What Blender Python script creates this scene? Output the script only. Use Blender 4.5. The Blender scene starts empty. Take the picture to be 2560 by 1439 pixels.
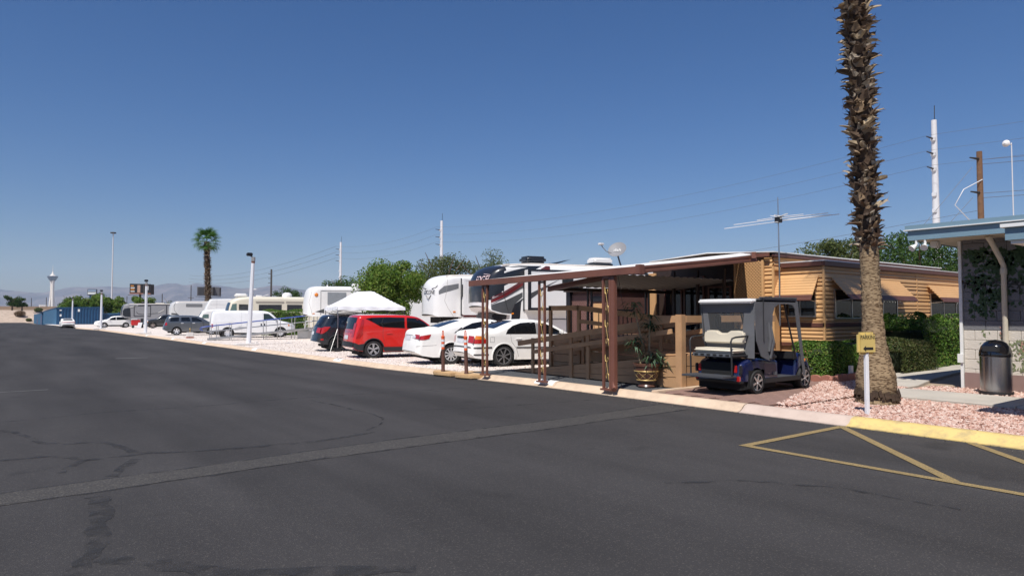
import bpy, bmesh, math, random
import numpy as np
from mathutils import Vector, Matrix
R = math.radians
random.seed(7)
SC = bpy.context.scene
COL = SC.collection

# ------------------------------------------------------------------ camera
cam = bpy.data.objects.new('camera', bpy.data.cameras.new('camera'))
COL.objects.link(cam)
cam.data.sensor_width = 36.0
cam.data.lens = 1707.0 / 2560 * 36
cam.data.clip_start = 0.05
cam.data.clip_end = 40000
cam.location = (0, 0, 1.62)
cam.rotation_euler = (R(90 + 2.23), 0, R(-37.3))
SC.camera = cam

# ------------------------------------------------------------------ sky, sun, exposure
SUN_EL, SUN_AZ = 57.0, 240.0          # azimuth clockwise from +Y, where the sun stands
world = bpy.data.worlds.new('World'); SC.world = world; world.use_nodes = True
wn = world.node_tree.nodes; wl = world.node_tree.links
sky = wn.new('ShaderNodeTexSky'); sky.sky_type = 'NISHITA'; sky.sun_disc = False
sky.sun_elevation = R(SUN_EL); sky.sun_rotation = R(SUN_AZ)
sky.altitude = 1000; sky.air_density = 1.3; sky.dust_density = 1.5; sky.ozone_density = 7.0
wn['Background'].inputs['Strength'].default_value = 0.062
hs = wn.new('ShaderNodeHueSaturation'); hs.inputs['Saturation'].default_value = 1.21
mm = wn.new('ShaderNodeMix'); mm.data_type = 'RGBA'; mm.blend_type = 'MULTIPLY'; mm.inputs[0].default_value = 1
mm.inputs[7].default_value = (1.0, .935, 1.09, 1)
wl.new(sky.outputs[0], hs.inputs['Color']); wl.new(hs.outputs[0], mm.inputs[6]); wl.new(mm.outputs[2], wn['Background'].inputs[0])
sun = bpy.data.objects.new('sun', bpy.data.lights.new('sun', 'SUN'))
COL.objects.link(sun)
sun.data.energy = 4.6; sun.data.angle = R(0.53); sun.data.color = (1.0, 0.955, 0.89)
_d = Vector((-math.sin(R(SUN_AZ)) * math.cos(R(SUN_EL)), -math.cos(R(SUN_AZ)) * math.cos(R(SUN_EL)), -math.sin(R(SUN_EL))))
sun.rotation_euler = _d.to_track_quat('-Z', 'Y').to_euler()
sun.location = (-20, -10, 40)
SC.view_settings.view_transform = 'Standard'
SC.view_settings.look = 'None'
SC.view_settings.exposure = 0.25
SC.view_settings.gamma = 1.0
SC.view_settings.use_curve_mapping = False
SC.render.engine = 'CYCLES'
SC.cycles.max_bounces = 6
SC.cycles.volume_bounces = 1

# ------------------------------------------------------------------ helpers: materials
MATS = {}
def M(name, col=(.5, .5, .5), rough=.6, metal=0, var=.08, sc=6, bump=0, bsc=60, coat=0, spec=.5,
      col2=None, sc2=1.2, amt2=.0, emit=0, aniso=0):
    if name in MATS: return MATS[name]
    m = bpy.data.materials.new(name); m.use_nodes = True
    n = m.node_tree.nodes; l = m.node_tree.links; p = n['Principled BSDF']
    p.inputs['Roughness'].default_value = rough; p.inputs['Metallic'].default_value = metal
    p.inputs['Specular IOR Level'].default_value = spec
    p.inputs['Coat Weight'].default_value = coat; p.inputs['Coat Roughness'].default_value = .04
    tc = n.new('ShaderNodeTexCoord')
    no = n.new('ShaderNodeTexNoise'); no.inputs['Scale'].default_value = sc; no.inputs['Detail'].default_value = 5
    l.new(tc.outputs['Object'], no.inputs['Vector'])
    mx = n.new('ShaderNodeMix'); mx.data_type = 'RGBA'
    a = [max(0, c * (1 - var * 1.6)) for c in col]; b = [min(1, c * (1 + var * 1.6)) for c in col]
    mx.inputs[6].default_value = (*a, 1); mx.inputs[7].default_value = (*b, 1)
    l.new(no.outputs[0], mx.inputs[0]); out = mx.outputs[2]
    if col2:
        n2 = n.new('ShaderNodeTexNoise'); n2.inputs['Scale'].default_value = sc2; n2.inputs['Detail'].default_value = 6
        n2.inputs['Roughness'].default_value = .65
        l.new(tc.outputs['Object'], n2.inputs['Vector'])
        rp = n.new('ShaderNodeMapRange'); rp.inputs['From Min'].default_value = .45; rp.inputs['From Max'].default_value = .7
        rp.inputs['To Max'].default_value = amt2
        l.new(n2.outputs[0], rp.inputs['Value'])
        m2 = n.new('ShaderNodeMix'); m2.data_type = 'RGBA'; m2.inputs[7].default_value = (*col2, 1)
        l.new(rp.outputs[0], m2.inputs[0]); l.new(out, m2.inputs[6]); out = m2.outputs[2]
    l.new(out, p.inputs['Base Color'])
    if bump:
        nb = n.new('ShaderNodeTexNoise'); nb.inputs['Scale'].default_value = bsc; nb.inputs['Detail'].default_value = 6
        l.new(tc.outputs['Object'], nb.inputs['Vector'])
        bp = n.new('ShaderNodeBump'); bp.inputs['Strength'].default_value = bump; bp.inputs['Distance'].default_value = .02
        l.new(nb.outputs[0], bp.inputs['Height']); l.new(bp.outputs[0], p.inputs['Normal'])
    if emit:
        p.inputs['Emission Color'].default_value = (*col, 1); p.inputs['Emission Strength'].default_value = emit
    MATS[name] = m
    return m

def leafmat(name, cols, trans=.35, rough=.55):
    """leaf colours differ leaf by leaf (random per island)"""
    if name in MATS: return MATS[name]
    m = bpy.data.materials.new(name); m.use_nodes = True
    n = m.node_tree.nodes; l = m.node_tree.links; p = n['Principled BSDF']
    g = n.new('ShaderNodeNewGeometry'); r = n.new('ShaderNodeValToRGB')
    r.color_ramp.interpolation = 'LINEAR'
    el = r.color_ramp.elements
    while len(el) < len(cols): el.new(.5)
    for i, c in enumerate(cols):
        el[i].position = i / (len(cols) - 1); el[i].color = (*c, 1)
    l.new(g.outputs['Random Per Island'], r.inputs[0]); l.new(r.outputs[0], p.inputs['Base Color'])
    p.inputs['Roughness'].default_value = rough; p.inputs['Specular IOR Level'].default_value = .3
    t = n.new('ShaderNodeBsdfTranslucent'); l.new(r.outputs[0], t.inputs[0])
    ms = n.new('ShaderNodeMixShader'); ms.inputs[0].default_value = trans
    l.new(p.outputs[0], ms.inputs[1]); l.new(t.outputs[0], ms.inputs[2])
    l.new(ms.outputs[0], n['Material Output'].inputs[0])
    MATS[name] = m
    return m

def glassmat(name, tint=(.02, .025, .03), rough=.03, alpha=1.0):
    if name in MATS: return MATS[name]
    m = bpy.data.materials.new(name); m.use_nodes = True
    p = m.node_tree.nodes['Principled BSDF']
    p.inputs['Base Color'].default_value = (*tint, 1); p.inputs['Roughness'].default_value = rough
    p.inputs['IOR'].default_value = 1.5; p.inputs['Specular IOR Level'].default_value = .5
    if alpha < 1:
        n = m.node_tree.nodes; l = m.node_tree.links
        tr = n.new('ShaderNodeBsdfTransparent'); tr.inputs[0].default_value = (.8, .82, .82, 1)
        ms = n.new('ShaderNodeMixShader'); ms.inputs[0].default_value = alpha
        l.new(tr.outputs[0], ms.inputs[1]); l.new(p.outputs[0], ms.inputs[2])
        l.new(ms.outputs[0], n['Material Output'].inputs[0])
    MATS[name] = m
    return m

# ------------------------------------------------------------------ helpers: objects
OFF = {}
def rootof(o):
    while o.parent: o = o.parent
    return o
def tag(o, label=None, cat=None, group=None, kind=None):
    if label: o['label'] = label
    if cat: o['category'] = cat
    if group: o['group'] = group
    if kind: o['kind'] = kind
    return o
def thing(name, label, cat, loc=(0, 0, 0), rz=0, group=None, world=False):
    o = bpy.data.objects.new(name, None); COL.objects.link(o)
    o.empty_display_size = .2
    o.location = loc; o.rotation_euler = (0, 0, rz)
    if world: OFF[o.name] = Vector(loc)
    return tag(o, label, cat, group)
def link(name, me, mat, par=None, smooth=None, off=None):
    if mat and not me.materials: me.materials.append(mat)
    o = bpy.data.objects.new(name, me); COL.objects.link(o)
    if par:
        o.parent = par
        w = OFF.get(rootof(par).name)
        if w is not None and off is None: me.transform(Matrix.Translation(-w))
    if smooth is not None:
        me.shade_smooth()
        if smooth < 180: me.set_sharp_from_angle(angle=R(smooth))
    return o
def copytree(o, par=None, loc=None, rz=None):
    c = o.copy(); COL.objects.link(c); c.parent = par
    if loc is not None: c.location = loc
    if rz is not None: c.rotation_euler = (0, 0, rz)
    for ch in o.children: copytree(ch, c)
    return c

class B:
    """collects simple shapes for one mesh"""
    def __init__(s): s.v = []; s.f = []
    def add(s, vs, fs):
        o = len(s.v); s.v += [tuple(v) for v in vs]; s.f += [tuple(i + o for i in f) for f in fs]; return s
    def box(s, x0, y0, z0, x1, y1, z1):
        return s.add([(x0, y0, z0), (x1, y0, z0), (x1, y1, z0), (x0, y1, z0), (x0, y0, z1), (x1, y0, z1), (x1, y1, z1), (x0, y1, z1)],
                     [(0, 3, 2, 1), (4, 5, 6, 7), (0, 1, 5, 4), (1, 2, 6, 5), (2, 3, 7, 6), (3, 0, 4, 7)])
    def beam(s, p0, p1, w, h, side=None):
        """box from p0 to p1; w across (horizontal), h along the other axis"""
        p0 = Vector(p0); p1 = Vector(p1); d = (p1 - p0).normalized()
        sd = Vector(side) if side else d.cross(Vector((0, 0, 1)))
        if sd.length < 1e-4: sd = Vector((1, 0, 0))
        sd.normalize(); u = sd.cross(d).normalized()
        a = sd * w / 2; b = u * h / 2
        return s.add([p0 - a - b, p1 - a - b, p1 + a - b, p0 + a - b, p0 - a + b, p1 - a + b, p1 + a + b, p0 + a + b],
                     [(0, 3, 2, 1), (4, 5, 6, 7), (0, 1, 5, 4), (1, 2, 6, 5), (2, 3, 7, 6), (3, 0, 4, 7)])
    def cyl(s, p0, p1, r0, r1=None, n=12):
        return s.tube([p0, p1], [r0, r0 if r1 is None else r1], n)
    def tube(s, pts, r, n=8, closed=False):
        pts = [Vector(p) for p in pts]; k = len(pts)
        rs = r if isinstance(r, (list, tuple)) else [r] * k
        vs = []; fs = []
        prev = None
        for i, p in enumerate(pts):
            a = pts[i - 1] if (i or closed) else p; b = pts[(i + 1) % k] if (i < k - 1 or closed) else p
            d = (b - a).normalized()
            if prev is None:
                t = Vector((0, 0, 1)) if abs(d.z) < .9 else Vector((1, 0, 0))
                u = d.cross(t).normalized()
            else:
                u = (prev - d * prev.dot(d))
                u = u.normalized() if u.length > 1e-6 else d.orthogonal().normalized()
            prev = u; w = d.cross(u)
            for j in range(n):
                t = 2 * math.pi * j / n
                vs.append(p + (u * math.cos(t) + w * math.sin(t)) * rs[i])
        m = k if closed else k - 1
        for i in range(m):
            for j in range(n):
                a = i * n + j; b = i * n + (j + 1) % n; i2 = ((i + 1) % k) * n
                fs.append((a, b, i2 + (j + 1) % n, i2 + j))
        if not closed:
            fs.append(tuple(range(n - 1, -1, -1))); fs.append(tuple((k - 1) * n + j for j in range(n)))
        return s.add(vs, fs)
    def lathe(s, prof, c=(0, 0, 0), n=24, axis='z', close=False):
        vs = []; fs = []; k = len(prof)
        for j in range(n):
            t = 2 * math.pi * j / n; ct, st = math.cos(t), math.sin(t)
            for r, h in prof:
                if axis == 'z': v = (c[0] + r * ct, c[1] + r * st, c[2] + h)
                elif axis == 'y': v = (c[0] + r * ct, c[1] + h, c[2] + r * st)
                else: v = (c[0] + h, c[1] + r * ct, c[2] + r * st)
                vs.append(v)
        for j in range(n):
            for i in range(k - (0 if close else 1)):
                a = j * k + i; b = j * k + (i + 1) % k; j2 = ((j + 1) % n) * k
                fs.append((a, j2 + i, j2 + (i + 1) % k, b))
        return s.add(vs, fs)
    def prism(s, poly, a, b, ax='y'):
        """2-D polygon (counter-clockwise) extruded from a to b along an axis"""
        def P(u, w, t):
            return (u, t, w) if ax == 'y' else ((t, u, w) if ax == 'x' else (u, w, t))
        n = len(poly)
        vs = [P(u, w, a) for u, w in poly] + [P(u, w, b) for u, w in poly]
        fs = [tuple(range(n)), tuple(range(2 * n - 1, n - 1, -1))]
        fs += [(i, n + i, n + (i + 1) % n, (i + 1) % n) for i in range(n)]
        return s.add(vs, fs)
    def mesh(s, name, bev=0, seg=2):
        me = bpy.data.meshes.new(name); me.from_pydata(s.v, [], s.f)
        bm = bmesh.new(); bm.from_mesh(me)
        if bev:
            bmesh.ops.remove_doubles(bm, verts=bm.verts, dist=1e-5)
            bmesh.ops.bevel(bm, geom=[e for e in bm.edges if len(e.link_faces) == 2 and e.calc_face_angle(0) > .5],
                            offset=bev, segments=seg, affect='EDGES', clamp_overlap=True)
        bmesh.ops.recalc_face_normals(bm, faces=bm.faces)
        bm.to_mesh(me); bm.free()
        return me
    def obj(s, name, mat, par=None, smooth=None, bev=0, seg=2):
        me = s.mesh(name, bev, seg)
        return link(name, me, mat, par, 40 if (bev and smooth is None) else smooth)

def rbox(dims, bev, seg=3):
    b = B(); b.box(*dims); return b, bev, seg

def text(body, size, mat, name, par=None, loc=(0, 0, 0), rot=(0, 0, 0), ext=.004, sx=1.0, align='CENTER'):
    cu = bpy.data.curves.new(name, 'FONT'); cu.body = body; cu.size = size; cu.extrude = ext
    cu.align_x = align; cu.align_y = 'CENTER'; cu.resolution_u = 3
    t = bpy.data.objects.new(name, cu); COL.objects.link(t)
    dg = bpy.context.evaluated_depsgraph_get(); dg.update()
    me = bpy.data.meshes.new_from_object(t.evaluated_get(dg))
    bpy.data.objects.remove(t); bpy.data.curves.remove(cu)
    me.transform(Matrix.Diagonal((sx, 1, 1, 1)))
    o = bpy.data.objects.new(name, me); COL.objects.link(o)
    me.materials.clear(); me.materials.append(mat)
    if par:
        o.parent = par
        w = OFF.get(rootof(par).name)
        if w is not None: loc = Vector(loc) - w
    o.location = loc; o.rotation_euler = rot
    return o

# ground height: the street falls away gently towards its far end
GP = [(-200, 0), (12, 0), (20, -.1), (32, -.12), (56, -.15), (92, -.2), (117, -.42), (140, -.55), (170, -.7), (270, -1.2), (320, -1.4), (9999, -1.4)]
def gh(Y): return float(np.interp(Y, [p[0] for p in GP], [p[1] for p in GP]))
def gl(Y): return gh(Y) + .1
KX = 9.88                       # street side of the kerb
# ------------------------------------------------------------------ ground, street, kerb
def speckle(name, col, c_hi, sc=180, thr=.68, big=.35, var=.22, rough=.85, bump=.35, col2=None, wear=False):
    if name in MATS: return MATS[name]
    m = bpy.data.materials.new(name); m.use_nodes = True
    n = m.node_tree.nodes; l = m.node_tree.links; p = n['Principled BSDF']
    p.inputs['Roughness'].default_value = rough; p.inputs['Specular IOR Level'].default_value = .2
    tc = n.new('ShaderNodeTexCoord')
    n1 = n.new('ShaderNodeTexNoise'); n1.inputs['Scale'].default_value = big; n1.inputs['Detail'].default_value = 7; n1.inputs['Roughness'].default_value = .6
    l.new(tc.outputs['Object'], n1.inputs['Vector'])
    mx = n.new('ShaderNodeMix'); mx.data_type = 'RGBA'
    mx.inputs[6].default_value = (*[c * (1 - var * 1.5) for c in col], 1); mx.inputs[7].default_value = (*[c * (1 + var * 1.5) for c in col], 1)
    l.new(n1.outputs[0], mx.inputs[0])
    v = n.new('ShaderNodeTexVoronoi'); v.inputs['Scale'].default_value = sc
    l.new(tc.outputs['Object'], v.inputs['Vector'])
    sp = n.new('ShaderNodeSeparateColor'); l.new(v.outputs['Color'], sp.inputs[0])
    rp = n.new('ShaderNodeMapRange'); rp.inputs['From Min'].default_value = thr; rp.inputs['From Max'].default_value = 1.0
    l.new(sp.outputs[0], rp.inputs['Value'])
    m2 = n.new('ShaderNodeMix'); m2.data_type = 'RGBA'; m2.inputs[7].default_value = (*c_hi, 1)
    l.new(rp.outputs[0], m2.inputs[0]); l.new(mx.outputs[2], m2.inputs[6])
    l.new(m2.outputs[2], p.inputs['Base Color'])
    bp = n.new('ShaderNodeBump'); bp.inputs['Strength'].default_value = bump; bp.inputs['Distance'].default_value = .01
    l.new(v.outputs['Distance'], bp.inputs['Height']); l.new(bp.outputs[0], p.inputs['Normal'])
    if wear:                                            # long pale and dark bands left by traffic, sealcoat and weather
        mp = n.new('ShaderNodeMapping'); mp.inputs['Scale'].default_value = (.55, .07, 1); mp.inputs['Rotation'].default_value = (0, 0, .06)
        nw = n.new('ShaderNodeTexNoise'); nw.inputs['Scale'].default_value = 1.3; nw.inputs['Detail'].default_value = 6; nw.inputs['Roughness'].default_value = .55
        l.new(tc.outputs['Object'], mp.inputs[0]); l.new(mp.outputs[0], nw.inputs['Vector'])
        r2 = n.new('ShaderNodeMapRange'); r2.inputs['From Min'].default_value = .3; r2.inputs['From Max'].default_value = .72; r2.inputs['To Min'].default_value = .74; r2.inputs['To Max'].default_value = 1.30
        l.new(nw.outputs[0], r2.inputs['Value'])
        m3 = n.new('ShaderNodeMix'); m3.data_type = 'RGBA'; m3.blend_type = 'MULTIPLY'; m3.inputs[0].default_value = 1
        l.new(m2.outputs[2], m3.inputs[6]); l.new(r2.outputs[0], m3.inputs[7]); l.new(m3.outputs[2], p.inputs['Base Color'])
        st = n.new('ShaderNodeTexNoise'); st.inputs['Scale'].default_value = .9; st.inputs['Detail'].default_value = 3; l.new(tc.outputs['Object'], st.inputs['Vector'])
        r4 = n.new('ShaderNodeMapRange'); r4.inputs['From Min'].default_value = .66; r4.inputs['From Max'].default_value = .74; r4.inputs['To Min'].default_value = 1; r4.inputs['To Max'].default_value = .72
        l.new(st.outputs[0], r4.inputs['Value']); m4 = n.new('ShaderNodeMix'); m4.data_type = 'RGBA'; m4.blend_type = 'MULTIPLY'; m4.inputs[0].default_value = 1
        l.new(m3.outputs[2], m4.inputs[6]); l.new(r4.outputs[0], m4.inputs[7]); l.new(m4.outputs[2], p.inputs['Base Color'])
    MATS[name] = m
    return m

m_asph = speckle('asphalt', (.044, .0415, .0415), (.085, .078, .071), 120, .84, wear=True)
m_asph2 = speckle('asphalt_patch', (.0515, .0485, .047), (.13, .12, .105), 120, .7)
m_seal = M('crack_sealer', (.030, .0295, .0305), .8, var=.2, sc=6)
def ragged(m, sc, lo, hi):
    n = m.node_tree.nodes; l = m.node_tree.links; tc = n.new('ShaderNodeTexCoord'); no = n.new('ShaderNodeTexNoise'); no.inputs['Scale'].default_value = sc; no.inputs['Detail'].default_value = 5
    l.new(tc.outputs['Object'], no.inputs['Vector']); r = n.new('ShaderNodeMapRange'); r.inputs['From Min'].default_value = lo; r.inputs['From Max'].default_value = hi; l.new(no.outputs[0], r.inputs['Value'])
    tr = n.new('ShaderNodeBsdfTransparent'); ms = n.new('ShaderNodeMixShader'); l.new(r.outputs[0], ms.inputs[0]); l.new(tr.outputs[0], ms.inputs[1]); l.new(n['Principled BSDF'].outputs[0], ms.inputs[2]); l.new(ms.outputs[0], n['Material Output'].inputs[0])
ragged(m_seal, 5.0, .40, .78)
m_pad = speckle('pad_asphalt', (.062, .066, .072), (.14, .14, .14), 130, .6)
m_lot = speckle('lot_gravel', (.62, .535, .475), (.78, .72, .66), 28, .3, big=.25, var=.14, bump=.9)
m_sand = M('desert_sand', (.40, .30, .21), .95, var=.18, sc=.12, bump=.5, bsc=1.5, col2=(.24, .19, .13), sc2=.4, amt2=.5)
m_kerb = M('kerb_concrete', (.60, .46, .33), .85, var=.12, sc=2.2, bump=.25, bsc=40, col2=(.34, .24, .17), sc2=3.0, amt2=.45)
m_kerbpink = M('kerb_concrete_pale', (.54, .43, .36), .85, var=.10, sc=2.2, bump=.25, bsc=40, col2=(.34, .25, .2), sc2=3.0, amt2=.4)
m_yel = M('kerb_yellow', (.66, .49, .18), .7, var=.06, sc=4, bump=.15, bsc=40, col2=(.33, .26, .15), sc2=5, amt2=.8)
m_line = speckle('worn_yellow_line', (.31, .225, .10), (.13, .105, .07), 130, .45, big=2.0, var=.15)
m_wht = M('white_paint', (.78, .77, .74), .6, var=.05)
m_conc = M('path_concrete', (.47, .43, .37), .85, var=.1, sc=1.5, bump=.2, bsc=50, col2=(.32, .29, .25), sc2=1.1, amt2=.45)
m_pav = M('paver_red', (.24, .145, .115), .9, var=.15, sc=5, bump=.3, bsc=60)
m_scal = M('edging_brick', (.33, .14, .10), .85, var=.15, sc=6, bump=.3, bsc=50)

YS = sorted(set([-40, -20, -8, 0, 4, 8] + [p[0] for p in GP if -40 < p[0] < 400] + list(range(14, 60, 6)) + list(range(60, 320, 20)) + [321]))
def strip(x0, x1, y0, y1, dz):
    ys = [y0] + [y for y in YS if y0 < y < y1] + [y1]
    b = B(); vs = []; fs = []
    for y in ys: vs += [(x0, y, gh(y) + dz), (x1, y, gh(y) + dz)]
    for i in range(len(ys) - 1): fs.append((2 * i, 2 * i + 1, 2 * i + 3, 2 * i + 2))
    return b.add(vs, fs)
def flat(poly, dz=0, z=None):
    b = B(); return b.add([(x, y, (gh(y) if z is None else z) + dz) for x, y in poly], [tuple(range(len(poly)))])

tag(B().add([(-9300, -500, -1.6), (12800, -500, -1.6), (12800, 10300, -1.6), (-9300, 10300, -1.6)], [(0, 1, 2, 3)]).obj('ground', m_sand), kind='structure')
road = tag(strip(-160, KX + .02, -40, 316, 0).obj('road', m_asph), kind='structure')
lot = tag(strip(KX + .3, 140, 15.2, 200, .1).obj('gravel_lot', m_lot), kind='structure')
tag(flat([(KX + .3, 8.95), (24, 8.95), (24, 15.2), (KX + .3, 15.2)], z=.1).obj('carport_pavement', m_pad), kind='structure')
tag(flat([(KX + .3, -40), (60, -40), (60, 8.95), (KX + .3, 8.95)], z=.07).obj('planting_bed', m_sand), kind='structure')

def ribbon(pts, w):
    """a strip of tar following the street surface"""
    P = [Vector((x, y)) for x, y in pts]; Q = []
    for i in range(len(P) - 1):
        k = max(1, int((P[i + 1] - P[i]).length / .25))
        for j in range(k): Q.append(P[i].lerp(P[i + 1], j / k))
    Q.append(P[-1]); vs = []; fs = []
    for i, q in enumerate(Q):
        d = (Q[min(i + 1, len(Q) - 1)] - Q[max(i - 1, 0)]).normalized(); s = Vector((-d.y, d.x))
        jx = s * random.uniform(-.025, .025); ww = w * random.uniform(.7, 1.5)
        for k in (-1, 1):
            p = q + jx + s * k * ww / 2; vs.append((p.x, p.y, gh(p.y) + .006))
    for i in range(len(Q) - 1): fs.append((2 * i, 2 * i + 1, 2 * i + 3, 2 * i + 2))
    return B().add(vs, fs)

def catmull(pts, k=6):
    P = [Vector(p) for p in pts]; out = []
    for i in range(len(P) - 1):
        a = P[max(0, i - 1)]; b = P[i]; c = P[i + 1]; d = P[min(len(P) - 1, i + 2)]
        for j in range(k):
            t = j / k
            out.append(.5 * ((2 * b) + (c - a) * t + (2 * a - 5 * b + 4 * c - d) * t * t + (3 * b - a - 3 * c + d) * t ** 3))
    out.append(P[-1])
    return [tuple(p) for p in out]

PATCH_UP = [(-6.0, 7.6), (.10, 7.79), (2.13, 7.89), (4.27, 8.02), (6.55, 8.03), (8.25, 8.13), (9.60, 8.25)]
PATCH_LO = [(-6.0, 7.15), (.10, 7.29), (2.56, 7.44), (3.98, 7.47), (6.08, 7.45), (7.62, 7.51), (9.60, 7.52)]
for i in range(6):
    flat([PATCH_LO[i], PATCH_LO[i + 1], PATCH_UP[i + 1], PATCH_UP[i]], .003).obj('trench_patch', m_asph2, road)
SEAL = [(PATCH_UP, .045), (PATCH_LO, .045), ([(-5, 12.6), (.14, 13.0), (1.37, 13.25), (3.06, 13.1), (4.55, 13.24), (6.91, 13.0), (9.7, 12.6)], .045),
        ([(-1.5, 13.5), (.13, 12.0), (.57, 10.5), (1.2, 10.03), (1.53, 9.0), (3.16, 8.54), (4.23, 8.71)], .09), ([(-4, 9.9), (.11, 9.54), (.68, 9.34), (.87, 9.02), (1.53, 9.0)], .08),
        ([(.87, 9.0), (.61, 8.4)], .10), ([(1.32, 8.73), (.98, 7.93)], .10), ([(.79, 7.15), (.75, 6.56), (.68, 6.03), (.61, 5.6), (.45, 5.13), (.2, 4.6)], .13), ([(.59, 5.31), (.79, 5.11), (.99, 4.84), (1.41, 4.4), (2.2, 3.9)], .13),
        ([(5.2, 4.4), (5.81, 4.02), (6.12, 3.62), (6.34, 3.29), (6.38, 2.72), (6.46, 2.31)], .05), ([(5.51, 10.34), (6.98, 9.8), (9.19, 9.45), (9.78, 9.23)], .035), ([(6.76, 12.7), (8.4, 12.35), (9.36, 12.0)], .03),
        ([(4.85, 12.66), (4.97, 10.25), (4.67, 9.34), (3.97, 8.73)], .04), ([(-7, 22), (0, 22.6), (5, 22.2), (9.6, 22.6)], .05)]
for p, w in SEAL: ribbon(catmull([(a, b, 0) for a, b in p], 5) and [(q[0], q[1]) for q in catmull([(a, b, 0) for a, b in p], 5)], w).obj('sealed_crack', m_seal, road)
for poly in ([(3.95, 30.9), (5.05, 30.8), (5.05, 31.1), (3.95, 31.2)], [(-1.5, 18.6), (1.07, 18.75), (1.06, 18.88), (-1.5, 18.72)]):
    flat(poly, .005).obj('old_paint_mark', M('faded_white', (.11, .105, .10), .8, var=.5, sc=4), road)
# painted hatching by the yellow kerb
def stripe(a, c, w):
    a = Vector(a); c = Vector(c); d = (c - a).normalized(); s = Vector((-d.y, d.x)) * w / 2
    return flat([tuple(a - s), tuple(c - s), tuple(c + s), tuple(a + s)], .007)
for a, c in (((7.45, 5.08), (7.36, -6)), ((7.42, 5.02), (9.86, 5.02)), ((9.84, 5.05), (7.46, 2.72)), ((9.84, 3.38), (7.46, 1.05))):
    stripe(a, c, .115).obj('yellow_line', m_line, road).location.z = .001 * random.random()

# kerb: a rolled kerb cast in lengths
PROF = [(0, -.02), (0, .012), (.06, .02), (.115, .05), (.15, .085), (.19, .112), (.25, .125), (.33, .122), (.36, .09), (.36, -.02)]
kerb = bpy.data.objects.new('kerb', None); COL.objects.link(kerb); tag(kerb, kind='structure')
def kerblen(y0, y1, mat, name='kerb_length'):
    ys = np.arange(y0, y1, 1.0 if y0 < 30 else 5.0).tolist() + [y1]
    b = B(); vs = []; fs = []; k = len(PROF)
    for i, y in enumerate(ys):
        j = random.uniform(-.006, .006)
        vs += [(KX + px + j, y, gh(y) + pz) for px, pz in PROF]
    for i in range(len(ys) - 1):
        for q in range(k - 1): fs.append((i * k + q, i * k + q + 1, (i + 1) * k + q + 1, (i + 1) * k + q))
    fs.append(tuple(range(k))); fs.append(tuple((len(ys) - 1) * k + q for q in range(k)))
    b.add(vs, fs); return b.obj(name, mat, kerb, smooth=50)
kerblen(-30, 1.2, m_yel); kerblen(1.212, 5.0, m_yel); kerblen(5.0, 6.78, m_kerbpink)
edges = [6.795, 11.55, 17.2, 20.8, 26.5, 32.5, 38.5, 44.5, 50.5, 56.5, 62.5, 70, 80, 90, 100, 110, 120]
for a, c in zip(edges, edges[1:]): kerblen(a + .006, c - .006, m_kerb)
for y, n in ((11.95, '1'), (23.6, '2'), (33.5, ''), (43.2, ''), (52, ''), (62, '')):
    b = B(); z = gh(y)
    b.add([(KX + .10, y - .33, z + .046), (KX + .10, y + .33, z + .046), (KX + .15, y + .33, z + .091), (KX + .15, y - .33, z + .091),
           (KX + .20, y + .33, z + .122), (KX + .20, y - .33, z + .122), (KX + .31, y + .33, z + .131), (KX + .31, y - .33, z + .131)],
          [(0, 3, 2, 1), (3, 5, 4, 2), (5, 7, 6, 4)])
    sq = b.obj('painted_number_square', m_wht, kerb)
    if n: text(n, .26, M('black_paint', (.02, .02, .02), .6), 'painted_number', sq, (KX + .21, y, z + .136), (R(8), 0, R(-75)), .002)
# tan flagstones where the low posts stand, and the tan edging of the carport pavement
m_flag = M('tan_stone', (.52, .34, .17), .9, var=.2, sc=4, bump=.5, bsc=25)
def slabstone(cx, cy, rx, ry, h, z0):
    n = 11; pts = [(cx + rx * math.cos(t) * random.uniform(.85, 1.1), cy + ry * math.sin(t) * random.uniform(.85, 1.1)) for t in [2 * math.pi * i / n for i in range(n)]]
    return B().prism(pts, z0, z0 + h, 'z')
for cx, cy, rx, ry in ((9.95, 16.0, .32, .62), (9.95, 14.85, .36, .5), (10.35, 15.35, .3, .5), (10.75, 15.3, .35, .3), (11.4, 15.3, .45, .22), (12.2, 15.28, .5, .2)):
    tag(slabstone(cx, cy, rx, ry, .10 if cx < 10.2 else .08, gh(cy) + .0 + (.02 if cx < 10.2 else .04)).obj('edging_stone', m_flag, bev=.02),
        None, None, kind='structure')
tag(B().box(KX + .36, 8.80, .03, 14.6, 8.98, .155).obj('pavement_edging', m_kerb, bev=.015), kind='structure')
# pavers under the cart
pav = tag(B().box(KX + .37, 6.45, -.02, 14.9, 8.795, .105).obj('paver_pad', M('joint_sand', (.20, .125, .10), .95, bump=.3), None), kind='structure')
pm = B().box(-.193, -.093, 0, .193, .093, .03).mesh('paver', bev=.008, seg=1); pm.materials.append(m_pav)
for r in range(12):
    for c in range(12):
        x = KX + .58 + c * .4 - (r % 2) * .2
        if x > 14.75 or x < KX + .5: continue
        o = bpy.data.objects.new('paver', pm); COL.objects.link(o); o.parent = pav
        o.location = (x, 6.56 + r * .2, .1 + random.uniform(0, .006)); o.rotation_euler = (random.uniform(-.01, .01), random.uniform(-.01, .01), 0)
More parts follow.
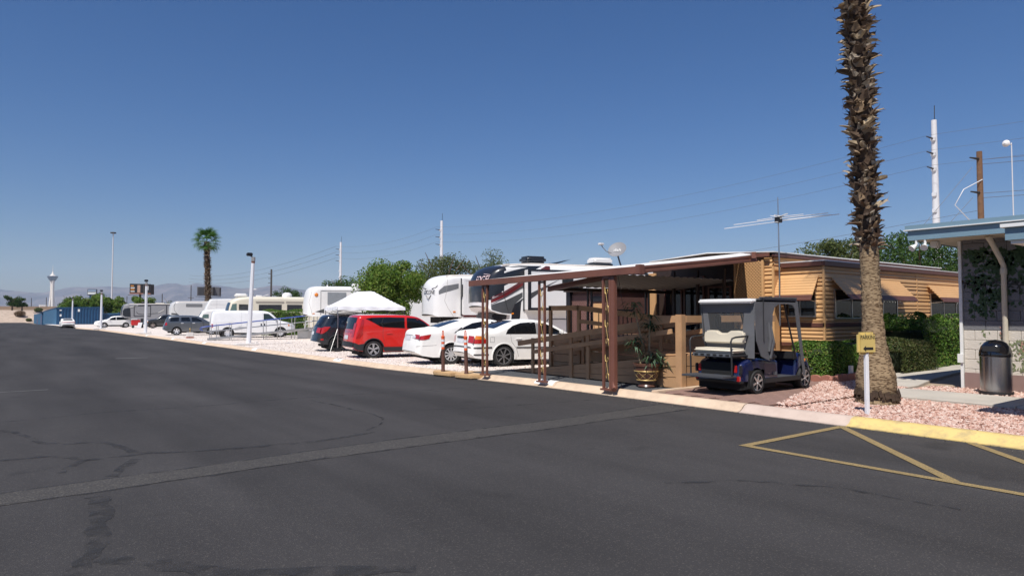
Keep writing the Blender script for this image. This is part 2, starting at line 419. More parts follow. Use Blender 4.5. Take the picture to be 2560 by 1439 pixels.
# concrete path
path = bpy.data.objects.new('path', None); COL.objects.link(path); tag(path, kind='structure')
for y0, y1 in ((-6, -4.1), (-4.08, -2.1), (-2.08, -.1), (-.08, 1.9), (1.92, 3.9), (3.92, 6.25)):
    B().box(13.25, y0, .05, 14.75, y1, .135).obj('slab', m_conc, path, bev=.01, seg=1)
q = [(13.25, 6.27), (14.75, 6.27), (15.6, 6.32), (17.5, 6.75), (17.2, 7.85), (15.3, 7.1), (13.25, 6.95)]
B().prism(q, .05, .137, 'z').obj('slab', m_conc, path, bev=.01, seg=1)
for i in range(5):
    a = 17.52 + i * 1.7
    B().prism([(a, 6.75 + i * .25), (a + 1.68, 7.0 + i * .25), (a + 1.4, 8.02 + i * .17), (a - .3, 7.86 + i * .17)], .05, .137, 'z').obj('slab', m_conc, path, bev=.01, seg=1)

# pink crushed rock, too many stones to count
def rocks(n, inside, name, mat, s0, s1, z0=.07):
    V = []; F = []
    base = [(1, 0, 0), (-1, 0, 0), (0, 1, 0), (0, -1, 0), (0, 0, 1), (0, 0, -1)]
    fc = [(0, 2, 4), (2, 1, 4), (1, 3, 4), (3, 0, 4), (2, 0, 5), (1, 2, 5), (3, 1, 5), (0, 3, 5)]
    i = 0
    while i < n:
        p = inside()
        if p is None: continue
        s = random.uniform(s0, s1); o = len(V); a = random.uniform(0, 6.28); ca, sa = math.cos(a), math.sin(a)
        sx, sy, sz = s * random.uniform(.8, 1.5), s * random.uniform(.6, 1.1), s * random.uniform(.45, .85)
        tx, ty = random.uniform(-.5, .5), random.uniform(-.5, .5)
        for bx, by, bz in base:
            x, y, z = bx * sx * random.uniform(.7, 1.2), by * sy * random.uniform(.7, 1.2), bz * sz
            V.append((p[0] + x * ca - y * sa, p[1] + x * sa + y * ca, z0 + z + tx * x + ty * y + sz * .4 + random.uniform(-.008, .012)))
        F += [tuple(q + o for q in f) for f in fc]; i += 1
    b = B(); b.v = V; b.f = F
    me = bpy.data.meshes.new(name); me.from_pydata(V, [], F)
    return link(name, me, mat)
m_rock = leafmat('pink_rock', [(.20, .10, .075), (.42, .24, .185), (.52, .33, .265), (.50, .35, .29), (.62, .47, .40), (.58, .47, .41)], trans=0, rough=.9)
def in_bed():
    x = random.uniform(KX + .34, 16.2); y = random.uniform(-1.0, 8.6)
    if random.random() > min(1, 16.0 / (x * x * .16)): return None
    if 13.22 < x < 14.78 and y < 6.3: return None
    if x < 14.95 and 6.42 < y: return None
    if x > 13.2 and 6.27 < y < 6.35 + max(0, x - 13.2) * .25 + .55: return None
    return (x, y)
def in_spill():
    x = random.uniform(KX + .6, 14.9); y = random.uniform(6.24, 8.2)
    return (x, y) if y < 6.40 + (x - KX - .6) * .36 + random.uniform(-.08, .05) else None
tag(rocks(9000, in_spill, "pink_gravel", m_rock, .018, .042, z0=.118), 'pink crushed rock spilling over the edge of the paver pad', 'gravel', kind='stuff')
tag(rocks(42000, in_bed, 'pink_gravel', m_rock, .018, .042), 'pink crushed rock around the palm and beside the path', 'gravel', kind='stuff')
def in_back():
    x = random.uniform(14.9, 27); y = random.uniform(6.5, 9.6)
    lo = 6.9 + (x - 15) * .12 + .55
    return (x, y) if y > lo - .05 else None
tag(rocks(9000, in_back, 'pink_gravel', m_rock, .02, .045), 'pink crushed rock between the hedge and the concrete path', 'gravel', kind='stuff')
def in_lot():
    y = random.uniform(15.6, 40) if random.random() < .8 else random.uniform(40, 60); x = random.uniform(KX + .36, 20)
    return (x, y)
m_lrock = leafmat('pale_rock', [(.42, .34, .29), (.6, .52, .47), (.7, .63, .58), (.76, .7, .65)], trans=0, rough=.9)
lr = rocks(12000, in_lot, 'pale_gravel', m_lrock, .012, .03, z0=0)
for v in lr.data.vertices: v.co.z += gl(v.co.y)
tag(lr, 'pale pinkish gravel spread over the parking lot', 'gravel', kind='stuff')
# scalloped red edging bricks along the bed
def scallop():
    pts = [(-.13, 0)] + [(.13 * math.sin(t) * 1.0, .12 + .07 * math.cos(t)) for t in np.linspace(-1.45, 1.45, 7)] + [(.13, 0)]
    return B().prism(pts[::-1], -.035, .035, 'y').mesh('scalloped_brick', bev=.008, seg=1)
sm = scallop(); sm.materials.append(m_scal)
edg = bpy.data.objects.new('garden_edging', None); COL.objects.link(edg); edg.location = (15.2, 7.9, .07)
tag(edg, 'low scalloped red brick edging along the foot of the hedge', 'edging')
for i, (x, y, a) in enumerate([(15.0 + k * .26, 7.85 + k * .01, .04) for k in range(4)] + [(16.0 + k * .265, 7.92 + k * .03, .1) for k in range(20)] + [(15.02, 8.0 + k * .26, 1.57) for k in range(4)]):
    o = bpy.data.objects.new('brick', sm); COL.objects.link(o); o.parent = edg
    o.location = (x - 15.2, y - 7.9, random.uniform(-.02, .02)); o.rotation_euler = (random.uniform(-.06, .06), random.uniform(-.06, .06), a)

def in_gutter():
    y = random.uniform(-1, 40); return (KX - abs(random.gauss(0, .16)) - .005, y)
gr_ = rocks(1300, in_gutter, 'kerbside_grit', leafmat('grit', [(.06, .055, .05), (.12, .105, .09), (.22, .19, .16)], trans=0, rough=.9), .003, .009, z0=0)
for v in gr_.data.vertices: v.co.z += gh(v.co.y)
tag(gr_, 'loose grit and pebbles washed along the foot of the kerb', 'grit', kind='stuff')
# ------------------------------------------------------------------ mobile home, carport, wooden ramp
m_side = M('tan_siding', (.66, .385, .17), .55, var=.05, sc=1.5, col2=(.48, .27, .12), sc2=1.0, amt2=.25)
m_tan = M('tan_board', (.54, .31, .14), .65, var=.08, sc=2.5)
m_brn = M('brown_trim', (.125, .05, .035), .5, var=.12, sc=3)
m_rust = M('rust_brown_metal', (.185, .075, .05), .45, var=.10, sc=3, col2=(.11, .045, .035), sc2=2.5, amt2=.5)
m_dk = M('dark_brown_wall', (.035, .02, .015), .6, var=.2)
m_roofw = M('white_roof_metal', (.74, .72, .69), .5, var=.05, sc=1.2, col2=(.5, .45, .40), sc2=.9, amt2=.35)
m_wood = M('ramp_wood_paint', (.47, .275, .14), .7, var=.12, sc=3, col2=(.34, .19, .10), sc2=2, amt2=.5)
m_gl = glassmat('house_glass', (.012, .014, .016), .02)
m_alu = M('aluminium', (.55, .55, .54), .35, metal=1, var=.06)
m_gold = M('gold_scroll', (.55, .38, .14), .4, metal=.3, var=.1)
m_blk = M('black_metal', (.012, .012, .014), .4, var=.1)

def siding(p0, p1, z0, z1, out, pitch=.125, depth=.034):
    """horizontal pressed-metal siding between two ground points; out = outward normal"""
    p0 = Vector((*p0, 0)); p1 = Vector((*p1, 0)); o = Vector((*out, 0))
    prof = [(0, z0)]; z = z0; k = 0
    while z < z1 - .02:
        h = pitch * (1.25 if k % 3 == 0 else .85); h = min(h, z1 - z)
        prof += [(depth, z + h * .12), (depth * .9, z + h * .5), (depth * .15, z + h * .86), (0, z + h * .97)]; z += h; k += 1
    prof.append((0, z1)); vs = []; fs = []
    for p in (p0, p1): vs += [tuple(p + o * d + Vector((0, 0, zz))) for d, zz in prof]
    n = len(prof); fs = [(i, i + 1, n + i + 1, n + i) for i in range(n - 1)]
    return B().add(vs, fs)

mh = thing('mobile_home', 'long tan metal-sided mobile home with brown trim behind the clipped hedge', 'mobile home', (18.1, 12.5, .1), world=True)
EX, TX, TY, MY, MY2 = 18.1, 18.5, 9.9, 11.2, 15.7      # end wall, tip-out end, tip-out side, main side
siding((EX, 11.2), (EX, 11.46), .78, 3.34, (-1, 0)).obj('siding', m_side, mh)
siding((EX, 11.2), (29.5, 11.2), 2.9, 3.3, (0, -1)).obj('siding', m_side, mh)
siding((TX, TY), (TX, MY), .80, 3.02, (-1, 0)).obj('siding', m_side, mh)
siding((TX, TY), (24.4, TY), .80, 3.02, (0, -1)).obj('siding', m_side, mh)
siding((24.46, TY - .0), (29.5, TY), .80, 3.02, (0, -1)).obj('siding', m_side, mh)
B().box(TX + .03, TY + .03, .3, 29.5, MY + .1, 3.0).obj('wall_core', m_tan, mh)
B().box(EX + .03, MY + .02, .3, 29.5, MY2, 3.33).obj('wall_core', m_tan, mh)
B().box(TX - .02, TY - .03, .12, 29.5, TY + .05, .78).obj('skirting', m_brn, mh)
B().box(TX - .03, TY - .04, .72, 29.5, TY + .0, .82).obj('bottom_trim', m_brn, mh)
B().box(TX - .04, TY - .02, .72, TX + .02, MY, .82).obj('bottom_trim', m_brn, mh)
B().box(TX - .045, TY - .03, 1.27, TX - .002, MY, 1.39).obj('belt_trim', m_brn, mh)
B().box(TX - .02, TY - .045, 1.27, 23.0, TY - .002, 1.39).obj('belt_trim', m_brn, mh)
for x, y in ((TX - .02, TY - .02), (24.42, TY - .01), (EX - .015, MY - .015)):
    B().box(x - .025, y - .025, .8, x + .03, y + .03, 3.02).obj('corner_post', m_side, mh)
# roof edges
B().box(TX - .10, TY - .10, 2.98, 29.6, TY - .02, 3.12).obj('fascia', m_brn, mh, bev=.015)
B().box(TX - .10, TY - .018, 2.98, TX - .02, MY - .05, 3.12).obj('fascia', m_brn, mh, bev=.015)
B().box(TX - .09, TY - .09, 3.122, 29.6, MY - .03, 3.15).obj('roof', m_roofw, mh)
B().box(EX - .08, MY - .10, 3.30, 29.6, MY - .01, 3.42).obj('fascia', m_brn, mh, bev=.015)
rf = B(); rf.add([(EX - .12, MY - .12, 3.425), (29.7, MY - .12, 3.425), (29.7, 13.4, 3.55), (EX - .12, 13.4, 3.55), (29.7, MY2 + .1, 3.42), (EX - .12, MY2 + .1, 3.42),
            (EX - .12, MY - .12, 3.455), (29.7, MY - .12, 3.455), (29.7, 13.4, 3.58), (EX - .12, 13.4, 3.58), (29.7, MY2 + .1, 3.45), (EX - .12, MY2 + .1, 3.45)],
           [(0, 1, 2, 3), (3, 2, 4, 5), (6, 9, 8, 7), (9, 11, 10, 8), (0, 6, 7, 1), (5, 4, 10, 11), (0, 3, 9, 6), (3, 5, 11, 9)])
rf.obj('roof', m_roofw, mh)
def window(axis, a0, a1, z0, z1, at, n=2):
    """window with aluminium frame; axis 'x' = on the long side, 'y' = on the end wall"""
    def bx(b, u0, u1, w0, w1, d0, d1):
        if axis == 'x': b.box(u0, at - d1, w0, u1, at - d0, w1)
        else: b.box(at - d1, u0, w0, at - d0, u1, w1)
    fr = B(); t = .035
    bx(fr, a0, a1, z0, z0 + t, .0, .05); bx(fr, a0, a1, z1 - t, z1, .0, .05)
    bx(fr, a0, a0 + t, z0 + t, z1 - t, .0, .05); bx(fr, a1 - t, a1, z0 + t, z1 - t, .0, .05)
    f = fr.obj('window', m_alu, mh)
    for i in range(1, n):
        m = a0 + (a1 - a0) * i / n; b = B(); bx(b, m - .015, m + .015, z0 + t, z1 - t, .02, .045); b.obj('mullion', m_alu, f)
    b = B(); bx(b, a0 + t, a1 - t, z0 + t, z1 - t, .015, .03); b.obj('pane', m_gl, f)
window('y', 10.1, 11.05, 1.55, 2.3, TX - .02); window('x', 19.0, 22.9, 1.5, 2.35, TY - .02, 4); window('x', 25.4, 28.6, 1.5, 2.35, TY - .02, 3)
def awning(axis, a0, a1, z0, z1, at, proj, n=9, nb=2):
    """slatted metal window awning: tan slats, the lowest ones brown"""
    aw = bpy.data.objects.new('window_awning', None); COL.objects.link(aw); aw.parent = mh
    for i in range(n):
        t0 = i / n; t1 = (i + .58) / n
        d0 = .03 + proj * t0; d1 = .03 + proj * t1; zz0 = z1 - (z1 - z0) * t0; zz1 = z1 - (z1 - z0) * t1
        lip = .04
        b = B()
        pr = [(d0, zz0), (d1, zz1), (d1 + .005, zz1 - lip), (d1 - .012, zz1 - lip), (d0 - .01, zz0 - .012)]
        vs = []
        for u in (a0, a1):
            for d, z in pr: vs.append((u, at - d, z) if axis == 'x' else (at - d, u, z))
        m = len(pr)
        b.add(vs, [tuple(range(m)), tuple(range(2 * m - 1, m - 1, -1))] + [(k, m + k, m + (k + 1) % m, (k + 1) % m) for k in range(m)])
        o = b.obj('slat', m_side if i < n - nb else m_brn, mh); o.parent = aw
    for u in (a0 + .03, a1 - .03):
        q = (lambda d, z: (u, at - d, z)) if axis == 'x' else (lambda d, z: (at - d, u, z))
        B().tube([q(.02, z0 - .05), q(proj, z0 - .005)], .01, 6).obj('brace', m_alu, aw)
awning('y', 10.02, 11.35, 2.02, 2.72, TX - .03, .42, 9)
awning('x', 18.85, 23.1, 2.05, 2.66, TY - .03, .55, 9); awning('x', 25.2, 28.9, 2.05, 2.62, TY - .03, .5, 8)
# porch front under the awning roof: lattice screen, sliding doors, dark panels
def lattice(y0, y1, z0, z1, x, step, w):
    b = B(); H = z1 - z0; L = y1 - y0
    for s, xx in ((1, x - .008), (-1, x + .002)):
        c = -H
        while c < L:
            ya, za = c, 0.0; yb, zb = c + H, H
            if ya < 0: za -= ya; ya = 0
            if yb > L: zb -= (yb - L); yb = L
            if zb - za > .03:
                if s > 0: b.beam((xx, y0 + ya, z0 + za), (xx, y0 + yb, z0 + zb), w, .006, side=(0, -1, 1))
                else: b.beam((xx, y1 - ya, z0 + za), (xx, y1 - yb, z0 + zb), w, .006, side=(0, 1, 1))
            c += step
    return b
B().box(EX - .09, 11.47, .9, EX - .05, 12.42, 3.25).obj('lattice_backing', m_brn, mh)
lt = lattice(11.50, 12.38, 1.3, 3.2, EX - .12, .10, .045).obj('lattice', m_tan, mh); lt['kind'] = 'stuff'
for y in (11.46, 12.40): B().box(EX - .14, y - .03, 1.2, EX - .08, y + .03, 3.22).obj('lattice_frame', m_side, mh)
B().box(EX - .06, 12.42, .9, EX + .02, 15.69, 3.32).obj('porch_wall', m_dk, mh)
for y0, y1, z0, z1 in ((12.55, 13.4, 1.35, 2.5), (13.55, 14.35, 1.0, 2.85), (14.42, 15.15, 1.55, 2.85)):
    f = B()
    for a in ((y0, y0 + .05, z0, z1), (y1 - .05, y1, z0, z1), (y0 + .05, y1 - .05, z0, z0 + .05), (y0 + .05, y1 - .05, z1 - .05, z1)):
        f.box(EX - .13, a[0], a[2], EX - .065, a[1], a[3])
    fo = f.obj('window', m_brn, mh)
    B().box(EX - .10, y0 + .05, z0 + .05, EX - .085, y1 - .05, z1 - .05).obj('pane', m_gl, fo)
B().box(EX - .5, 15.2, .9, EX - .45, 15.5, 3.0).obj('porch_panel', m_tan, mh)
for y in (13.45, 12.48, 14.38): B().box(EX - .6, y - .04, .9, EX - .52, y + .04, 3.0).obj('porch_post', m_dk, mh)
B().box(14.0, 11.6, .55, EX - .07, 15.6, .98).obj('porch_deck', m_wood, mh)

# carport: brown gutter beam on three scrollwork posts, ribbed white roof
cp = thing('carport', 'brown metal carport awning with scrollwork posts and ribbed white roof', 'carport', (10, 12, .1), world=True)
def gutter(p0, p1, name='gutter_beam'):
    p0 = Vector(p0); p1 = Vector(p1); d = (p1 - p0).normalized(); s = d.cross(Vector((0, 0, 1))).normalized()
    pr = [(.05, .145), (.05, .10), (.028, .085), (.05, .07), (.05, .012), (.03, 0), (-.05, 0), (-.05, .145)]
    b = B(); vs = [tuple(p + s * a + Vector((0, 0, c - .07))) for p in (p0, p1) for a, c in pr]; n = len(pr)
    b.add(vs, [tuple(range(n)), tuple(range(2 * n - 1, n - 1, -1))] + [(k, n + k, n + (k + 1) % n, (k + 1) % n) for k in range(n)])
    return b.obj(name, m_rust, cp, bev=.006)
gutter((9.9, 8.9, 2.475), (9.9, 14.8, 2.42)); gutter((9.92, 8.95, 2.48), (13.75, 8.95, 2.885), 'side_gutter')
gutter((13.4, 8.75, 2.93), (17.9, 12.1, 3.36), 'rake_trim')
B().box(17.92, 11.22, 3.30, 17.98, 12.2, 3.42).obj('wall_trim', m_rust, cp, bev=.01)
B().box(9.83, 8.87, 2.39, 9.97, 9.0, 2.58).obj('corner_cap', m_rust, cp, bev=.01)
def ribs(q, nrib, name, mat, amp=.02, th=.008):
    """ribbed roof sheet on the four corners q (two low, two high); ribs run from edge 01 to edge 32"""
    a, b_, c, d = [Vector(v) for v in q]; n = nrib * 4; vs = []; fs = []
    for lay in (0, -th):
        for i in range(n + 1):
            t = i / n; up = amp * (1 if i % 4 in (1, 2) else 0) + lay
            for p, r in ((a, b_), (d, c)):
                v = p.lerp(r, t); vs.append((v.x, v.y, v.z + up))
    m = 2 * (n + 1)
    for i in range(n):
        fs.append((2 * i, 2 * i + 1, 2 * i + 3, 2 * i + 2)); fs.append((m + 2 * i, m + 2 * i + 2, m + 2 * i + 3, m + 2 * i + 1))
    for k in (0, 1):
        for i in range(n): fs.append((2 * i + k, 2 * i + 2 + k, m + 2 * i + 2 + k, m + 2 * i + k))
    fs.append((0, 1, m + 1, m)); e = 2 * n; fs.append((e, e + 1, m + e + 1, m + e))
    return B().add(vs, fs).obj(name, mat, cp)
ribs([(9.86, 14.78, 2.47), (9.86, 10.455, 2.50), (17.95, 12.2, 3.45), (17.95, 14.78, 3.40)], 22, 'roof_sheet', m_roofw)
ribs([(9.86, 10.45, 2.505), (9.86, 8.93, 2.52), (13.78, 8.96, 2.985), (17.95, 12.19, 3.455)], 10, 'roof_sheet', m_roofw)
ribs([(12.6, 14.75, 2.42), (18.05, 14.75, 2.42), (18.05, 12.5, 2.66), (12.6, 12.5, 2.66)], 18, 'roof_sheet', M('patio_roof_metal', (.42, .39, .35), .6, var=.1), amp=.03)
gutter((12.58, 14.8, 2.34), (12.58, 12.2, 2.62), 'rake_trim')
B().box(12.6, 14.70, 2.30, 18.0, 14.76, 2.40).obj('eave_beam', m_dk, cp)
def scroll(cx, cz, s, fl=1):
    pts = []
    for t in np.linspace(0, 4.4, 16):
        r = .018 + .042 * t / 4.4; pts.append((cx + fl * r * math.cos(t + 2.6), cz + s * .10 + r * math.sin(t + 2.6)))
    a = []
    for t in np.linspace(4.4, 0, 16):
        r = .018 + .042 * t / 4.4; a.append((cx - fl * r * math.cos(t + 2.6), cz - s * .10 - r * math.sin(t + 2.6)))
    return pts + a
def post(y, zt, th=.045, wid=.19):
    p = bpy.data.objects.new('post', None); COL.objects.link(p); p.parent = cp
    for s in (-1, 1): B().box(9.92 - th / 2, y + s * wid / 2 - th / 2, .12, 9.92 + th / 2, y + s * wid / 2 + th / 2, zt).obj('upright', m_rust, p)
    B().box(9.86, y - wid / 2 - .05, .095, 9.98, y + wid / 2 + .05, .13).obj('foot_plate', m_rust, p)
    B().box(9.89, y - wid / 2, zt - .05, 9.95, y + wid / 2, zt - .01).obj('head_plate', m_rust, p)
    for k, cz in enumerate((.55, 1.25, 1.92)):
        sp = scroll(0, 0, 1)
        pts = [(9.92, y + u * 1.15, cz + v * 1.9) for u, v in sp]
        B().tube(pts, .0075, 6).obj('scroll', m_gold, p, smooth=60)
    return p
post(14.15, 2.36); post(11.9, 2.38); post(9.85, 2.40)
p3 = B(); p3.box(9.90, 9.62, .12, 9.99, 9.74, 2.40); p3.obj('downspout', m_rust, cp, bev=.012)
B().tube([(9.945, 9.68, .28), (9.93, 9.66, .17), (9.86, 9.6, .13)], .05, 10).obj('downspout_foot', m_rust, cp, smooth=60)
for x in (13.9, 14.05): B().box(x - .02, 14.55, .1, x + .02, 14.6, 2.33).obj('rear_post', m_blk, cp)
for x in (16.4, 16.55): B().box(x - .02, 14.55, .9, x + .02, 14.6, 2.33).obj('rear_post', m_blk, cp)
B().tube([(12.9, 13.6, 2.42), (12.95, 13.5, 1.9), (13.0, 13.3, 1.0)], .006, 5).obj('hanging_cable', m_blk, cp)
B().tube([(12.7, 12.2, 2.6), (12.75, 12.1, 1.9), (12.85, 11.9, 1.2)], .006, 5).obj('hanging_cable', m_blk, cp)

# wooden wheelchair ramp with its landings, rails and skirting boards
rp = thing('wooden_ramp', 'tan painted wooden wheelchair ramp with rails and plank skirting under the carport', 'ramp', (11.2, 12, .1), world=True)
def board(x, ya, za0, za1, yb, zb0, zb1, th=.03, name='plank'):
    """vertical board face in the plane x, from ya to yb"""
    return B().add([(x, ya, za0), (x, yb, zb0), (x, yb, zb1), (x, ya, za1), (x + th, ya, za0), (x + th, yb, zb0), (x + th, yb, zb1), (x + th, ya, za1)],
                   [(0, 1, 2, 3), (7, 6, 5, 4), (0, 4, 5, 1), (3, 2, 6, 7), (1, 5, 6, 2), (0, 3, 7, 4)]).obj(name, m_wood, rp)
RY0, RY1 = 14.65, 9.1
def rz(y): return .13 + (RY0 - y) / (RY0 - RY1) * .66
yy = [14.6, 11.72, 9.0]
for a, c in zip(yy, yy[1:]):                       # first run: three courses of planks under the deck line
    for k in range(3):
        f0, f1 = k / 3, (k + 1) / 3 - .02
        za, zc = rz(a), rz(c)
        board(11.2 + .004 * k, a, .12 + (za - .12) * f0, .12 + (za - .12) * f1, c, .12 + (zc - .12) * f0, .12 + (zc - .12) * f1)
B().add([(11.22, RY0, .14), (12.25, RY0, .14), (12.25, RY1, rz(RY1)), (11.22, RY1, rz(RY1))], [(0, 1, 2, 3)]).obj('deck', m_wood, rp)
def rail(x, ya, za, yb, zb, h=.13, th=.04): return B().beam((x, ya, za), (x, yb, zb), th, h).obj('rail', m_wood, rp)
for y, w in ((13.78, .09), (12.32, .10), (11.72, .09), (10.9, .09)):
    B().box(11.155, y - w / 2, .1, 11.2, y + w / 2, rz(y) + .78).obj('rail_post', m_wood, rp)
for y in (13.0, 12.0, 10.4): B().box(12.2, y - .045, .12, 12.24, y + .045, rz(y) + .78).obj('rail_post', m_wood, rp)
rail(11.14, 14.35, rz(14.35) + .69, 9.2, rz(9.2) + .74); rail(11.14, 13.7, rz(13.7) + .42, 9.2, rz(9.2) + .5, .1)
rail(12.26, 14.1, rz(14.1) + .69, 9.2, rz(9.2) + .74); rail(12.26, 13.7, rz(13.7) + .42, 9.2, rz(9.2) + .5, .1)
# turning landing at the near end, closed with boards
for k in range(3):
    z0, z1 = .12 + k * .225, .12 + (k + 1) * .225 - .014
    B().box(11.3, 8.985 + .003 * k, z0, 14.4, 9.015 + .003 * k, z1).obj('plank', m_wood, rp)
B().box(11.24, 9.02, .76, 14.4, 10.1, .80).obj('landing', m_wood, rp)
B().box(11.12, 8.94, .1, 11.27, 9.10, 1.62).obj('corner_post', m_wood, rp, bev=.01)
for x in (12.2, 13.2, 14.2): B().box(x, 8.95, .12, x + .09, 8.985, 1.58).obj('rail_post', m_wood, rp)
B().box(11.27, 8.93, 1.46, 14.5, 8.97, 1.60).obj('rail', m_wood, rp)
B().box(11.13, 9.1, 1.46, 11.17, 9.6, 1.60).obj('rail', m_wood, rp)
# second run back up behind the first, and the top landing
def rz2(y): return .80 + (y - 10.1) / (13.4 - 10.1) * .18
for a, c in ((10.1, 11.2), (11.21, 12.3), (12.31, 13.4)):
    for k in range(3):
        f0, f1 = k / 3, (k + 1) / 3 - .02
        board(12.5 + .003 * k, a, .12 + (rz2(a) - .12) * f0, .12 + (rz2(a) - .12) * f1, c, .12 + (rz2(c) - .12) * f0, .12 + (rz2(c) - .12) * f1)
B().add([(12.53, 10.1, .8), (13.9, 10.1, .8), (13.9, 13.4, .98), (12.53, 13.4, .98)], [(0, 1, 2, 3)]).obj('deck', m_wood, rp)
B().box(12.53, 13.4, .94, 14.0, 14.6, .98).obj('landing', m_wood, rp)
for k in range(4): B().box(12.5 + .003 * k, 13.42, .12 + k * .21, 12.53 + .003 * k, 14.6, .12 + (k + 1) * .21 - .012).obj('plank', m_wood, rp)
for k in range(4): B().box(12.54, 14.6 + .003 * k, .12 + k * .21, 14.0, 14.63 + .003 * k, .12 + (k + 1) * .21 - .012).obj('plank', m_wood, rp)
for y, zt in ((14.58, 1.86), (13.42, 1.86), (12.3, 1.70), (11.2, 1.60), (10.15, 1.5)): B().box(12.44, y - .05, .12, 12.5, y + .05, zt).obj('rail_post', m_wood, rp)
rail(12.46, 14.62, 1.80, 13.36, 1.80); rail(12.42, 13.36, 1.80, 10.05, 1.47); rail(12.42, 13.36, 1.45, 10.05, 1.16, .1)
B().box(12.46, 14.62, 1.74, 14.0, 14.66, 1.87).obj('rail', m_wood, rp)
for x in (13.2, 13.95): B().box(x, 14.66, .12, x + .08, 14.7, 1.86).obj('rail_post', m_wood, rp)
for i in range(9): B().box(14.05, 13.0 + i * .16, 1.0, 14.07, 13.02 + i * .16, 1.72).obj('baluster', m_blk, rp)
B().beam((14.06, 12.95, 1.74), (14.06, 14.4, 1.74), .04, .05).obj('black_handrail', m_blk, rp)

# brown lattice storage shed beyond the ramp
ls = thing('storage_shed', 'dark brown lattice shed with a tan door beyond the ramp', 'shed', (16.5, 17, .05), world=True)
B().box(16.52, 16.02, .05, 18.6, 18.1, 2.42).obj('wall', M('shed_brown', (.10, .045, .038), .8, var=.15), ls)
m_lat = M('brown_lattice', (.17, .085, .07), .7, var=.1)
l2 = lattice(16.55, 18.1, .6, 2.3, 16.49, .11, .05); l2.obj('lattice', m_lat, ls)['kind'] = 'stuff'
B().box(16.46, 16.5, .9, 16.515, 17.0, 2.0).obj('door', m_tan, ls, bev=.01)
B().box(16.44, 16.5, 2.06, 16.5, 17.05, 2.24).obj('vent', m_blk, ls)
B().box(16.38, 18.1, .9, 16.52, 18.3, 2.45).obj('corner_board', m_blk, ls)
B().box(16.3, 15.95, 2.42, 18.8, 18.35, 2.5).obj('roof', m_dk, ls)
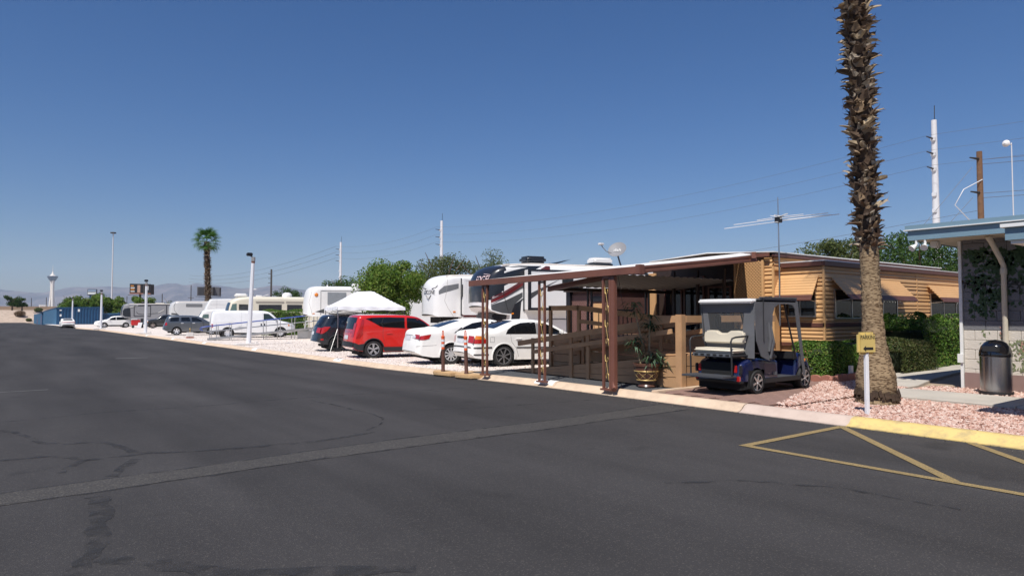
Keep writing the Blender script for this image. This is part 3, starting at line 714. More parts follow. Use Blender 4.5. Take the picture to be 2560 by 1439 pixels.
# ------------------------------------------------------------------ vehicles: a body shell lofted from its side outline
def chaikin(P, k=2):
    for _ in range(k):
        Q = [P[0]]
        for a, b in zip(P, P[1:]):
            Q.append((a[0] * .75 + b[0] * .25, a[1] * .75 + b[1] * .25)); Q.append((a[0] * .25 + b[0] * .75, a[1] * .25 + b[1] * .75))
        Q.append(P[-1]); P = Q
    return P
class Shell:
    def __init__(s, top, bot, w, arches=(), r=.12, crown=.03, nz=12, bul=(.1, .1), tap=(.08, .08), ta=.9, zbelt=.95, tumble=.18, tuck=.06, zlow=.5, nx=50, k=2, btap=None):
        P = chaikin(top, k); X = []; Z = []
        for x, z in P:
            if X and x <= X[-1] + 1e-4: x = X[-1] + 2e-4
            X.append(x); Z.append(z)
        s.X = np.array(X); s.Z = np.array(Z); s.L = X[-1]; s.x0 = X[0]
        s.bot = bot; s.arches = arches; s.w = w; s.r = r; s.crown = crown; s.bul = bul; s.tap = tap; s.ta = ta
        s.zbelt = zbelt; s.tumble = tumble; s.tuck = tuck; s.zlow = zlow; s.nz = nz
        xs = list(X) + list(np.linspace(s.x0, s.L, nx))
        for xc, zc, Rr in arches:
            for t in np.linspace(0, math.pi, 15): xs.append(xc + Rr * math.cos(t))
            xs += [xc - Rr - 1e-3, xc + Rr + 1e-3]
        for bx, bz in bot: xs.append(bx)
        xs = sorted(x for x in xs if s.x0 <= x <= s.L); s.xs = [xs[0]]
        for x in xs:
            if x - s.xs[-1] > 8e-4: s.xs.append(x)
        s.xs = np.array(s.xs)
    def zt(s, x): return np.interp(x, s.X, s.Z)
    def zb(s, x):
        z = np.interp(x, [b[0] for b in s.bot], [b[1] for b in s.bot])
        for xc, zc, Rr in s.arches:
            d = Rr * Rr - (x - xc) ** 2
            z = np.where(d > 0, np.maximum(z, zc + np.sqrt(np.maximum(d, 0))), z)
        return np.minimum(z, s.zt(x) - .002)
    def half(s, x, z):
        x = np.asarray(x, float); z = np.asarray(z, float)
        a = np.clip(1 - (x - s.x0) / s.ta, 0, 1); b = np.clip(1 - (s.L - x) / s.ta, 0, 1)
        y = s.w - s.tap[0] * a ** 2 - s.tap[1] * b ** 2
        y = y - s.tumble * np.clip(z - s.zbelt, 0, 9) ** 1.15 - s.tuck * np.clip((s.zlow - z) / max(s.zlow, .01), 0, 1) ** 2
        # distance to the upper outline rounds the edge
        d = np.full(x.shape, 9.0)
        for i in range(len(s.X) - 1):
            ax, az, bx, bz = s.X[i], s.Z[i], s.X[i + 1], s.Z[i + 1]
            dx, dz = bx - ax, bz - az; q = dx * dx + dz * dz + 1e-12
            t = np.clip(((x - ax) * dx + (z - az) * dz) / q, 0, 1)
            d = np.minimum(d, np.hypot(x - ax - t * dx, z - az - t * dz))
        e = np.clip(d, 0, s.r)
        return y - s.r + np.sqrt(np.maximum(s.r ** 2 - (s.r - e) ** 2, 0))
    def D(s, x, y, z):
        """bow of the nose and tail in plan"""
        f = max(0, 1 - (x - s.x0) / (.35 * s.L)) ** 2; g = max(0, 1 - (s.L - x) / (.35 * s.L)) ** 2
        u = 1 - min(1, (y / s.w) ** 2)
        return (x - s.bul[0] * u * f + s.bul[1] * u * g, y, z)
    def body(s):
        n = len(s.xs); m = s.nz + 1; K = 9
        T = 1 - (1 - np.linspace(0, 1, m)) ** 1.5
        xx = np.repeat(s.xs[:, None], m, 1); zb = s.zb(s.xs); zt = s.zt(s.xs)
        zz = zb[:, None] + (zt - zb)[:, None] * T[None]
        yy = s.half(xx, zz); vs = []; fs = []
        for sg in (-1, 1):
            for i in range(n):
                for j in range(m): vs.append(s.D(xx[i, j], sg * yy[i, j], zz[i, j]))
        o = n * m
        for i in range(n - 1):
            for j in range(m - 1):
                a = i * m + j
                fs.append((a, a + m, a + m + 1, a + 1)); fs.append((o + a, o + a + 1, o + a + m + 1, o + a + m))
        st = len(vs)
        for i in range(n):
            yt = yy[i, -1]
            for k in range(1, K):
                u = -1 + 2 * k / K; vs.append(s.D(xx[i, -1], yt * u, zt[i] + s.crown * (1 - u * u)))
        def id_(i, k):
            if k == 0: return i * m + m - 1
            if k == K: return o + i * m + m - 1
            return st + i * (K - 1) + k - 1
        for i in range(n - 1):
            for k in range(K): fs.append((id_(i, k), id_(i + 1, k), id_(i + 1, k + 1), id_(i, k + 1)))
        for i in range(n - 1):                                   # underside
            fs.append((i * m, o + i * m, o + (i + 1) * m, (i + 1) * m))
        return B().add(vs, fs)
    def side(s, poly, off=.006, sg=-1, nz=5, dx=.06):
        """patch on the side of the body over a polygon in (x, z)"""
        P = poly; n = len(P); x0 = min(p[0] for p in P); x1 = max(p[0] for p in P)
        xs = sorted(set([x0 + 1e-4, x1 - 1e-4] + [p[0] for p in P if x0 < p[0] < x1] + list(np.arange(x0 + dx, x1, dx))))
        vs = []; fs = []
        for x in xs:
            zs = []
            for i in range(n):
                (ax, az), (bx, bz) = P[i], P[(i + 1) % n]
                if (ax - x) * (bx - x) <= 0 and abs(ax - bx) > 1e-9: zs.append(az + (bz - az) * (x - ax) / (bx - ax))
            lo, hi = (min(zs), max(zs)) if zs else (P[0][1], P[0][1])
            zz = np.linspace(lo, hi, nz); yy = s.half(np.full(nz, x), zz) + off
            for y, z in zip(yy, zz): vs.append(s.D(x, sg * y, z))
        for i in range(len(xs) - 1):
            for j in range(nz - 1):
                a = i * nz + j; fs.append((a, a + nz, a + nz + 1, a + 1))
        return B().add(vs, fs)
    def top(s, x0, x1, wf=.9, off=.006, wf2=None, K=8):
        """patch on the upper surface between two stations (windscreen, rear window, sun roof)"""
        xs = [x0] + [x for x in s.X if x0 + 1e-3 < x < x1 - 1e-3] + [x1]; vs = []; fs = []
        for i, x in enumerate(xs):
            z = float(s.zt(x)); e = 2e-3; tx, tz = 2 * e, float(s.zt(x + e) - s.zt(x - e)); q = math.hypot(tx, tz); nx, nz_ = -tz / q, tx / q
            yt = float(s.half(np.array([x]), np.array([z]))[0]) * (wf if wf2 is None else wf + (wf2 - wf) * i / (len(xs) - 1))
            ye = float(s.half(np.array([x]), np.array([z]))[0])
            for k in range(K + 1):
                u = (-1 + 2 * k / K) * yt; p = s.D(x, u, z + s.crown * (1 - (u / ye) ** 2)); vs.append((p[0] + nx * off, p[1], p[2] + nz_ * off))
        for i in range(len(xs) - 1):
            for k in range(K):
                a = i * (K + 1) + k; fs.append((a, a + K + 1, a + K + 2, a + 1))
        return B().add(vs, fs)
    def end(s, y0, y1, z0, z1, off=.008, right=False, n=6):
        """patch on the tail (x = 0 end) or nose between heights z0..z1"""
        k = int(np.argmax(s.Z)); vs = []; fs = []
        for i in range(n):
            z = z0 + (z1 - z0) * i / (n - 1)
            if right: x = float(np.interp(z, s.Z[k:][::-1], s.X[k:][::-1]))
            else: x = float(np.interp(z, np.maximum.accumulate(s.Z[:k + 1]), s.X[:k + 1]))
            for j in range(n):
                y = y0 + (y1 - y0) * j / (n - 1); p = s.D(x, y, z + s.crown * (1 - (y / s.w) ** 2)); vs.append((p[0] + (off if right else -off), p[1], p[2]))
        for i in range(n - 1):
            for j in range(n - 1):
                a = i * n + j; fs.append((a, a + n, a + n + 1, a + 1))
        return B().add(vs, fs)
    def line(s, pts, r=.005, sg=-1, off=.001):
        Q = []
        for a, b in zip(pts, pts[1:]):
            k = max(1, int(math.hypot(b[0] - a[0], b[1] - a[1]) / .08))
            Q += [(a[0] + (b[0] - a[0]) * j / k, a[1] + (b[1] - a[1]) * j / k) for j in range(k)]
        Q.append(pts[-1])
        yy = s.half(np.array([q[0] for q in Q]), np.array([q[1] for q in Q])) + off
        return B().tube([s.D(q[0], sg * y, q[1]) for q, y in zip(Q, yy)], r, 5)

m_tyre = M('tyre', (.018, .018, .018), .8, var=.2)
m_gap = M('panel_gap', (.05, .05, .05), .8)
m_trim = M('black_trim', (.02, .02, .022), .55, var=.1)
m_under = M('underbody', (.008, .008, .008), .9)
m_carglass = glassmat('car_glass', (.008, .009, .011), .015)
m_redl = M('red_lamp', (.42, .012, .012), .12, var=.15, sc=20, coat=1)
m_whl = M('clear_lamp', (.65, .65, .66), .1, var=.2, sc=25, coat=1)
m_orl = M('amber_lamp', (.75, .22, .02), .15, coat=1)
m_silver = M('silver_wheel', (.80, .80, .81), .3, metal=.55, var=.05)
m_dkrim = M('dark_wheel', (.03, .03, .033), .3, metal=.5)
m_plate = M('number_plate', (.62, .63, .66), .5, var=.25, sc=30)
def paint(name, col, metal=0., rough=.25, dirt=None):
    return M(name, col, rough, metal, var=.025, sc=1.2, coat=1.0, col2=dirt, sc2=1.5, amt2=.18)

def wheel(par, x, y, r, w, spokes=5, rim=None, face=-1, rr=.66, sw=.05, two=False):
    """tyre with a spoked rim; face = side the rim looks to"""
    c = (x, y, r)
    pr = [(r * rr, -w / 2), (r * .93, -w / 2), (r * .985, -w * .40), (r, -w * .28), (r, w * .28), (r * .985, w * .40), (r * .93, w / 2), (r * rr, w / 2)]
    wh = B().lathe(pr, c, 28, 'y').obj('wheel', m_tyre, par, smooth=40)
    R0 = r * rr; f = y + face * w / 2
    b = B().lathe([(R0 * 1.02, face * w * .49), (R0 * .93, face * w * .46), (R0 * .9, face * w * .28), (R0 * .9, -face * w * .4)], c, 28, 'y')
    n = spokes
    b.lathe([(R0 * .9, face * w * .05), (.001, face * w * .05)], c, 20, 'y')
    bs = B().lathe([(R0 * 1.02, face * w * .495), (R0 * .92, face * w * .47)], c, 28, 'y')
    for i in range(n):
        t = 2 * math.pi * i / n + .3
        for dt in ((-.13, .13) if two else (0,)):
            q = t + dt; ca, sa = math.cos(q), math.sin(q)
            bs.beam((x + ca * R0 * .12, f - face * w * .10, r + sa * R0 * .12), (x + ca * R0 * .95, f - face * w * .05, r + sa * R0 * .95), sw, .03, side=(-sa, 0, ca))
    bs.lathe([(.001, face * w * .44), (R0 * .14, face * w * .43), (R0 * .2, face * w * .36)], c, 14, 'y')
    b.obj('rim_well', m_dkrim, wh, smooth=40); bs.obj('rim', rim or m_silver, wh, smooth=40)
    return wh

def wheels(t, xs, w, r, tw=.22, **k):
    for x in xs:
        for sg in (-1, 1): wheel(t, x, sg * (w - tw / 2 - .02), r, tw, face=sg, **k)

def sides(t, sh, poly, name, mat, off=.006, far=True, **k):
    o = sh.side(poly, off, -1, **k).obj(name, mat, t, smooth=60)
    if far: sh.side(poly, off, 1, **k).obj(name, mat, t, smooth=60)
    return o
def mirror_(t, x, w, z, mat, s=1):
    for sg in (-1, 1):
        b = B(); b.box(x, min(sg * (w - .06), sg * (w + .16)), z, x + .10, max(sg * (w - .06), sg * (w + .16)), z + .15)
        b.obj('wing_mirror', mat, t, bev=.04)
def carbase(name, label, loc, rz, top, bot, w, wr, wx, mat, Rarch=None, arch_lip=None, group='cars parked in the gravel lot', piv=True, **k):
    if piv:                                           # turn about the tyre nearest the camera
        px, py = wx[0], -w; c, q = math.cos(rz), math.sin(rz)
        loc = (loc[0] + px - (px * c - py * q), loc[1] + py - (px * q + py * c), loc[2])
    t = thing(name, label, 'car', loc, rz, group)
    Ra = Rarch or wr * 1.16
    sh = Shell(top, bot, w, arches=[(x, wr, Ra) for x in wx], **k)
    sh.body().obj('body', mat, t, smooth=50)
    L = sh.L
    B().box(.25, -w * .8, .2, L - .25, w * .8, .55).obj('underbody', m_under, t)
    for x in wx:
        B().box(x - Ra * .98, -w * .93, wr * .3, x + Ra * .98, w * .93, wr + Ra * .9).obj('wheel_housing', m_under, t)
        if arch_lip:
            pts = [(x + (Ra + .012) * math.cos(a), wr + (Ra + .012) * math.sin(a)) for a in np.linspace(-.25, math.pi + .25, 22)]
            pts = [p for p in pts if p[1] > float(np.interp(p[0], [q[0] for q in bot], [q[1] for q in bot])) + .01]
            for sg in (-1, 1): sh.line(pts, .022, sg).obj('arch_trim', arch_lip, t, smooth=60)
    return t, sh

# --- red box-shaped hatchback (tail towards the street)
m_red = paint('red_paint', (.62, .018, .012))
t, sh = carbase('hatchback', 'bright red boxy hatchback with black wheels parked under the end of the white canopy', (10.60, 24.3, gl(23.6)), R(-10),
    [(0, .42), (.02, .55), (.03, .72), (.06, .9), (.11, 1.1), (.18, 1.38), (.23, 1.56), (.36, 1.60), (1.2, 1.61), (2.0, 1.6), (2.45, 1.55), (2.72, 1.42), (3.15, 1.1), (3.3, 1.03), (3.9, .96), (4.12, .83), (4.18, .6), (4.2, .4)],
    [(0, .41), (.15, .3), (.5, .24), (3.7, .22), (4.1, .28), (4.2, .39)], .90, .335, (.75, 3.32), m_red, zbelt=1.0, tumble=.10, r=.09, bul=(.10, .22), tap=(.05, .12), arch_lip=m_trim)
sides(t, sh, [(.46, 1.475), (.7, 1.36), (1.0, 1.19), (1.12, 1.16), (1.95, 1.11), (1.95, 1.51), (1.3, 1.525), (.7, 1.51)], 'window', m_carglass, .009)
sides(t, sh, [(2.04, 1.105), (3.06, 1.07), (2.74, 1.34), (2.48, 1.485), (2.04, 1.51)], 'window', m_carglass)
sh.line([(1.12, 1.16), (1.05, 1.3), (1.12, 1.5)], .012, off=.008).obj('window_pillar', m_trim, t)
sides(t, sh, [(.09, .74), (.24, .78), (.34, .92), (.33, 1.2), (.40, 1.44), (.33, 1.45), (.22, 1.1), (.13, .95)], 'tail_lamp', m_redl, .012)
for a in ((-.80, -.60), (.60, .80)): sh.end(*a, .80, 1.30, .010).obj('tail_lamp', m_redl, t)
sh.end(-.66, .66, .93, 1.02).obj('tail_lamp_bar', m_redl, t); sh.end(-.72, .72, 1.06, 1.5, .006).obj('rear_window', m_carglass, t)
sides(t, sh, [(.0, .42), (.15, .31), (.36, .28), (.38, .55), (.2, .52), (.03, .6)], 'bumper', m_trim, .012); sh.end(-.82, .82, .43, .60, .014).obj('bumper', m_trim, t)
sh.end(-.26, .26, .68, .82).obj('number_plate', m_plate, t)
sides(t, sh, [(1.16, .25), (2.92, .23), (2.92, .40), (1.16, .42)], 'sill', m_trim, .012)
for ln in ([(1.98, 1.14), (1.98, .4)], [(1.12, 1.16), (1.1, .85), (1.16, .62)], [(3.0, 1.08), (2.96, .4)]):
    sh.line(ln, .005).obj('door_gap', m_gap, t)
for x in (1.25, 2.2): sh.line([(x, .93), (x + .2, .935)], .02, off=.012).obj('door_handle', m_red, t, smooth=60)
sh.line([(1.14, .96), (1.6, .99), (2.4, .985), (3.0, .96)], .006, off=-.003).obj('crease', m_red, t, smooth=60)
sh.top(2.74, 3.2, .9, .006).obj('windscreen', m_carglass, t); mirror_(t, 2.95, .88, 1.04, m_red)
wheels(t, (.75, 3.32), .90, .335, spokes=5, rim=M('two_tone_wheel', (.5, .5, .51), .3, metal=.6), two=True, sw=.035)

# --- white saloon (left of the pair)
m_w1 = paint('white_paint', (.80, .80, .80), dirt=(.6, .58, .55))
t, sh = carbase('sedan', 'white sedan with silver wheels and scuffed rear bumper parked beside the red hatchback', (10.76, 19.72, gl(19.2)), R(-12),
    [(0, .42), (.02, .62), (.06, .8), (.12, 1.06), (.22, 1.12), (.55, 1.15), (.75, 1.165), (1.25, 1.34), (1.6, 1.42), (2.1, 1.465), (2.6, 1.45), (2.95, 1.36), (3.6, 1.05), (3.8, .99), (4.4, .88), (4.72, .74), (4.82, .55), (4.85, .36)],
    [(0, .41), (.15, .3), (.5, .24), (4.2, .2), (4.7, .24), (4.85, .35)], .92, .33, (1.1, 3.85), m_w1, zbelt=.98, tumble=.26, r=.14, bul=(.16, .25), tap=(.09, .14), arch_lip=m_w1)
sides(t, sh, [(1.30, 1.02), (1.55, 1.20), (1.85, 1.33), (2.2, 1.385), (2.42, 1.385), (2.46, 1.02)], 'window', m_carglass)
sides(t, sh, [(2.56, 1.01), (2.53, 1.38), (2.85, 1.33), (3.3, 1.12), (3.42, 1.0)], 'window', m_carglass)
sides(t, sh, [(1.19, 1.02), (1.28, 1.02), (1.5, 1.18), (1.45, 1.19)], 'window', m_carglass)
sh.top(.78, 1.5, .84, .007).obj('rear_window', m_carglass, t); sh.top(2.98, 3.62, .86).obj('windscreen', m_carglass, t)
sides(t, sh, [(.09, .80), (.12, .93), (.42, .98), (.36, .84), (.2, .80)], 'tail_lamp', m_redl, .012)
for a in ((-.84, -.56), (.56, .84)):
    sh.end(*a, .82, .96).obj('tail_lamp', m_redl, t); sh.end(a[0] * .75, a[1] * .75, .84, .91, .012).obj('reversing_lamp', m_whl, t)
sh.end(-.27, .27, .76, .90).obj('number_plate', m_plate, t); sh.end(-.4, .4, .93, .96, .02).obj('boot_trim', m_w1, t)
for ln in ([(2.5, 1.02), (2.5, .34)], [(1.28, 1.0), (1.36, .72), (1.56, .5)], [(3.45, .99), (3.42, .34)], [(.0, .60), (.6, .63)]): sh.line(ln, .004).obj('door_gap', m_gap, t)
for x in (1.5, 2.66): sh.line([(x, .86), (x + .2, .865)], .018, off=.012).obj('door_handle', m_w1, t, smooth=60)
wheels(t, (1.1, 3.85), .92, .33, spokes=10, rim=m_silver, sw=.04); mirror_(t, 3.2, .9, .99, m_w1)

# --- white saloon (right of the pair, beside the carport)
t, sh = carbase('sedan', 'white sedan with dark spoked wheels and black side moulding parked beside the carport', (11.42, 17.57, gl(17)), R(-11),
    [(0, .42), (.02, .6), (.05, .8), (.09, 1.02), (.16, 1.07), (.5, 1.105), (.78, 1.12), (1.2, 1.30), (1.55, 1.39), (2.0, 1.415), (2.45, 1.385), (2.75, 1.30), (3.3, 1.0), (3.45, .96), (4.1, .83), (4.38, .68), (4.45, .5), (4.47, .34)],
    [(0, .41), (.1, .28), (.5, .22), (3.9, .18), (4.3, .2), (4.47, .33)], .87, .325, (1.0, 3.72), m_w1, zbelt=.94, tumble=.27, r=.13, bul=(.13, .2), tap=(.08, .12), arch_lip=m_w1)
sides(t, sh, [(1.06, .99), (1.14, 1.12), (1.32, 1.24), (1.6, 1.325), (1.98, 1.35), (2.12, 1.34), (2.12, .985)], 'window', m_carglass)
sides(t, sh, [(2.24, .98), (2.22, 1.335), (2.5, 1.29), (2.95, 1.08), (3.14, .96)], 'window', m_carglass)
for q in (1.36, 1.37): sh.line([(1.4, .99), (1.37, 1.25)], .012, off=.004).obj('window_pillar', m_trim, t)
sides(t, sh, [(2.125, .98), (2.235, .98), (2.215, 1.34), (2.125, 1.345)], 'door_pillar', M('pillar_grey', (.25, .25, .26), .3), .005)
sh.top(.8, 1.45, .82, .007).obj('rear_window', m_carglass, t); sh.top(2.78, 3.32, .84).obj('windscreen', m_carglass, t)
for poly, mt in (([(.06, .71), (.09, .83), (.40, .84), (.40, .72)], m_redl), ([(.09, .835), (.12, .95), (.34, .93), (.40, .845)], m_orl)):
    sides(t, sh, poly, 'tail_lamp', mt, .012)
for a in ((-.80, -.52), (.52, .80)): sh.end(*a, .72, .93).obj('tail_lamp', m_redl, t)
sh.end(-.26, .26, .70, .82).obj('number_plate', m_plate, t); sh.end(-.3, .3, .84, .9, .02).obj('boot_handle', m_trim, t)
sides(t, sh, [(.02, .56), (.6, .57), (.6, .615), (.02, .60)], 'side_moulding', m_trim, .012); sides(t, sh, [(1.42, .56), (3.2, .53), (3.2, .57), (1.42, .595)], 'side_moulding', m_trim, .012)
sides(t, sh, [(.05, .36), (.5, .36), (.5, .40), (.05, .40)], 'bumper_strip', m_trim, .01); sh.end(-.7, .7, .57, .605, .012).obj('bumper_strip', m_trim, t)
for ln in ([(2.17, .98), (2.17, .3)], [(1.22, .98), (1.26, .75), (1.42, .55), (1.5, .3)], [(3.16, .95), (3.12, .3)], [(.55, .75), (.55, .9), (.68, .9), (.68, .75), (.55, .75)]): sh.line(ln, .004).obj('door_gap', m_gap, t)
for x in (1.40, 2.32): sh.line([(x, .84), (x + .2, .845)], .018, off=.012).obj('door_handle', m_w1, t, smooth=60)
wheels(t, (1.0, 3.72), .87, .325, spokes=7, rim=M('dark_alloy', (.36, .36, .37), .25, metal=.7), sw=.032, rr=.76); mirror_(t, 2.95, .85, .96, m_w1)

# --- dark crossover left of the red car
m_dkb = paint('dark_blue_grey_paint', (.018, .021, .026), metal=.1)
t, sh = carbase('crossover', 'dark blue-grey crossover with red tail lamps half under the white canopy', (11.46, 29.78, gl(29.3)), R(-11),
    [(0, .45), (.03, .6), (.06, .8), (.12, 1.05), (.3, 1.36), (.40, 1.56), (.5, 1.6), (1.2, 1.65), (2.0, 1.64), (2.5, 1.55), (3.1, 1.14), (3.3, 1.06), (3.95, .96), (4.17, .8), (4.24, .55), (4.25, .4)],
    [(0, .44), (.15, .34), (.5, .28), (3.8, .25), (4.2, .3), (4.25, .39)], .885, .34, (.8, 3.35), m_dkb, zbelt=1.05, tumble=.2, r=.13, bul=(.2, .22), tap=(.1, .14), arch_lip=m_trim)
sides(t, sh, [(.95, 1.22), (1.2, 1.45), (1.95, 1.5), (1.95, 1.14), (1.15, 1.16)], 'window', m_carglass); sides(t, sh, [(2.05, 1.13), (3.0, 1.1), (2.5, 1.44), (2.05, 1.5)], 'window', m_carglass)
sides(t, sh, [(.5, 1.18), (.66, 1.5), (.86, 1.52), (.62, 1.2)], 'quarter_window', m_carglass); sh.end(-.66, .66, 1.1, 1.5).obj('rear_window', m_carglass, t)
sides(t, sh, [(.09, .78), (.12, 1.02), (.26, 1.1), (.5, 1.1), (.36, .92), (.2, .8)], 'tail_lamp', m_redl, .012)
for a in ((-.82, -.5), (.5, .82)): sh.end(*a, .82, 1.04).obj('tail_lamp', m_redl, t)
sides(t, sh, [(0, .46), (.15, .34), (.4, .30), (.4, .52), (.05, .6)], 'bumper', m_trim, .012); sides(t, sh, [(.10, .5), (.22, .5), (.2, .58), (.1, .57)], 'reflector', m_redl, .018)
sh.end(-.26, .26, .72, .86).obj('number_plate', m_plate, t); sh.top(2.55, 3.12, .86).obj('windscreen', m_carglass, t)
for ln in ([(2.0, 1.12), (2.0, .4)], [(1.12, 1.16), (1.1, .9), (1.22, .6)]): sh.line(ln, .005).obj('door_gap', m_under, t)
sh.line([(1.2, .95), (1.42, .955)], .02, off=.012).obj('door_handle', m_dkb, t, smooth=60)
sh.line([(.5, 1.66), (1.2, 1.70), (2.2, 1.68)], .02, off=-.10).obj('roof_rail', m_trim, t, smooth=60)
wheels(t, (.8, 3.35), .885, .34, spokes=6, rim=m_dkrim, sw=.05); mirror_(t, 2.85, .87, 1.06, m_dkb)

# --- white cargo van
t = thing('cargo_van', 'long white cargo van with a dented lower side parked behind the metal ramp', 'van', (12.45, 51.95, gl(51) - .02), R(-11), 'cars parked in the gravel lot')
sh = Shell([(0, .5), (.01, .9), (.04, 1.4), (.12, 1.82), (.25, 1.93), (.5, 1.95), (3.4, 1.95), (3.8, 1.9), (4.05, 1.78), (4.5, 1.32), (4.65, 1.22), (5.3, 1.06), (5.52, .92), (5.56, .7), (5.58, .42)],
           [(0, .48), (.3, .42), (5.2, .34), (5.58, .41)], 1.0, arches=[(1.1, .37, .44), (4.68, .37, .44)], zbelt=1.1, tumble=.10, r=.14, bul=(.05, .25), tap=(.05, .14), tuck=.08, zlow=.7)
sh.body().obj('body', M('van_white', (.80, .80, .80), .35, coat=.6, var=.03, col2=(.55, .53, .5), sc2=1.4, amt2=.25), t, smooth=50)
B().box(.3, -.8, .3, 5.2, .8, .6).obj('underbody', m_under, t)
for x in (1.1, 4.68): B().box(x - .43, -.93, .12, x + .43, .93, .78).obj('wheel_housing', m_under, t)
sides(t, sh, [(3.5, 1.3), (3.5, 1.76), (3.85, 1.74), (4.28, 1.36), (4.3, 1.27)], 'window', glassmat('van_glass', (.03, .045, .042), .02))
sides(t, sh, [(.02, .78), (.05, 1.02), (.14, 1.02), (.14, .78)], 'tail_lamp', m_redl, .012); sides(t, sh, [(5.3, .82), (5.3, .98), (5.48, .95), (5.5, .82)], 'head_lamp', m_whl, .012); sides(t, sh, [(5.2, .84), (5.2, .96), (5.29, .96), (5.29, .84)], 'indicator', m_orl, .013)
sides(t, sh, [(0, .44), (.9, .42), (.6, .58), (0, .56)], 'rear_bumper', m_trim, .02); sides(t, sh, [(5.2, .40), (5.57, .42), (5.57, .58), (5.2, .58)], 'front_bumper', M('grey_bumper', (.2, .2, .21), .5), .02)
for ln in ([(3.42, 1.9), (3.42, .45)], [(2.0, 1.9), (2.0, .5)], [(.3, 1.12), (4.4, 1.12)], [(4.42, 1.25), (4.4, .8)]): sh.line(ln, .005, off=-.002).obj('door_gap', M('gap_grey', (.25, .25, .25), .6), t)
for x in (3.3, 3.52): sides(t, sh, [(x, .9), (x + .09, .9), (x + .09, 1.03), (x, 1.03)], 'door_handle', m_trim, .01)
sides(t, sh, [(1.55, .55), (1.9, .6), (2.3, .72), (2.35, .8), (1.9, .86), (1.6, .76)], 'dent', M('dent_grey', (.5, .5, .5), .5, var=.3, sc=5, bump=.6, bsc=4), .003)
sh.top(4.1, 4.56, .86).obj('windscreen', m_carglass, t); wheels(t, (1.1, 4.68), 1.0, .37, .24, spokes=8, rim=m_silver, rr=.58, sw=.09); mirror_(t, 4.28, .98, 1.28, m_trim)

# --- grey retro wagon
m_gry = paint('grey_paint', (.15, .16, .17), metal=.75, rough=.35)
t, sh = carbase('wagon', 'grey rounded wagon with chrome-spoked wheels parked left of the white van', (11.1, 61.6, gl(61)), R(-10),
    [(0, .45), (.02, .62), (.04, .75), (.12, .95), (.2, 1.25), (.32, 1.5), (.5, 1.57), (1.4, 1.6), (2.3, 1.56), (2.7, 1.44), (3.2, 1.12), (3.4, 1.04), (4.1, .98), (4.36, .85), (4.46, .6), (4.48, .42)],
    [(0, .44), (.2, .32), (4.2, .28), (4.48, .41)], .88, .33, (.9, 3.53), m_gry, zbelt=1.02, tumble=.2, r=.13, bul=(.14, .22), tap=(.07, .12), arch_lip=m_gry)
for q in ([(.42, 1.12), (.46, 1.4), (.55, 1.44), (1.05, 1.46), (1.05, 1.14)], [(1.22, 1.14), (1.22, 1.46), (1.82, 1.46), (1.9, 1.13)], [(2.02, 1.13), (1.98, 1.45), (2.35, 1.43), (2.75, 1.2), (2.8, 1.1)]): sides(t, sh, q, 'window', m_carglass)
sides(t, sh, [(.04, .8), (.10, 1.05), (.2, 1.04), (.22, .82)], 'tail_lamp', m_redl, .012); sh.end(-.6, .6, 1.12, 1.48).obj('rear_window', m_carglass, t)
sides(t, sh, [(0, .5), (.6, .5), (.6, .64), (0, .64)], 'bumper', m_gry, .02)
for ln in ([(1.96, 1.1), (1.98, .4)], [(1.14, 1.12), (1.16, .8)], [(2.9, 1.08), (2.85, .4)]): sh.line(ln, .005).obj('door_gap', m_under, t)
for x in (1.2, 2.05): sh.line([(x, .97), (x + .2, .975)], .02, off=.012).obj('door_handle', m_silver, t, smooth=60)
sh.top(2.72, 3.22, .86).obj('windscreen', m_carglass, t); wheels(t, (.9, 3.53), .88, .33, spokes=5, rim=m_silver, sw=.09); mirror_(t, 2.75, .86, 1.04, m_gry)

# --- far row: white crossover and dark SUV with their noses to the street
t, sh = carbase('crossover', 'white crossover with black roof glass nosed towards the street by the blue sheds', (11.9, 113.5, gl(113)), R(2),
    [(0, .45), (.03, .62), (.08, .82), (.2, .95), (.9, 1.06), (1.15, 1.12), (1.75, 1.5), (2.2, 1.66), (2.9, 1.69), (3.7, 1.62), (4.2, 1.4), (4.5, 1.1), (4.62, .9), (4.65, .5)],
    [(0, .44), (.2, .28), (4.3, .28), (4.65, .45)], .92, .36, (.93, 3.63), m_w1, zbelt=1.05, tumble=.22, r=.14, bul=(.25, .15), tap=(.14, .08), arch_lip=m_trim)
for q in ([(1.35, 1.14), (1.8, 1.44), (2.25, 1.56), (2.35, 1.56), (2.35, 1.12)], [(2.42, 1.12), (2.42, 1.57), (3.1, 1.57), (3.7, 1.5), (4.05, 1.3), (3.5, 1.15)]): sides(t, sh, q, 'window', m_carglass)
sides(t, sh, [(.05, .72), (.1, .86), (.5, .92), (.4, .8)], 'head_lamp', m_whl, .012); sides(t, sh, [(1.35, .3), (3.2, .3), (3.2, .42), (1.35, .42)], 'sill', m_trim, .012)
sides(t, sh, [(4.2, .95), (4.3, 1.08), (4.55, 1.05), (4.6, .92)], 'tail_lamp', m_redl, .012)
sh.top(1.2, 1.75, .86).obj('windscreen', m_carglass, t); wheels(t, (.93, 3.63), .92, .36, spokes=5, rim=m_silver, sw=.06); mirror_(t, 1.5, .9, 1.1, m_w1)
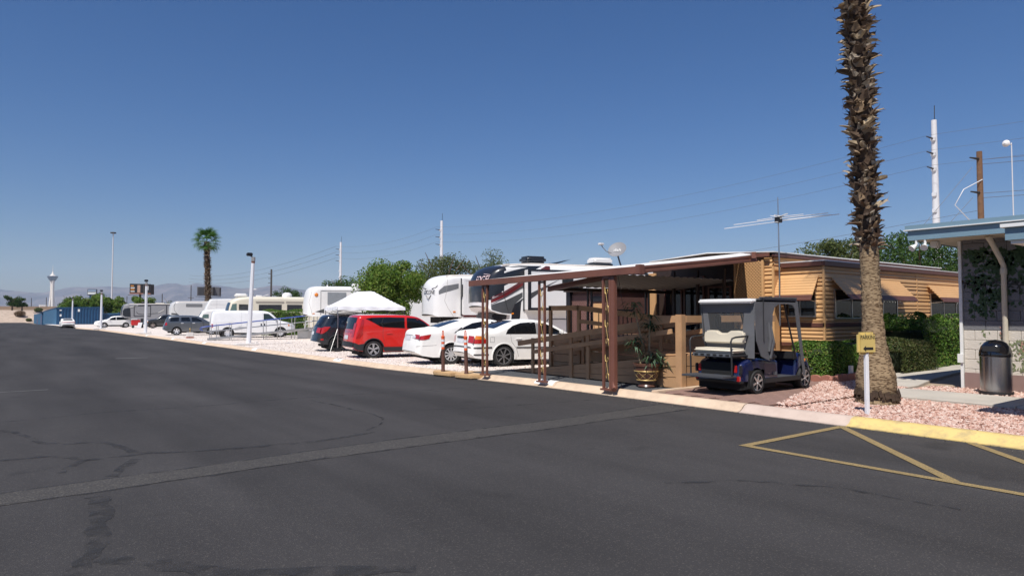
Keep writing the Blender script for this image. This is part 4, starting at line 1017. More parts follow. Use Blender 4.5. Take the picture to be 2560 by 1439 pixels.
t, sh = carbase('suv', 'dark grey SUV nosed towards the street in front of the grey trailer', (15.7, 99.5, gl(99)), R(-8),
    [(0, .5), (.03, .7), (.08, .95), (.2, 1.08), (1.2, 1.2), (1.45, 1.28), (1.95, 1.68), (2.3, 1.76), (4.2, 1.76), (4.6, 1.6), (4.8, 1.1), (4.88, .55)],
    [(0, .48), (.3, .36), (4.5, .36), (4.88, .5)], .94, .38, (.95, 3.9), paint('dark_grey_paint', (.035, .037, .04), metal=.4), zbelt=1.15, tumble=.2, r=.14, bul=(.2, .1), tap=(.12, .06), arch_lip=m_trim)
for q in ([(1.6, 1.27), (2.02, 1.6), (2.55, 1.66), (2.55, 1.25)], [(2.65, 1.25), (2.65, 1.66), (3.5, 1.66), (3.5, 1.25)], [(3.6, 1.25), (3.6, 1.66), (4.4, 1.64), (4.5, 1.27)]): sides(t, sh, q, 'window', m_carglass)
sides(t, sh, [(.07, .85), (.1, 1.02), (.4, 1.05), (.4, .88)], 'head_lamp', m_whl, .012); sides(t, sh, [(.07, .76), (.07, .84), (.4, .87), (.4, .78)], 'indicator', m_orl, .012)
sh.top(1.5, 1.96, .86).obj('windscreen', m_carglass, t); wheels(t, (.95, 3.9), .94, .38, spokes=5, rim=M('bronze_wheel', (.4, .33, .3), .4, metal=.6), sw=.09); mirror_(t, 1.8, .92, 1.25, m_trim)
# --- white saloon driving away
t, sh = carbase('sedan', 'white sedan seen from behind on the road near the blue storage sheds', (9.6, 127.0, gh(127)), R(90),
    [(0, .42), (.02, .62), (.06, .85), (.12, 1.05), (.22, 1.1), (.7, 1.13), (1.25, 1.34), (1.7, 1.43), (2.1, 1.45), (2.6, 1.42), (3.5, 1.03), (4.3, .9), (4.75, .7), (4.85, .4)],
    [(0, .41), (.3, .26), (4.5, .22), (4.85, .39)], .93, .33, (1.1, 3.85), m_w1, zbelt=.98, tumble=.26, r=.14, bul=(.16, .25), tap=(.09, .14), group='cars on the road', piv=False)
sh.top(.75, 1.5, .84, .007).obj('rear_window', m_carglass, t); sides(t, sh, [(1.3, 1.02), (1.8, 1.33), (2.5, 1.37), (3.3, 1.02)], 'window', m_carglass)
sh.end(-.84, .84, .84, .92).obj('tail_lamp', m_redl, t); sh.end(-.27, .27, .68, .8).obj('number_plate', m_plate, t); sh.end(-.8, .8, .43, .52, .012).obj('bumper_insert', m_trim, t)
wheels(t, (1.1, 3.85), .93, .33, spokes=10, rim=m_silver, sw=.05)
# ------------------------------------------------------------------ trailers and motorhomes (noses towards the street)
m_rvw = M('rv_white', (.79, .78, .76), .35, var=.03, sc=1, coat=.3, col2=(.62, .59, .54), sc2=.8, amt2=.25)
m_rvc = M('rv_cream', (.72, .66, .53), .4, var=.03, sc=1, coat=.3, col2=(.6, .54, .42), sc2=.9, amt2=.3)
m_rvg = M('rv_grey', (.24, .24, .25), .4, var=.05, sc=1, coat=.3)
m_rvd = M('rv_charcoal', (.016, .018, .024), .3, var=.1, sc=2, coat=.25)
m_rvgr = M('rv_graphite', (.07, .072, .075), .35, var=.1)
m_mar = M('rv_maroon', (.13, .012, .014), .3, var=.1)
m_rvglass = glassmat('rv_glass', (.03, .033, .037), .03)
m_shade = M('window_blind', (.25, .27, .29), .5, var=.15, sc=3)
m_roofedge = M('rv_roof_edge', (.66, .6, .54), .5, var=.06)
ANG = R(-11)
def rvloc(P0, w, z): return (P0[0] + w * .191, P0[1] + w * .982, z)
def rv(name, label, cat, P0, top, bot, w, mat, L, tap=(.22, .03), bul=(.28, .03), r=.18, wheelx=None, ang=ANG, crown=.05, group='trailers and motorhomes in the lot', ta=.8):
    z = gl(P0[1])
    t = thing(name, label, cat, rvloc(P0, w, z), ang, group)
    T = [(x, zz - z) for x, zz in top]; Bt = [(x, zz - z) for x, zz in bot]
    sh = Shell(T, Bt, w, r=r, crown=crown, bul=bul, tap=tap, ta=ta, zbelt=9, tumble=0, tuck=0, nz=14, nx=40)
    sh.zoff = z
    sh.body().obj('body', mat, t, smooth=45)
    for x in (wheelx or ()):
        for sg in (-1, 1): wheel(t, x, sg * (w - .14), .38, .24, spokes=6, face=sg, sw=.07)
    return t, sh
def deco(t, sh, poly, name, mat, off=.006, far=False): return sides(t, sh, [(x, z - sh.zoff) for x, z in poly], name, mat, off, far, nz=4, dx=.12)
def dline(t, sh, pts, name, mat, r=.012): return sh.line([(x, z - sh.zoff) for x, z in pts], r).obj(name, mat, t)
def rbx(t, name, mat, dims, bev=.05): b = B(); b.box(*dims); return b.obj(name, mat, t, bev=bev, seg=3)
def slide(t, w, x0, x1, z0, z1, d, mat, trim, zo):
    b = B(); b.box(x0, -w - d, z0 - zo, x1, -w + .05, z1 - zo); s_ = b.obj('slide_out', mat, t, bev=.02)
    y = -w - d - .012
    for dims in ((x0 - .03, y, z0 - zo - .02, x0 + .11, y + .03, z1 - zo + .02), (x1 - .11, y, z0 - zo - .02, x1 + .03, y + .03, z1 - zo + .02),
                 (x0 + .112, y, z0 - zo - .02, x1 - .112, y + .03, z0 - zo + .09), (x0 + .112, y, z1 - zo - .06, x1 - .112, y + .03, z1 - zo + .02)):
        bb = B(); bb.box(*dims); bb.obj('slide_trim', trim, s_)
    for dims in ((x0 - .05, -w - .04, z0 - zo - .05, x0 + .002, -w + .02, z1 - zo + .05),):
        bb = B(); bb.box(*dims); bb.obj('slide_seal', m_rvd, s_)
    return s_
def nosetext(t, sh, body, size, mat, yc, z, sx=1.0, off=.02):
    o = text(body, size, mat, 'nose_lettering', t, ext=.004, sx=sx); k = int(np.argmax(sh.Z))
    for v in o.data.vertices:
        y = yc - v.co.x; zz = z + v.co.y; x = float(np.interp(zz, np.maximum.accumulate(sh.Z[:k + 1]), sh.X[:k + 1])); p = sh.D(x, y, zz)
        v.co = (p[0] - off - v.co.z, p[1], p[2])
    return o
def flatpoly(x_z, y, name, mat, par, zo):
    return B().add([(x, y, z - zo) for x, z in x_z], [tuple(range(len(x_z)))]).obj(name, mat, par)

# --- black and white fifth wheel behind the two white sedans
w = 1.24
t, sh = rv('fifth_wheel_trailer', 'tall white fifth wheel trailer with black nose cap and red stripes behind the carport', 'trailer', (16.4, 22.9),
    [(0, 1.95), (.0, 2.2), (.0, 2.7), (.05, 3.05), (.16, 3.32), (.36, 3.54), (.7, 3.66), (1.2, 3.75), (1.9, 3.82), (11.2, 3.84), (11.3, 3.7), (11.32, .6)],
    [(0, 1.94), (.12, 1.78), (.4, 1.66), (.84, 1.6), (.85, .55), (11.3, .55)], w, m_rvw, 11.3, wheelx=(6.6, 7.6))
zo = sh.zoff
bd_ = [c for c in t.children if c.name.startswith('body')][0].data; bd_.materials.append(m_rvd)
for pg in bd_.polygons:                                  # the moulded nose cap is dark down to its lower edge
    c = pg.center
    if c.x < .62 and c.z > 2.24 - zo + .56 * max(0, c.x): pg.material_index = 1
sh.top(.001, .56, 1.0, .008).obj('nose_cap', m_rvd, t, smooth=60); sh.end(-1.05, 1.05, 2.1 - zo, 3.05 - zo, .010).obj('nose_cap', m_rvd, t, smooth=60)
deco(t, sh, [(0, 2.28), (0, 2.9), (.1, 3.15), (.36, 3.50), (.7, 3.61), (1.3, 3.68), (2.35, 3.70), (.5, 2.78)], 'dark_graphic', m_rvd)
for k, (mt, a, bb) in enumerate(((m_mar, .02, .05), (m_rvgr, .08, .11), (m_mar, .115, .24), (m_rvgr, .28, .30))):
    deco(t, sh, [(0, 2.28 - a), (2.55, 3.72 - a * .8), (2.75, 3.72 - a * .8), (2.75, 3.72 - bb * .8), (2.6, 3.66 - bb), (0, 2.28 - bb)], 'stripe', mt, .007 + .001 * k)
deco(t, sh, [(0, 1.98), (.3, 2.1), (.61, 2.2), (1.42, 2.56), (1.42, 2.36), (1.1, 2.1), (.9, 1.66), (.5, 1.68), (.15, 1.8)], 'swoosh', m_rvgr)
deco(t, sh, [(.88, 1.3), (.92, 1.75), (1.05, 2.05), (1.42, 2.3), (1.46, 2.28), (1.2, 1.95), (1.15, 1.7), (1.3, 1.5), (1.2, 1.3)], 'swoosh', m_rvd, .008)
deco(t, sh, [(2.45, 3.5), (2.3, 3.34), (9.5, 3.36), (9.5, 3.52)], 'band', m_rvd)
deco(t, sh, [(.88, 1.62), (1.0, 1.64), (1.0, 1.70), (.9, 1.69)], 'marker_lamp', m_orl, .02)
deco(t, sh, [(.98, .6), (.98, 1.38), (2.05, 1.40), (2.22, 1.3), (2.25, .6)], 'front_compartment', m_rvd, .01)
for x0 in (2.6, 4.05): dline(t, sh, [(x0, .7), (x0, 1.35), (x0 + .06, 1.42), (x0 + 1.24, 1.42), (x0 + 1.3, 1.35), (x0 + 1.3, .7)], 'compartment_trim', m_rvd, .022)
deco(t, sh, [(4.0, 1.5), (3.95, 1.2), (4.2, .8), (4.9, .58), (4.6, .9), (4.1, 1.25)], 'swoosh', m_rvd, .012)
s_ = slide(t, w, 1.5, 7.6, 1.82, 3.5, .42, m_rvw, m_rvd, zo); yy_ = -w - .42 - .006
flatpoly([(1.61, 2.52), (1.61, 2.28), (2.5, 2.86), (3.0, 3.12), (2.2, 2.78)], yy_, 'slide_swoosh', m_rvgr, s_, zo)
flatpoly([(3.1, 2.9), (3.1, 3.3), (3.65, 3.3), (3.65, 2.9)], yy_ - .02, 'window', m_rvglass, s_, zo)
flatpoly([(3.4, 2.6), (3.36, 2.85), (4.1, 3.0), (4.3, 2.2), (4.0, 1.95), (3.7, 2.1), (3.5, 2.3)], yy_ - .003, 'slide_swoosh', m_rvd, s_, zo)
sh.line([(.56, 3.68 - zo), (1.9, 3.77 - zo), (11, 3.79 - zo)], .045, off=-.02).obj('awning_roll', m_roofedge, t, smooth=60)
rbx(t, 'roof_air_conditioner', m_rvd, (1.75, -1.0, 3.83 - zo, 2.75, -.2, 4.14 - zo), .10)
b = B(); b.add([(3.1, -.9, 3.86 - zo), (3.1, -.3, 3.86 - zo), (4.0, -.3, 4.06 - zo), (4.0, -.9, 4.06 - zo), (3.3, -.9, 3.84 - zo), (3.3, -.3, 3.84 - zo)], [(0, 1, 2, 3), (0, 3, 4), (1, 5, 2), (4, 3, 2, 5), (0, 4, 5, 1)]); b.obj('roof_pod', m_rvd, t)
rbx(t, 'roof_air_conditioner', m_rvw, (5.2, -1.0, 3.9 - zo, 6.2, -.3, 4.2 - zo), .08); rbx(t, 'air_conditioner_base', m_rvd, (5.1, -1.02, 3.84 - zo, 6.2, -.28, 3.93 - zo), .03)
b = B(); b.box(.2, -.9, 1.42 - zo, .95, .9, 1.68 - zo); b.obj('underside_panel', m_rvd, t, bev=.06); B().box(.75, -.5, .9 - zo, 1.0, .5, 1.5 - zo).obj('hitch', m_under, t)
for y in (-.9, .9): B().box(.9, y - .06, 0, 1.02, y + .06, 1.2).obj('landing_leg', m_alu, t)
B().tube([sh.D(.5, -w - .02, 2.7 - zo), sh.D(.55, -w - .02, 2.4 - zo), sh.D(.75, -w - .02, 1.75 - zo)], .012, 6).obj('drain_line', m_rvd, t)
m_pink = M('emblem_pink', (.75, .58, .58), .4)
nosetext(t, sh, 'EDGE', .42, m_pink, -.52, 3.08 - zo, .85, .03)
def nosepath(pts, r, name, mat):
    k = int(np.argmax(sh.Z)); q = []
    for y, z in pts:
        x = float(np.interp(z - zo, np.maximum.accumulate(sh.Z[:k + 1]), sh.X[:k + 1])); p = sh.D(x, y, z - zo); q.append((p[0] - .02, p[1], p[2]))
    return B().tube(q, r, 5).obj(name, mat, t)
nosepath([(.0, 3.25), (-.1, 3.3), (-.4, 3.33), (-.7, 3.31), (-1.0, 3.27), (-.97, 3.1), (-.9, 2.85)], .014, 'emblem_frame', m_pink)
p = sh.D(.03, -.75, 2.5 - zo); B().add([(p[0] - .1, p[1] + .3, p[2] + .15), (p[0] + .02, p[1] - .05, p[2] + .02), (p[0] + .16, p[1] - .28, p[2] + .2), (p[0] + .03, p[1] - .02, p[2] - .17)], [(0, 1, 3), (1, 2, 3)]).obj('nose_chevron', m_rvw, t)

# --- white fifth wheel with the animal-horn lettering
t, sh = rv('fifth_wheel_trailer', 'white fifth wheel trailer with grey nose lettering left of the black-nosed one', 'trailer', (17.3, 28.6),
    [(0, 1.6), (.0, 2.0), (.0, 2.5), (.04, 2.95), (.14, 3.22), (.36, 3.44), (.7, 3.54), (1.3, 3.6), (10.6, 3.62), (10.7, 3.5), (10.72, .6)],
    [(0, 1.58), (.1, 1.52), (1.2, 1.5), (1.21, .55), (10.7, .55)], w, m_rvw, 10.7, wheelx=(6.4, 7.4), tap=(.25, .03))
zo = sh.zoff
deco(t, sh, [(.05, 2.55), (.16, 2.82), (.34, 3.02), (1.04, 3.15), (1.04, 2.91), (.34, 2.69)], 'grey_band', M('rv_midgrey', (.16, .165, .17), .3), .006)
deco(t, sh, [(1.2, 1.54), (1.55, 1.7), (2.0, 2.0), (2.0, 1.8), (2.3, 1.54)], 'swoosh', m_mar); deco(t, sh, [(.74, 1.72), (.88, 1.72), (.88, 1.79), (.74, 1.79)], 'marker_lamp', m_orl, .02)
dline(t, sh, [(.50, 3.5), (.44, 2.7), (.36, 2.3), (.5, 1.95), (.78, 1.52)], 'cap_seam', M('seam_grey', (.35, .33, .3), .6), .008)
deco(t, sh, [(1.35, 1.5), (9, 1.5), (9, 1.62), (1.2, 1.62)], 'lower_band', m_mar, .004)
s_ = slide(t, w, 1.2, 5.5, 1.62, 3.36, .3, m_rvw, m_rvw, zo)
flatpoly([(1.9, 2.95), (1.9, 3.15), (3.2, 3.15), (3.2, 2.95)], -w - .312, 'window', m_rvglass, s_, zo); B().box(1.13, -w - .2, 2.5 - zo, 1.19, -w - .06, 3.1 - zo).obj('window', m_rvglass, s_)
sh.line([(.5, 3.5 - zo), (1.3, 3.56 - zo), (10.5, 3.57 - zo)], .05, off=-.02).obj('awning_roll', m_roofedge, t, smooth=60)
p = sh.D(.06, -.48, 2.72 - zo); m_let = M('lettering_grey', (.16, .15, .15), .4)
nosetext(t, sh, 'CYCLONE', .30, m_let, -.42, 2.72 - zo, .78)
for s2 in (-1, 1):
    ex, ey = .38 * s2 * -.40, .38 * s2 * .92
    B().tube([(p[0] - .07 - ex * .6, p[1] - ey * .6 - .03, p[2] + .16), (p[0] - .05 - ex * 1.2, p[1] - ey * 1.2 - .03, p[2] + .22), (p[0] - .05 - ex * 1.55, p[1] - ey * 1.55 - .03, p[2] + .36)], [.04, .03, .006], 5).obj('horn_emblem', m_let, t)
B().tube([(p[0] - .16, p[1] + .16, p[2] - .15), (p[0] - .1, p[1] - .02, p[2] - .34), (p[0] - .02, p[1] - .2, p[2] - .15)], [.03, .02, .03], 5).obj('horn_emblem', m_let, t)
B().box(.3, -.8, 1.2 - zo, 1.2, .8, 1.5 - zo).obj('hitch', m_under, t)
for y in (-.9, .9): B().box(1.25, y - .06, 0, 1.37, y + .06, 1.0).obj('landing_leg', m_alu, t)

# --- plain white fifth wheel behind the canopy
t, sh = rv('fifth_wheel_trailer', 'plain white fifth wheel trailer with round amber lamp behind the white canopy', 'trailer', (16.2, 42.6),
    [(0, 1.6), (-.0, 2.0), (.02, 2.4), (.1, 3.0), (.2, 3.25), (.42, 3.4), (.8, 3.44), (9, 3.46), (9.1, 3.35), (9.12, .6)],
    [(0, 1.58), (.2, 1.5), (1.3, 1.46), (1.31, .55), (9.1, .55)], 1.2, m_rvw, 9.1, wheelx=(5.6, 6.6), tap=(.2, .03), bul=(.2, .03))
zo = sh.zoff
deco(t, sh, [(1.1, 2.27), (1.1, 3.06), (2.3, 3.05), (2.3, 2.33)], 'window', m_shade, .02); dline(t, sh, [(.68, 1.6), (.68, 3.15), (6, 3.17)], 'slide_seam', m_rvd, .014)
dline(t, sh, [(.22, 3.3), (.05, 2.4), (.2, 1.6)], 'cap_seam', M('seam_grey'), .01); deco(t, sh, [(.35, 1.8), (.9, 2.0), (.9, 1.7)], 'swoosh', m_rvgr)
c = sh.half(np.array([.41]), np.array([2.89 - zo]))[0]; B().lathe([(.001, -.05), (.10, -.04), (.13, 0)], (.41, -c, 2.89 - zo), 16, 'y').obj('porch_lamp', m_orl, t, smooth=60)
deco(t, sh, [(.2, 1.66), (.32, 1.66), (.32, 1.71), (.2, 1.71)], 'marker_lamp', m_orl, .02)
rbx(t, 'roof_vent', m_rvw, (2.9, -.5, 3.47 - zo, 3.3, -.1, 3.7 - zo), .04); B().tube([(1.2, -.6, 3.46 - zo), (1.2, -.6, 3.56 - zo)], .05, 8).obj('roof_pipe', m_rvw, t)

# --- cream motorhome
t, sh = rv('motorhome', 'cream motorhome with roof dome and dark side windows behind the white cargo van', 'motorhome', (15.7, 59.5),
    [(0, .6), (.0, 1.3), (.04, 1.95), (.16, 2.5), (.34, 2.8), (.65, 2.96), (1.1, 3.06), (1.8, 3.12), (10, 3.12), (10.1, 3.0), (10.12, .6)],
    [(0, .58), (.3, .42), (10.1, .45)], 1.22, m_rvc, 10.1, wheelx=(1.6, 6.8), tap=(.2, .03), bul=(.25, .03))
zo = sh.zoff
sh.end(-1.0, 1.0, 1.75 - zo, 2.6 - zo, .012).obj('windscreen', glassmat('windscreen_blue', (.03, .06, .10), .03), t, smooth=60)
deco(t, sh, [(.14, 1.9), (.3, 2.5), (.6, 2.54), (.62, 1.9)], 'cab_window', glassmat('cab_green', (.10, .16, .15), .03), .01)
for q in ([(.78, 2.0), (.78, 2.48), (1.5, 2.47), (1.5, 2.0)], [(2.35, 1.92), (2.35, 2.46), (4.2, 2.47), (4.2, 1.92)], [(4.65, 1.92), (4.65, 2.47), (5.9, 2.47), (5.9, 1.92)]): deco(t, sh, q, 'window', m_rvglass, .02)
for a, c in ((2.1, 4.4), (4.55, 6.6)): deco(t, sh, [(a, 2.62), (a, 2.74), (c, 2.74), (c, 2.62)], 'slide_awning', M('rv_taupe', (.35, .31, .26), .5), .03)
rbx(t, 'roof_air_conditioner', m_rvw, (.5, -.5, 3.08 - zo, 1.5, .4, 3.42 - zo), .1); rbx(t, 'roof_vent', m_rvw, (2.2, -.4, 3.12 - zo, 2.7, .1, 3.28 - zo), .04)
B().lathe([(.42, 0), (.43, .1), (.40, .24), (.30, .34), (.16, .39), (.001, .40)], (4.75, -.4, 3.14 - zo), 20).obj('satellite_dome', m_rvw, t, smooth=60)
b = B(); b.lathe([(.001, .06), (.18, .05), (.28, 0), (.18, -.02), (.001, -.02)], (2.05, .1, 3.80 - zo), 18); b.obj('disc_antenna', m_rvw, t, smooth=60); B().cyl((2.05, .1, 3.1 - zo), (2.05, .1, 3.8 - zo), .02).obj('antenna_mast', m_alu, t)
B().beam((2.7, -.3, 3.18 - zo), (3.2, -.3, 3.36 - zo), .5, .04).obj('open_hatch', m_rvw, t)

# --- white trailer with a raked front, further back
t, sh = rv('travel_trailer', 'white travel trailer with raked front standing behind the cream motorhome', 'trailer', (16.6, 71.5),
    [(0, .6), (0, 1.4), (.05, 2.1), (.5, 3.05), (.62, 3.14), (7, 3.2), (7.1, .6)], [(0, .58), (7.1, .5)], 1.2, m_rvw, 7.1, wheelx=(3.8, 4.7), bul=(.08, .03), tap=(.06, .03), r=.06)
for ln in ([(.5, 2.6), (7, 2.66)], [(1.1, 3.1), (1.1, .8)], [(.3, 2.2), (7, 2.25)]): dline(t, sh, ln, 'panel_seam', M('seam_grey'), .008)
deco(t, sh, [(2.4, 2.0), (2.4, 2.6), (3.4, 2.6), (3.4, 2.0)], 'window', m_rvglass, .02)
# --- small white camper van
t, sh = rv('camper_van', 'low white camper van with rounded roof between the grey wagon and the trailers', 'camper', (14.0, 66.5),
    [(0, .5), (.05, .9), (.2, 1.1), (.75, 1.2), (1.0, 1.45), (1.15, 1.75), (1.35, 1.98), (1.8, 2.12), (5.2, 2.12), (5.5, 1.9), (5.6, .6)], [(0, .48), (5.6, .45)], .98, m_rvw, 5.6, wheelx=(.9, 4.2), bul=(.2, .05), tap=(.1, .04))
deco(t, sh, [(1.2, 1.3), (1.3, 1.62), (1.75, 1.66), (1.75, 1.3)], 'window', glassmat('cab_green'), .02); deco(t, sh, [(2.1, 1.2), (2.1, 1.66), (3.3, 1.66), (3.3, 1.2)], 'window', m_carglass, .02); deco(t, sh, [(3.6, 1.2), (3.6, 1.66), (4.8, 1.66), (4.8, 1.2)], 'window', m_carglass, .02)
sh.top(.8, 1.2, .85).obj('windscreen', m_carglass, t)
# --- grey fifth wheels
t, sh = rv('fifth_wheel_trailer', 'pale grey fifth wheel trailer with rounded white nose behind the grey wagon', 'trailer', (16.2, 85),
    [(0, 1.6), (.0, 2.0), (.05, 2.5), (.2, 2.9), (.5, 3.08), (1, 3.14), (10, 3.18), (10.1, .6)], [(0, 1.58), (.3, 1.48), (1.3, 1.46), (1.31, .5), (10.1, .5)], 1.22, M('rv_palegrey', (.52, .52, .51), .35, coat=.3, var=.04), 10.1, wheelx=(6, 7))
dline(t, sh, [(.45, 3.0), (.3, 2.6), (.35, 2.1), (.7, 1.55)], 'cap_seam', m_rvgr, .02); deco(t, sh, [(1.5, 2.5), (1.5, 2.85), (3.2, 2.85), (3.2, 2.5)], 'slide_awning', M('rv_midgrey'), .02)
sh.line([(.5, 3.06 - sh.zoff), (10, 3.12 - sh.zoff)], .05, off=-.02).obj('awning_roll', m_roofedge, t); deco(t, sh, [(0, 1.6), (.1, 1.8), (.6, 1.75), (.9, 1.5)], 'lower_cap', m_rvgr)
t, sh = rv('fifth_wheel_trailer', 'grey fifth wheel trailer with dark swirls at the far end of the lot', 'trailer', (15.0, 112.5),
    [(0, 1.5), (.0, 1.95), (.08, 2.55), (.26, 2.98), (.6, 3.16), (1.2, 3.2), (11, 3.24), (11.1, .3)], [(0, 1.48), (.3, 1.15), (1.2, 1.1), (1.21, .2), (11.1, .2)], 1.22, m_rvg, 11.1, wheelx=(7, 8))
zo = sh.zoff
deco(t, sh, [(.02, 1.6), (.02, 2.3), (.26, 2.9), (.6, 3.1), (1.0, 3.1), (.9, 2.2), (1.1, 1.25), (.4, 1.3)], 'nose_graphic', m_rvd); sh.end(-1.0, 1.0, 1.6 - zo, 2.9 - zo, .01).obj('nose_cap', m_rvd, t)
dline(t, sh, [(1.5, 1.4), (1.5, 2.9), (3.6, 2.92), (3.6, 1.4), (1.5, 1.4)], 'slide_trim', m_rvd, .05); dline(t, sh, [(5.7, 1.4), (5.7, 2.95)], 'slide_trim', m_rvd, .06)
dline(t, sh, [(1.8, 2.0), (2.0, 1.75), (2.6, 1.65), (3.6, 1.75), (4.6, 1.85), (5.4, 2.3)], 'swirl', m_rvgr, .04); dline(t, sh, [(3.1, 2.5), (2.85, 2.1), (3.1, 1.8)], 'swirl', m_rvd, .05); dline(t, sh, [(.9, 2.6), (2, 2.95), (4, 3.05), (9, 3.05)], 'dark_band', m_rvd, .05)
deco(t, sh, [(6.2, 1.7), (6.2, 2.8), (7.2, 2.8), (7.2, 1.7)], 'window', m_shade, .02); rbx(t, 'roof_air_conditioner', m_rvd, (2.4, -.8, 3.2 - zo, 3.4, 0, 3.5 - zo), .08); rbx(t, 'roof_vent', m_rvc, (4.2, -.8, 3.2 - zo, 5.4, 0, 3.34 - zo), .03)
sh.line([(.9, 3.14 - zo), (11, 3.2 - zo)], .06, off=-.02).obj('awning_roll', m_roofedge, t)
# ------------------------------------------------------------------ vegetation helpers
def leafcloud(n, place, size, name, mat, par=None, asp=.5, fold=.25):
    """n small folded leaves; place() gives (point, outward normal)"""
    V = []; F = []
    for i in range(n):
        p, nm = place(); p = Vector(p); nm = Vector(nm)
        d = (nm + Vector((random.gauss(0, .7), random.gauss(0, .7), random.gauss(0, .7)))).normalized()
        a = d.orthogonal().normalized(); a.rotate(Matrix.Rotation(random.uniform(0, 6.28), 3, d)); b = d.cross(a)
        s = size * random.uniform(.6, 1.3); o = len(V); w = s * asp * .5
        V += [tuple(p - a * s * .5), tuple(p + b * w + d * s * fold * .4), tuple(p + a * s * .5), tuple(p - b * w + d * s * fold * .4)]
        F += [(o, o + 1, o + 2), (o, o + 2, o + 3)]
    me = bpy.data.meshes.new(name); me.from_pydata(V, [], F)
    return link(name, me, mat, par)
def blob(c, r):
    """random point in a shell near the surface of an uneven ellipsoid"""
    while True:
        d = Vector((random.gauss(0, 1), random.gauss(0, 1), random.gauss(0, 1)))
        if d.length > .01: break
    d.normalize(); k = random.random() ** .45
    return Vector((c[0] + d.x * r[0] * k, c[1] + d.y * r[1] * k, c[2] + d.z * r[2] * k)), d
G_BRIGHT = [(.05, .105, .012), (.085, .165, .018), (.125, .215, .026), (.165, .24, .032), (.21, .24, .05)]
G_DARK = [(.02, .05, .01), (.04, .09, .016), (.06, .12, .022), (.085, .14, .03)]
G_OLIVE = [(.045, .07, .018), (.08, .11, .03), (.115, .145, .042), (.15, .155, .06)]
G_HEDGE = [(.03, .08, .010), (.065, .155, .018), (.10, .21, .026), (.145, .25, .04), (.22, .25, .06)]
m_bark = M('bark', (.16, .11, .075), .9, var=.3, sc=5, bump=.6, bsc=12)
def limbs(base, H, crown_c, spread, name, par, r=.14, n=7):
    b = B(); base = Vector(base); top = Vector(crown_c)
    b.tube([base, base.lerp(top, .35) + Vector((random.uniform(-.1, .1), random.uniform(-.1, .1), 0)), base.lerp(top, .7)], [r * 1.25, r, r * .75], 9)
    o = b.obj(name, m_bark, par, smooth=60); st = base.lerp(top, .6)
    for i in range(n):
        a = 2 * math.pi * i / n + random.uniform(-.3, .3); e = top + Vector((math.cos(a) * spread * random.uniform(.5, .85), math.sin(a) * spread * random.uniform(.5, .85), random.uniform(-.1, .7) * spread))
        B().tube([st, st.lerp(e, .5) + Vector((0, 0, .15 * spread)), e], [r * .55, r * .3, r * .1], 6).obj('limb', m_bark, o, smooth=60)
    return o
def tree(label, base, H, rx, rz_, nclump=26, nleaf=380, size=.16, cols=G_BRIGHT, mname='leaf_bright', r=.14, asp=.45, group='trees behind the lot', dens=.55, name='tree', trunk_frac=.35):
    z0 = base[2]; cz = z0 + H - rz_ * .95
    t = thing(name, label, 'tree', base, 0, group)
    limbs((0, 0, 0), H, (0, 0, cz - z0), rx, 'trunk', t, r)
    cl = []
    for i in range(nclump):
        p, d = blob((0, 0, cz - z0), (rx * .8, rx * .8, rz_ * .8)); s = random.uniform(.22, .42) * rx
        cl.append((p, s))
    def place():
        c, s = random.choice(cl); q, d = blob(c, (s, s, s * .8)); return q, d
    leafcloud(nclump * nleaf, place, size, 'crown', leafmat(mname, cols), t, asp)
    return t
def hedge(label, x0, x1, y0, y1, z0, z1, n, size=.05, name='hedge', rnd=.2, cols=G_HEDGE, mname='leaf_hedge', group='clipped hedges', bump=.05, axis_hint=None):
    t = thing(name, label, 'hedge', ((x0 + x1) / 2, (y0 + y1) / 2, z0), 0, group)
    hx, hy, H = (x1 - x0) / 2, (y1 - y0) / 2, z1 - z0
    ph = [random.uniform(0, 6) for _ in range(6)]
    def wob(x, y, z): return 1 + bump * (math.sin(x * 2.3 + ph[0]) + math.sin(y * 3.1 + ph[1]) * .7 + math.sin(z * 4 + x * 1.7 + ph[2]) * .6 + .5 * math.sin(x * 7 + z * 5 + ph[3]))
    core = B(); core.box(-hx * .86, -hy * .84, 0, hx * .86, hy * .84, H * .9); core.obj('woody_core', M('hedge_core', (.02, .03, .01), 1), t, bev=min(rnd, hy * .5, H * .3), seg=3)
    A = [2 * hx * 2 * hy, 2 * hx * H, 2 * hx * H, 2 * hy * H, 2 * hy * H]; S = sum(A)
    def place():
        q = random.uniform(0, S); k = 0
        while q > A[k]: q -= A[k]; k += 1
        u, v = random.uniform(-1, 1), random.random()
        if k == 0: p = [u * hx, random.uniform(-1, 1) * hy, H]; d = (0, 0, 1)
        elif k in (1, 2): p = [u * hx, (-hy if k == 1 else hy), v * H]; d = (0, -1 if k == 1 else 1, .2)
        else: p = [(-hx if k == 3 else hx), u * hy, v * H]; d = (-1 if k == 3 else 1, 0, .2)
        # round the long edges
        for ax, h in ((0, hx), (1, hy)):
            ex = max(0, abs(p[ax]) - (h - rnd)); ez = max(0, p[2] - (H - rnd)); L = math.hypot(ex, ez)
            if L > rnd:
                f = rnd / L; p[ax] = math.copysign(h - rnd + ex * f, p[ax]); p[2] = H - rnd + ez * f
        w = wob(*p) - random.random() ** 2 * .12
        return (p[0] * (1 + (w - 1) * .35 / max(.35, hx)), p[1] * w, p[2] * (1 + (w - 1) * .5)), d
    leafcloud(n, place, size, 'foliage', leafmat(mname, cols, .25), t, .6)
    return t
hedge('low clipped green hedge in front of the tan mobile home, left of the palm', 16.0, 19.9, 8.15, 9.35, .1, .96, 26000, .055)
hedge('tall rounded dark green hedge between the mobile home and the grey building', 20.4, 24.6, 8.1, 9.5, .1, 1.62, 24000, .065, rnd=.35)
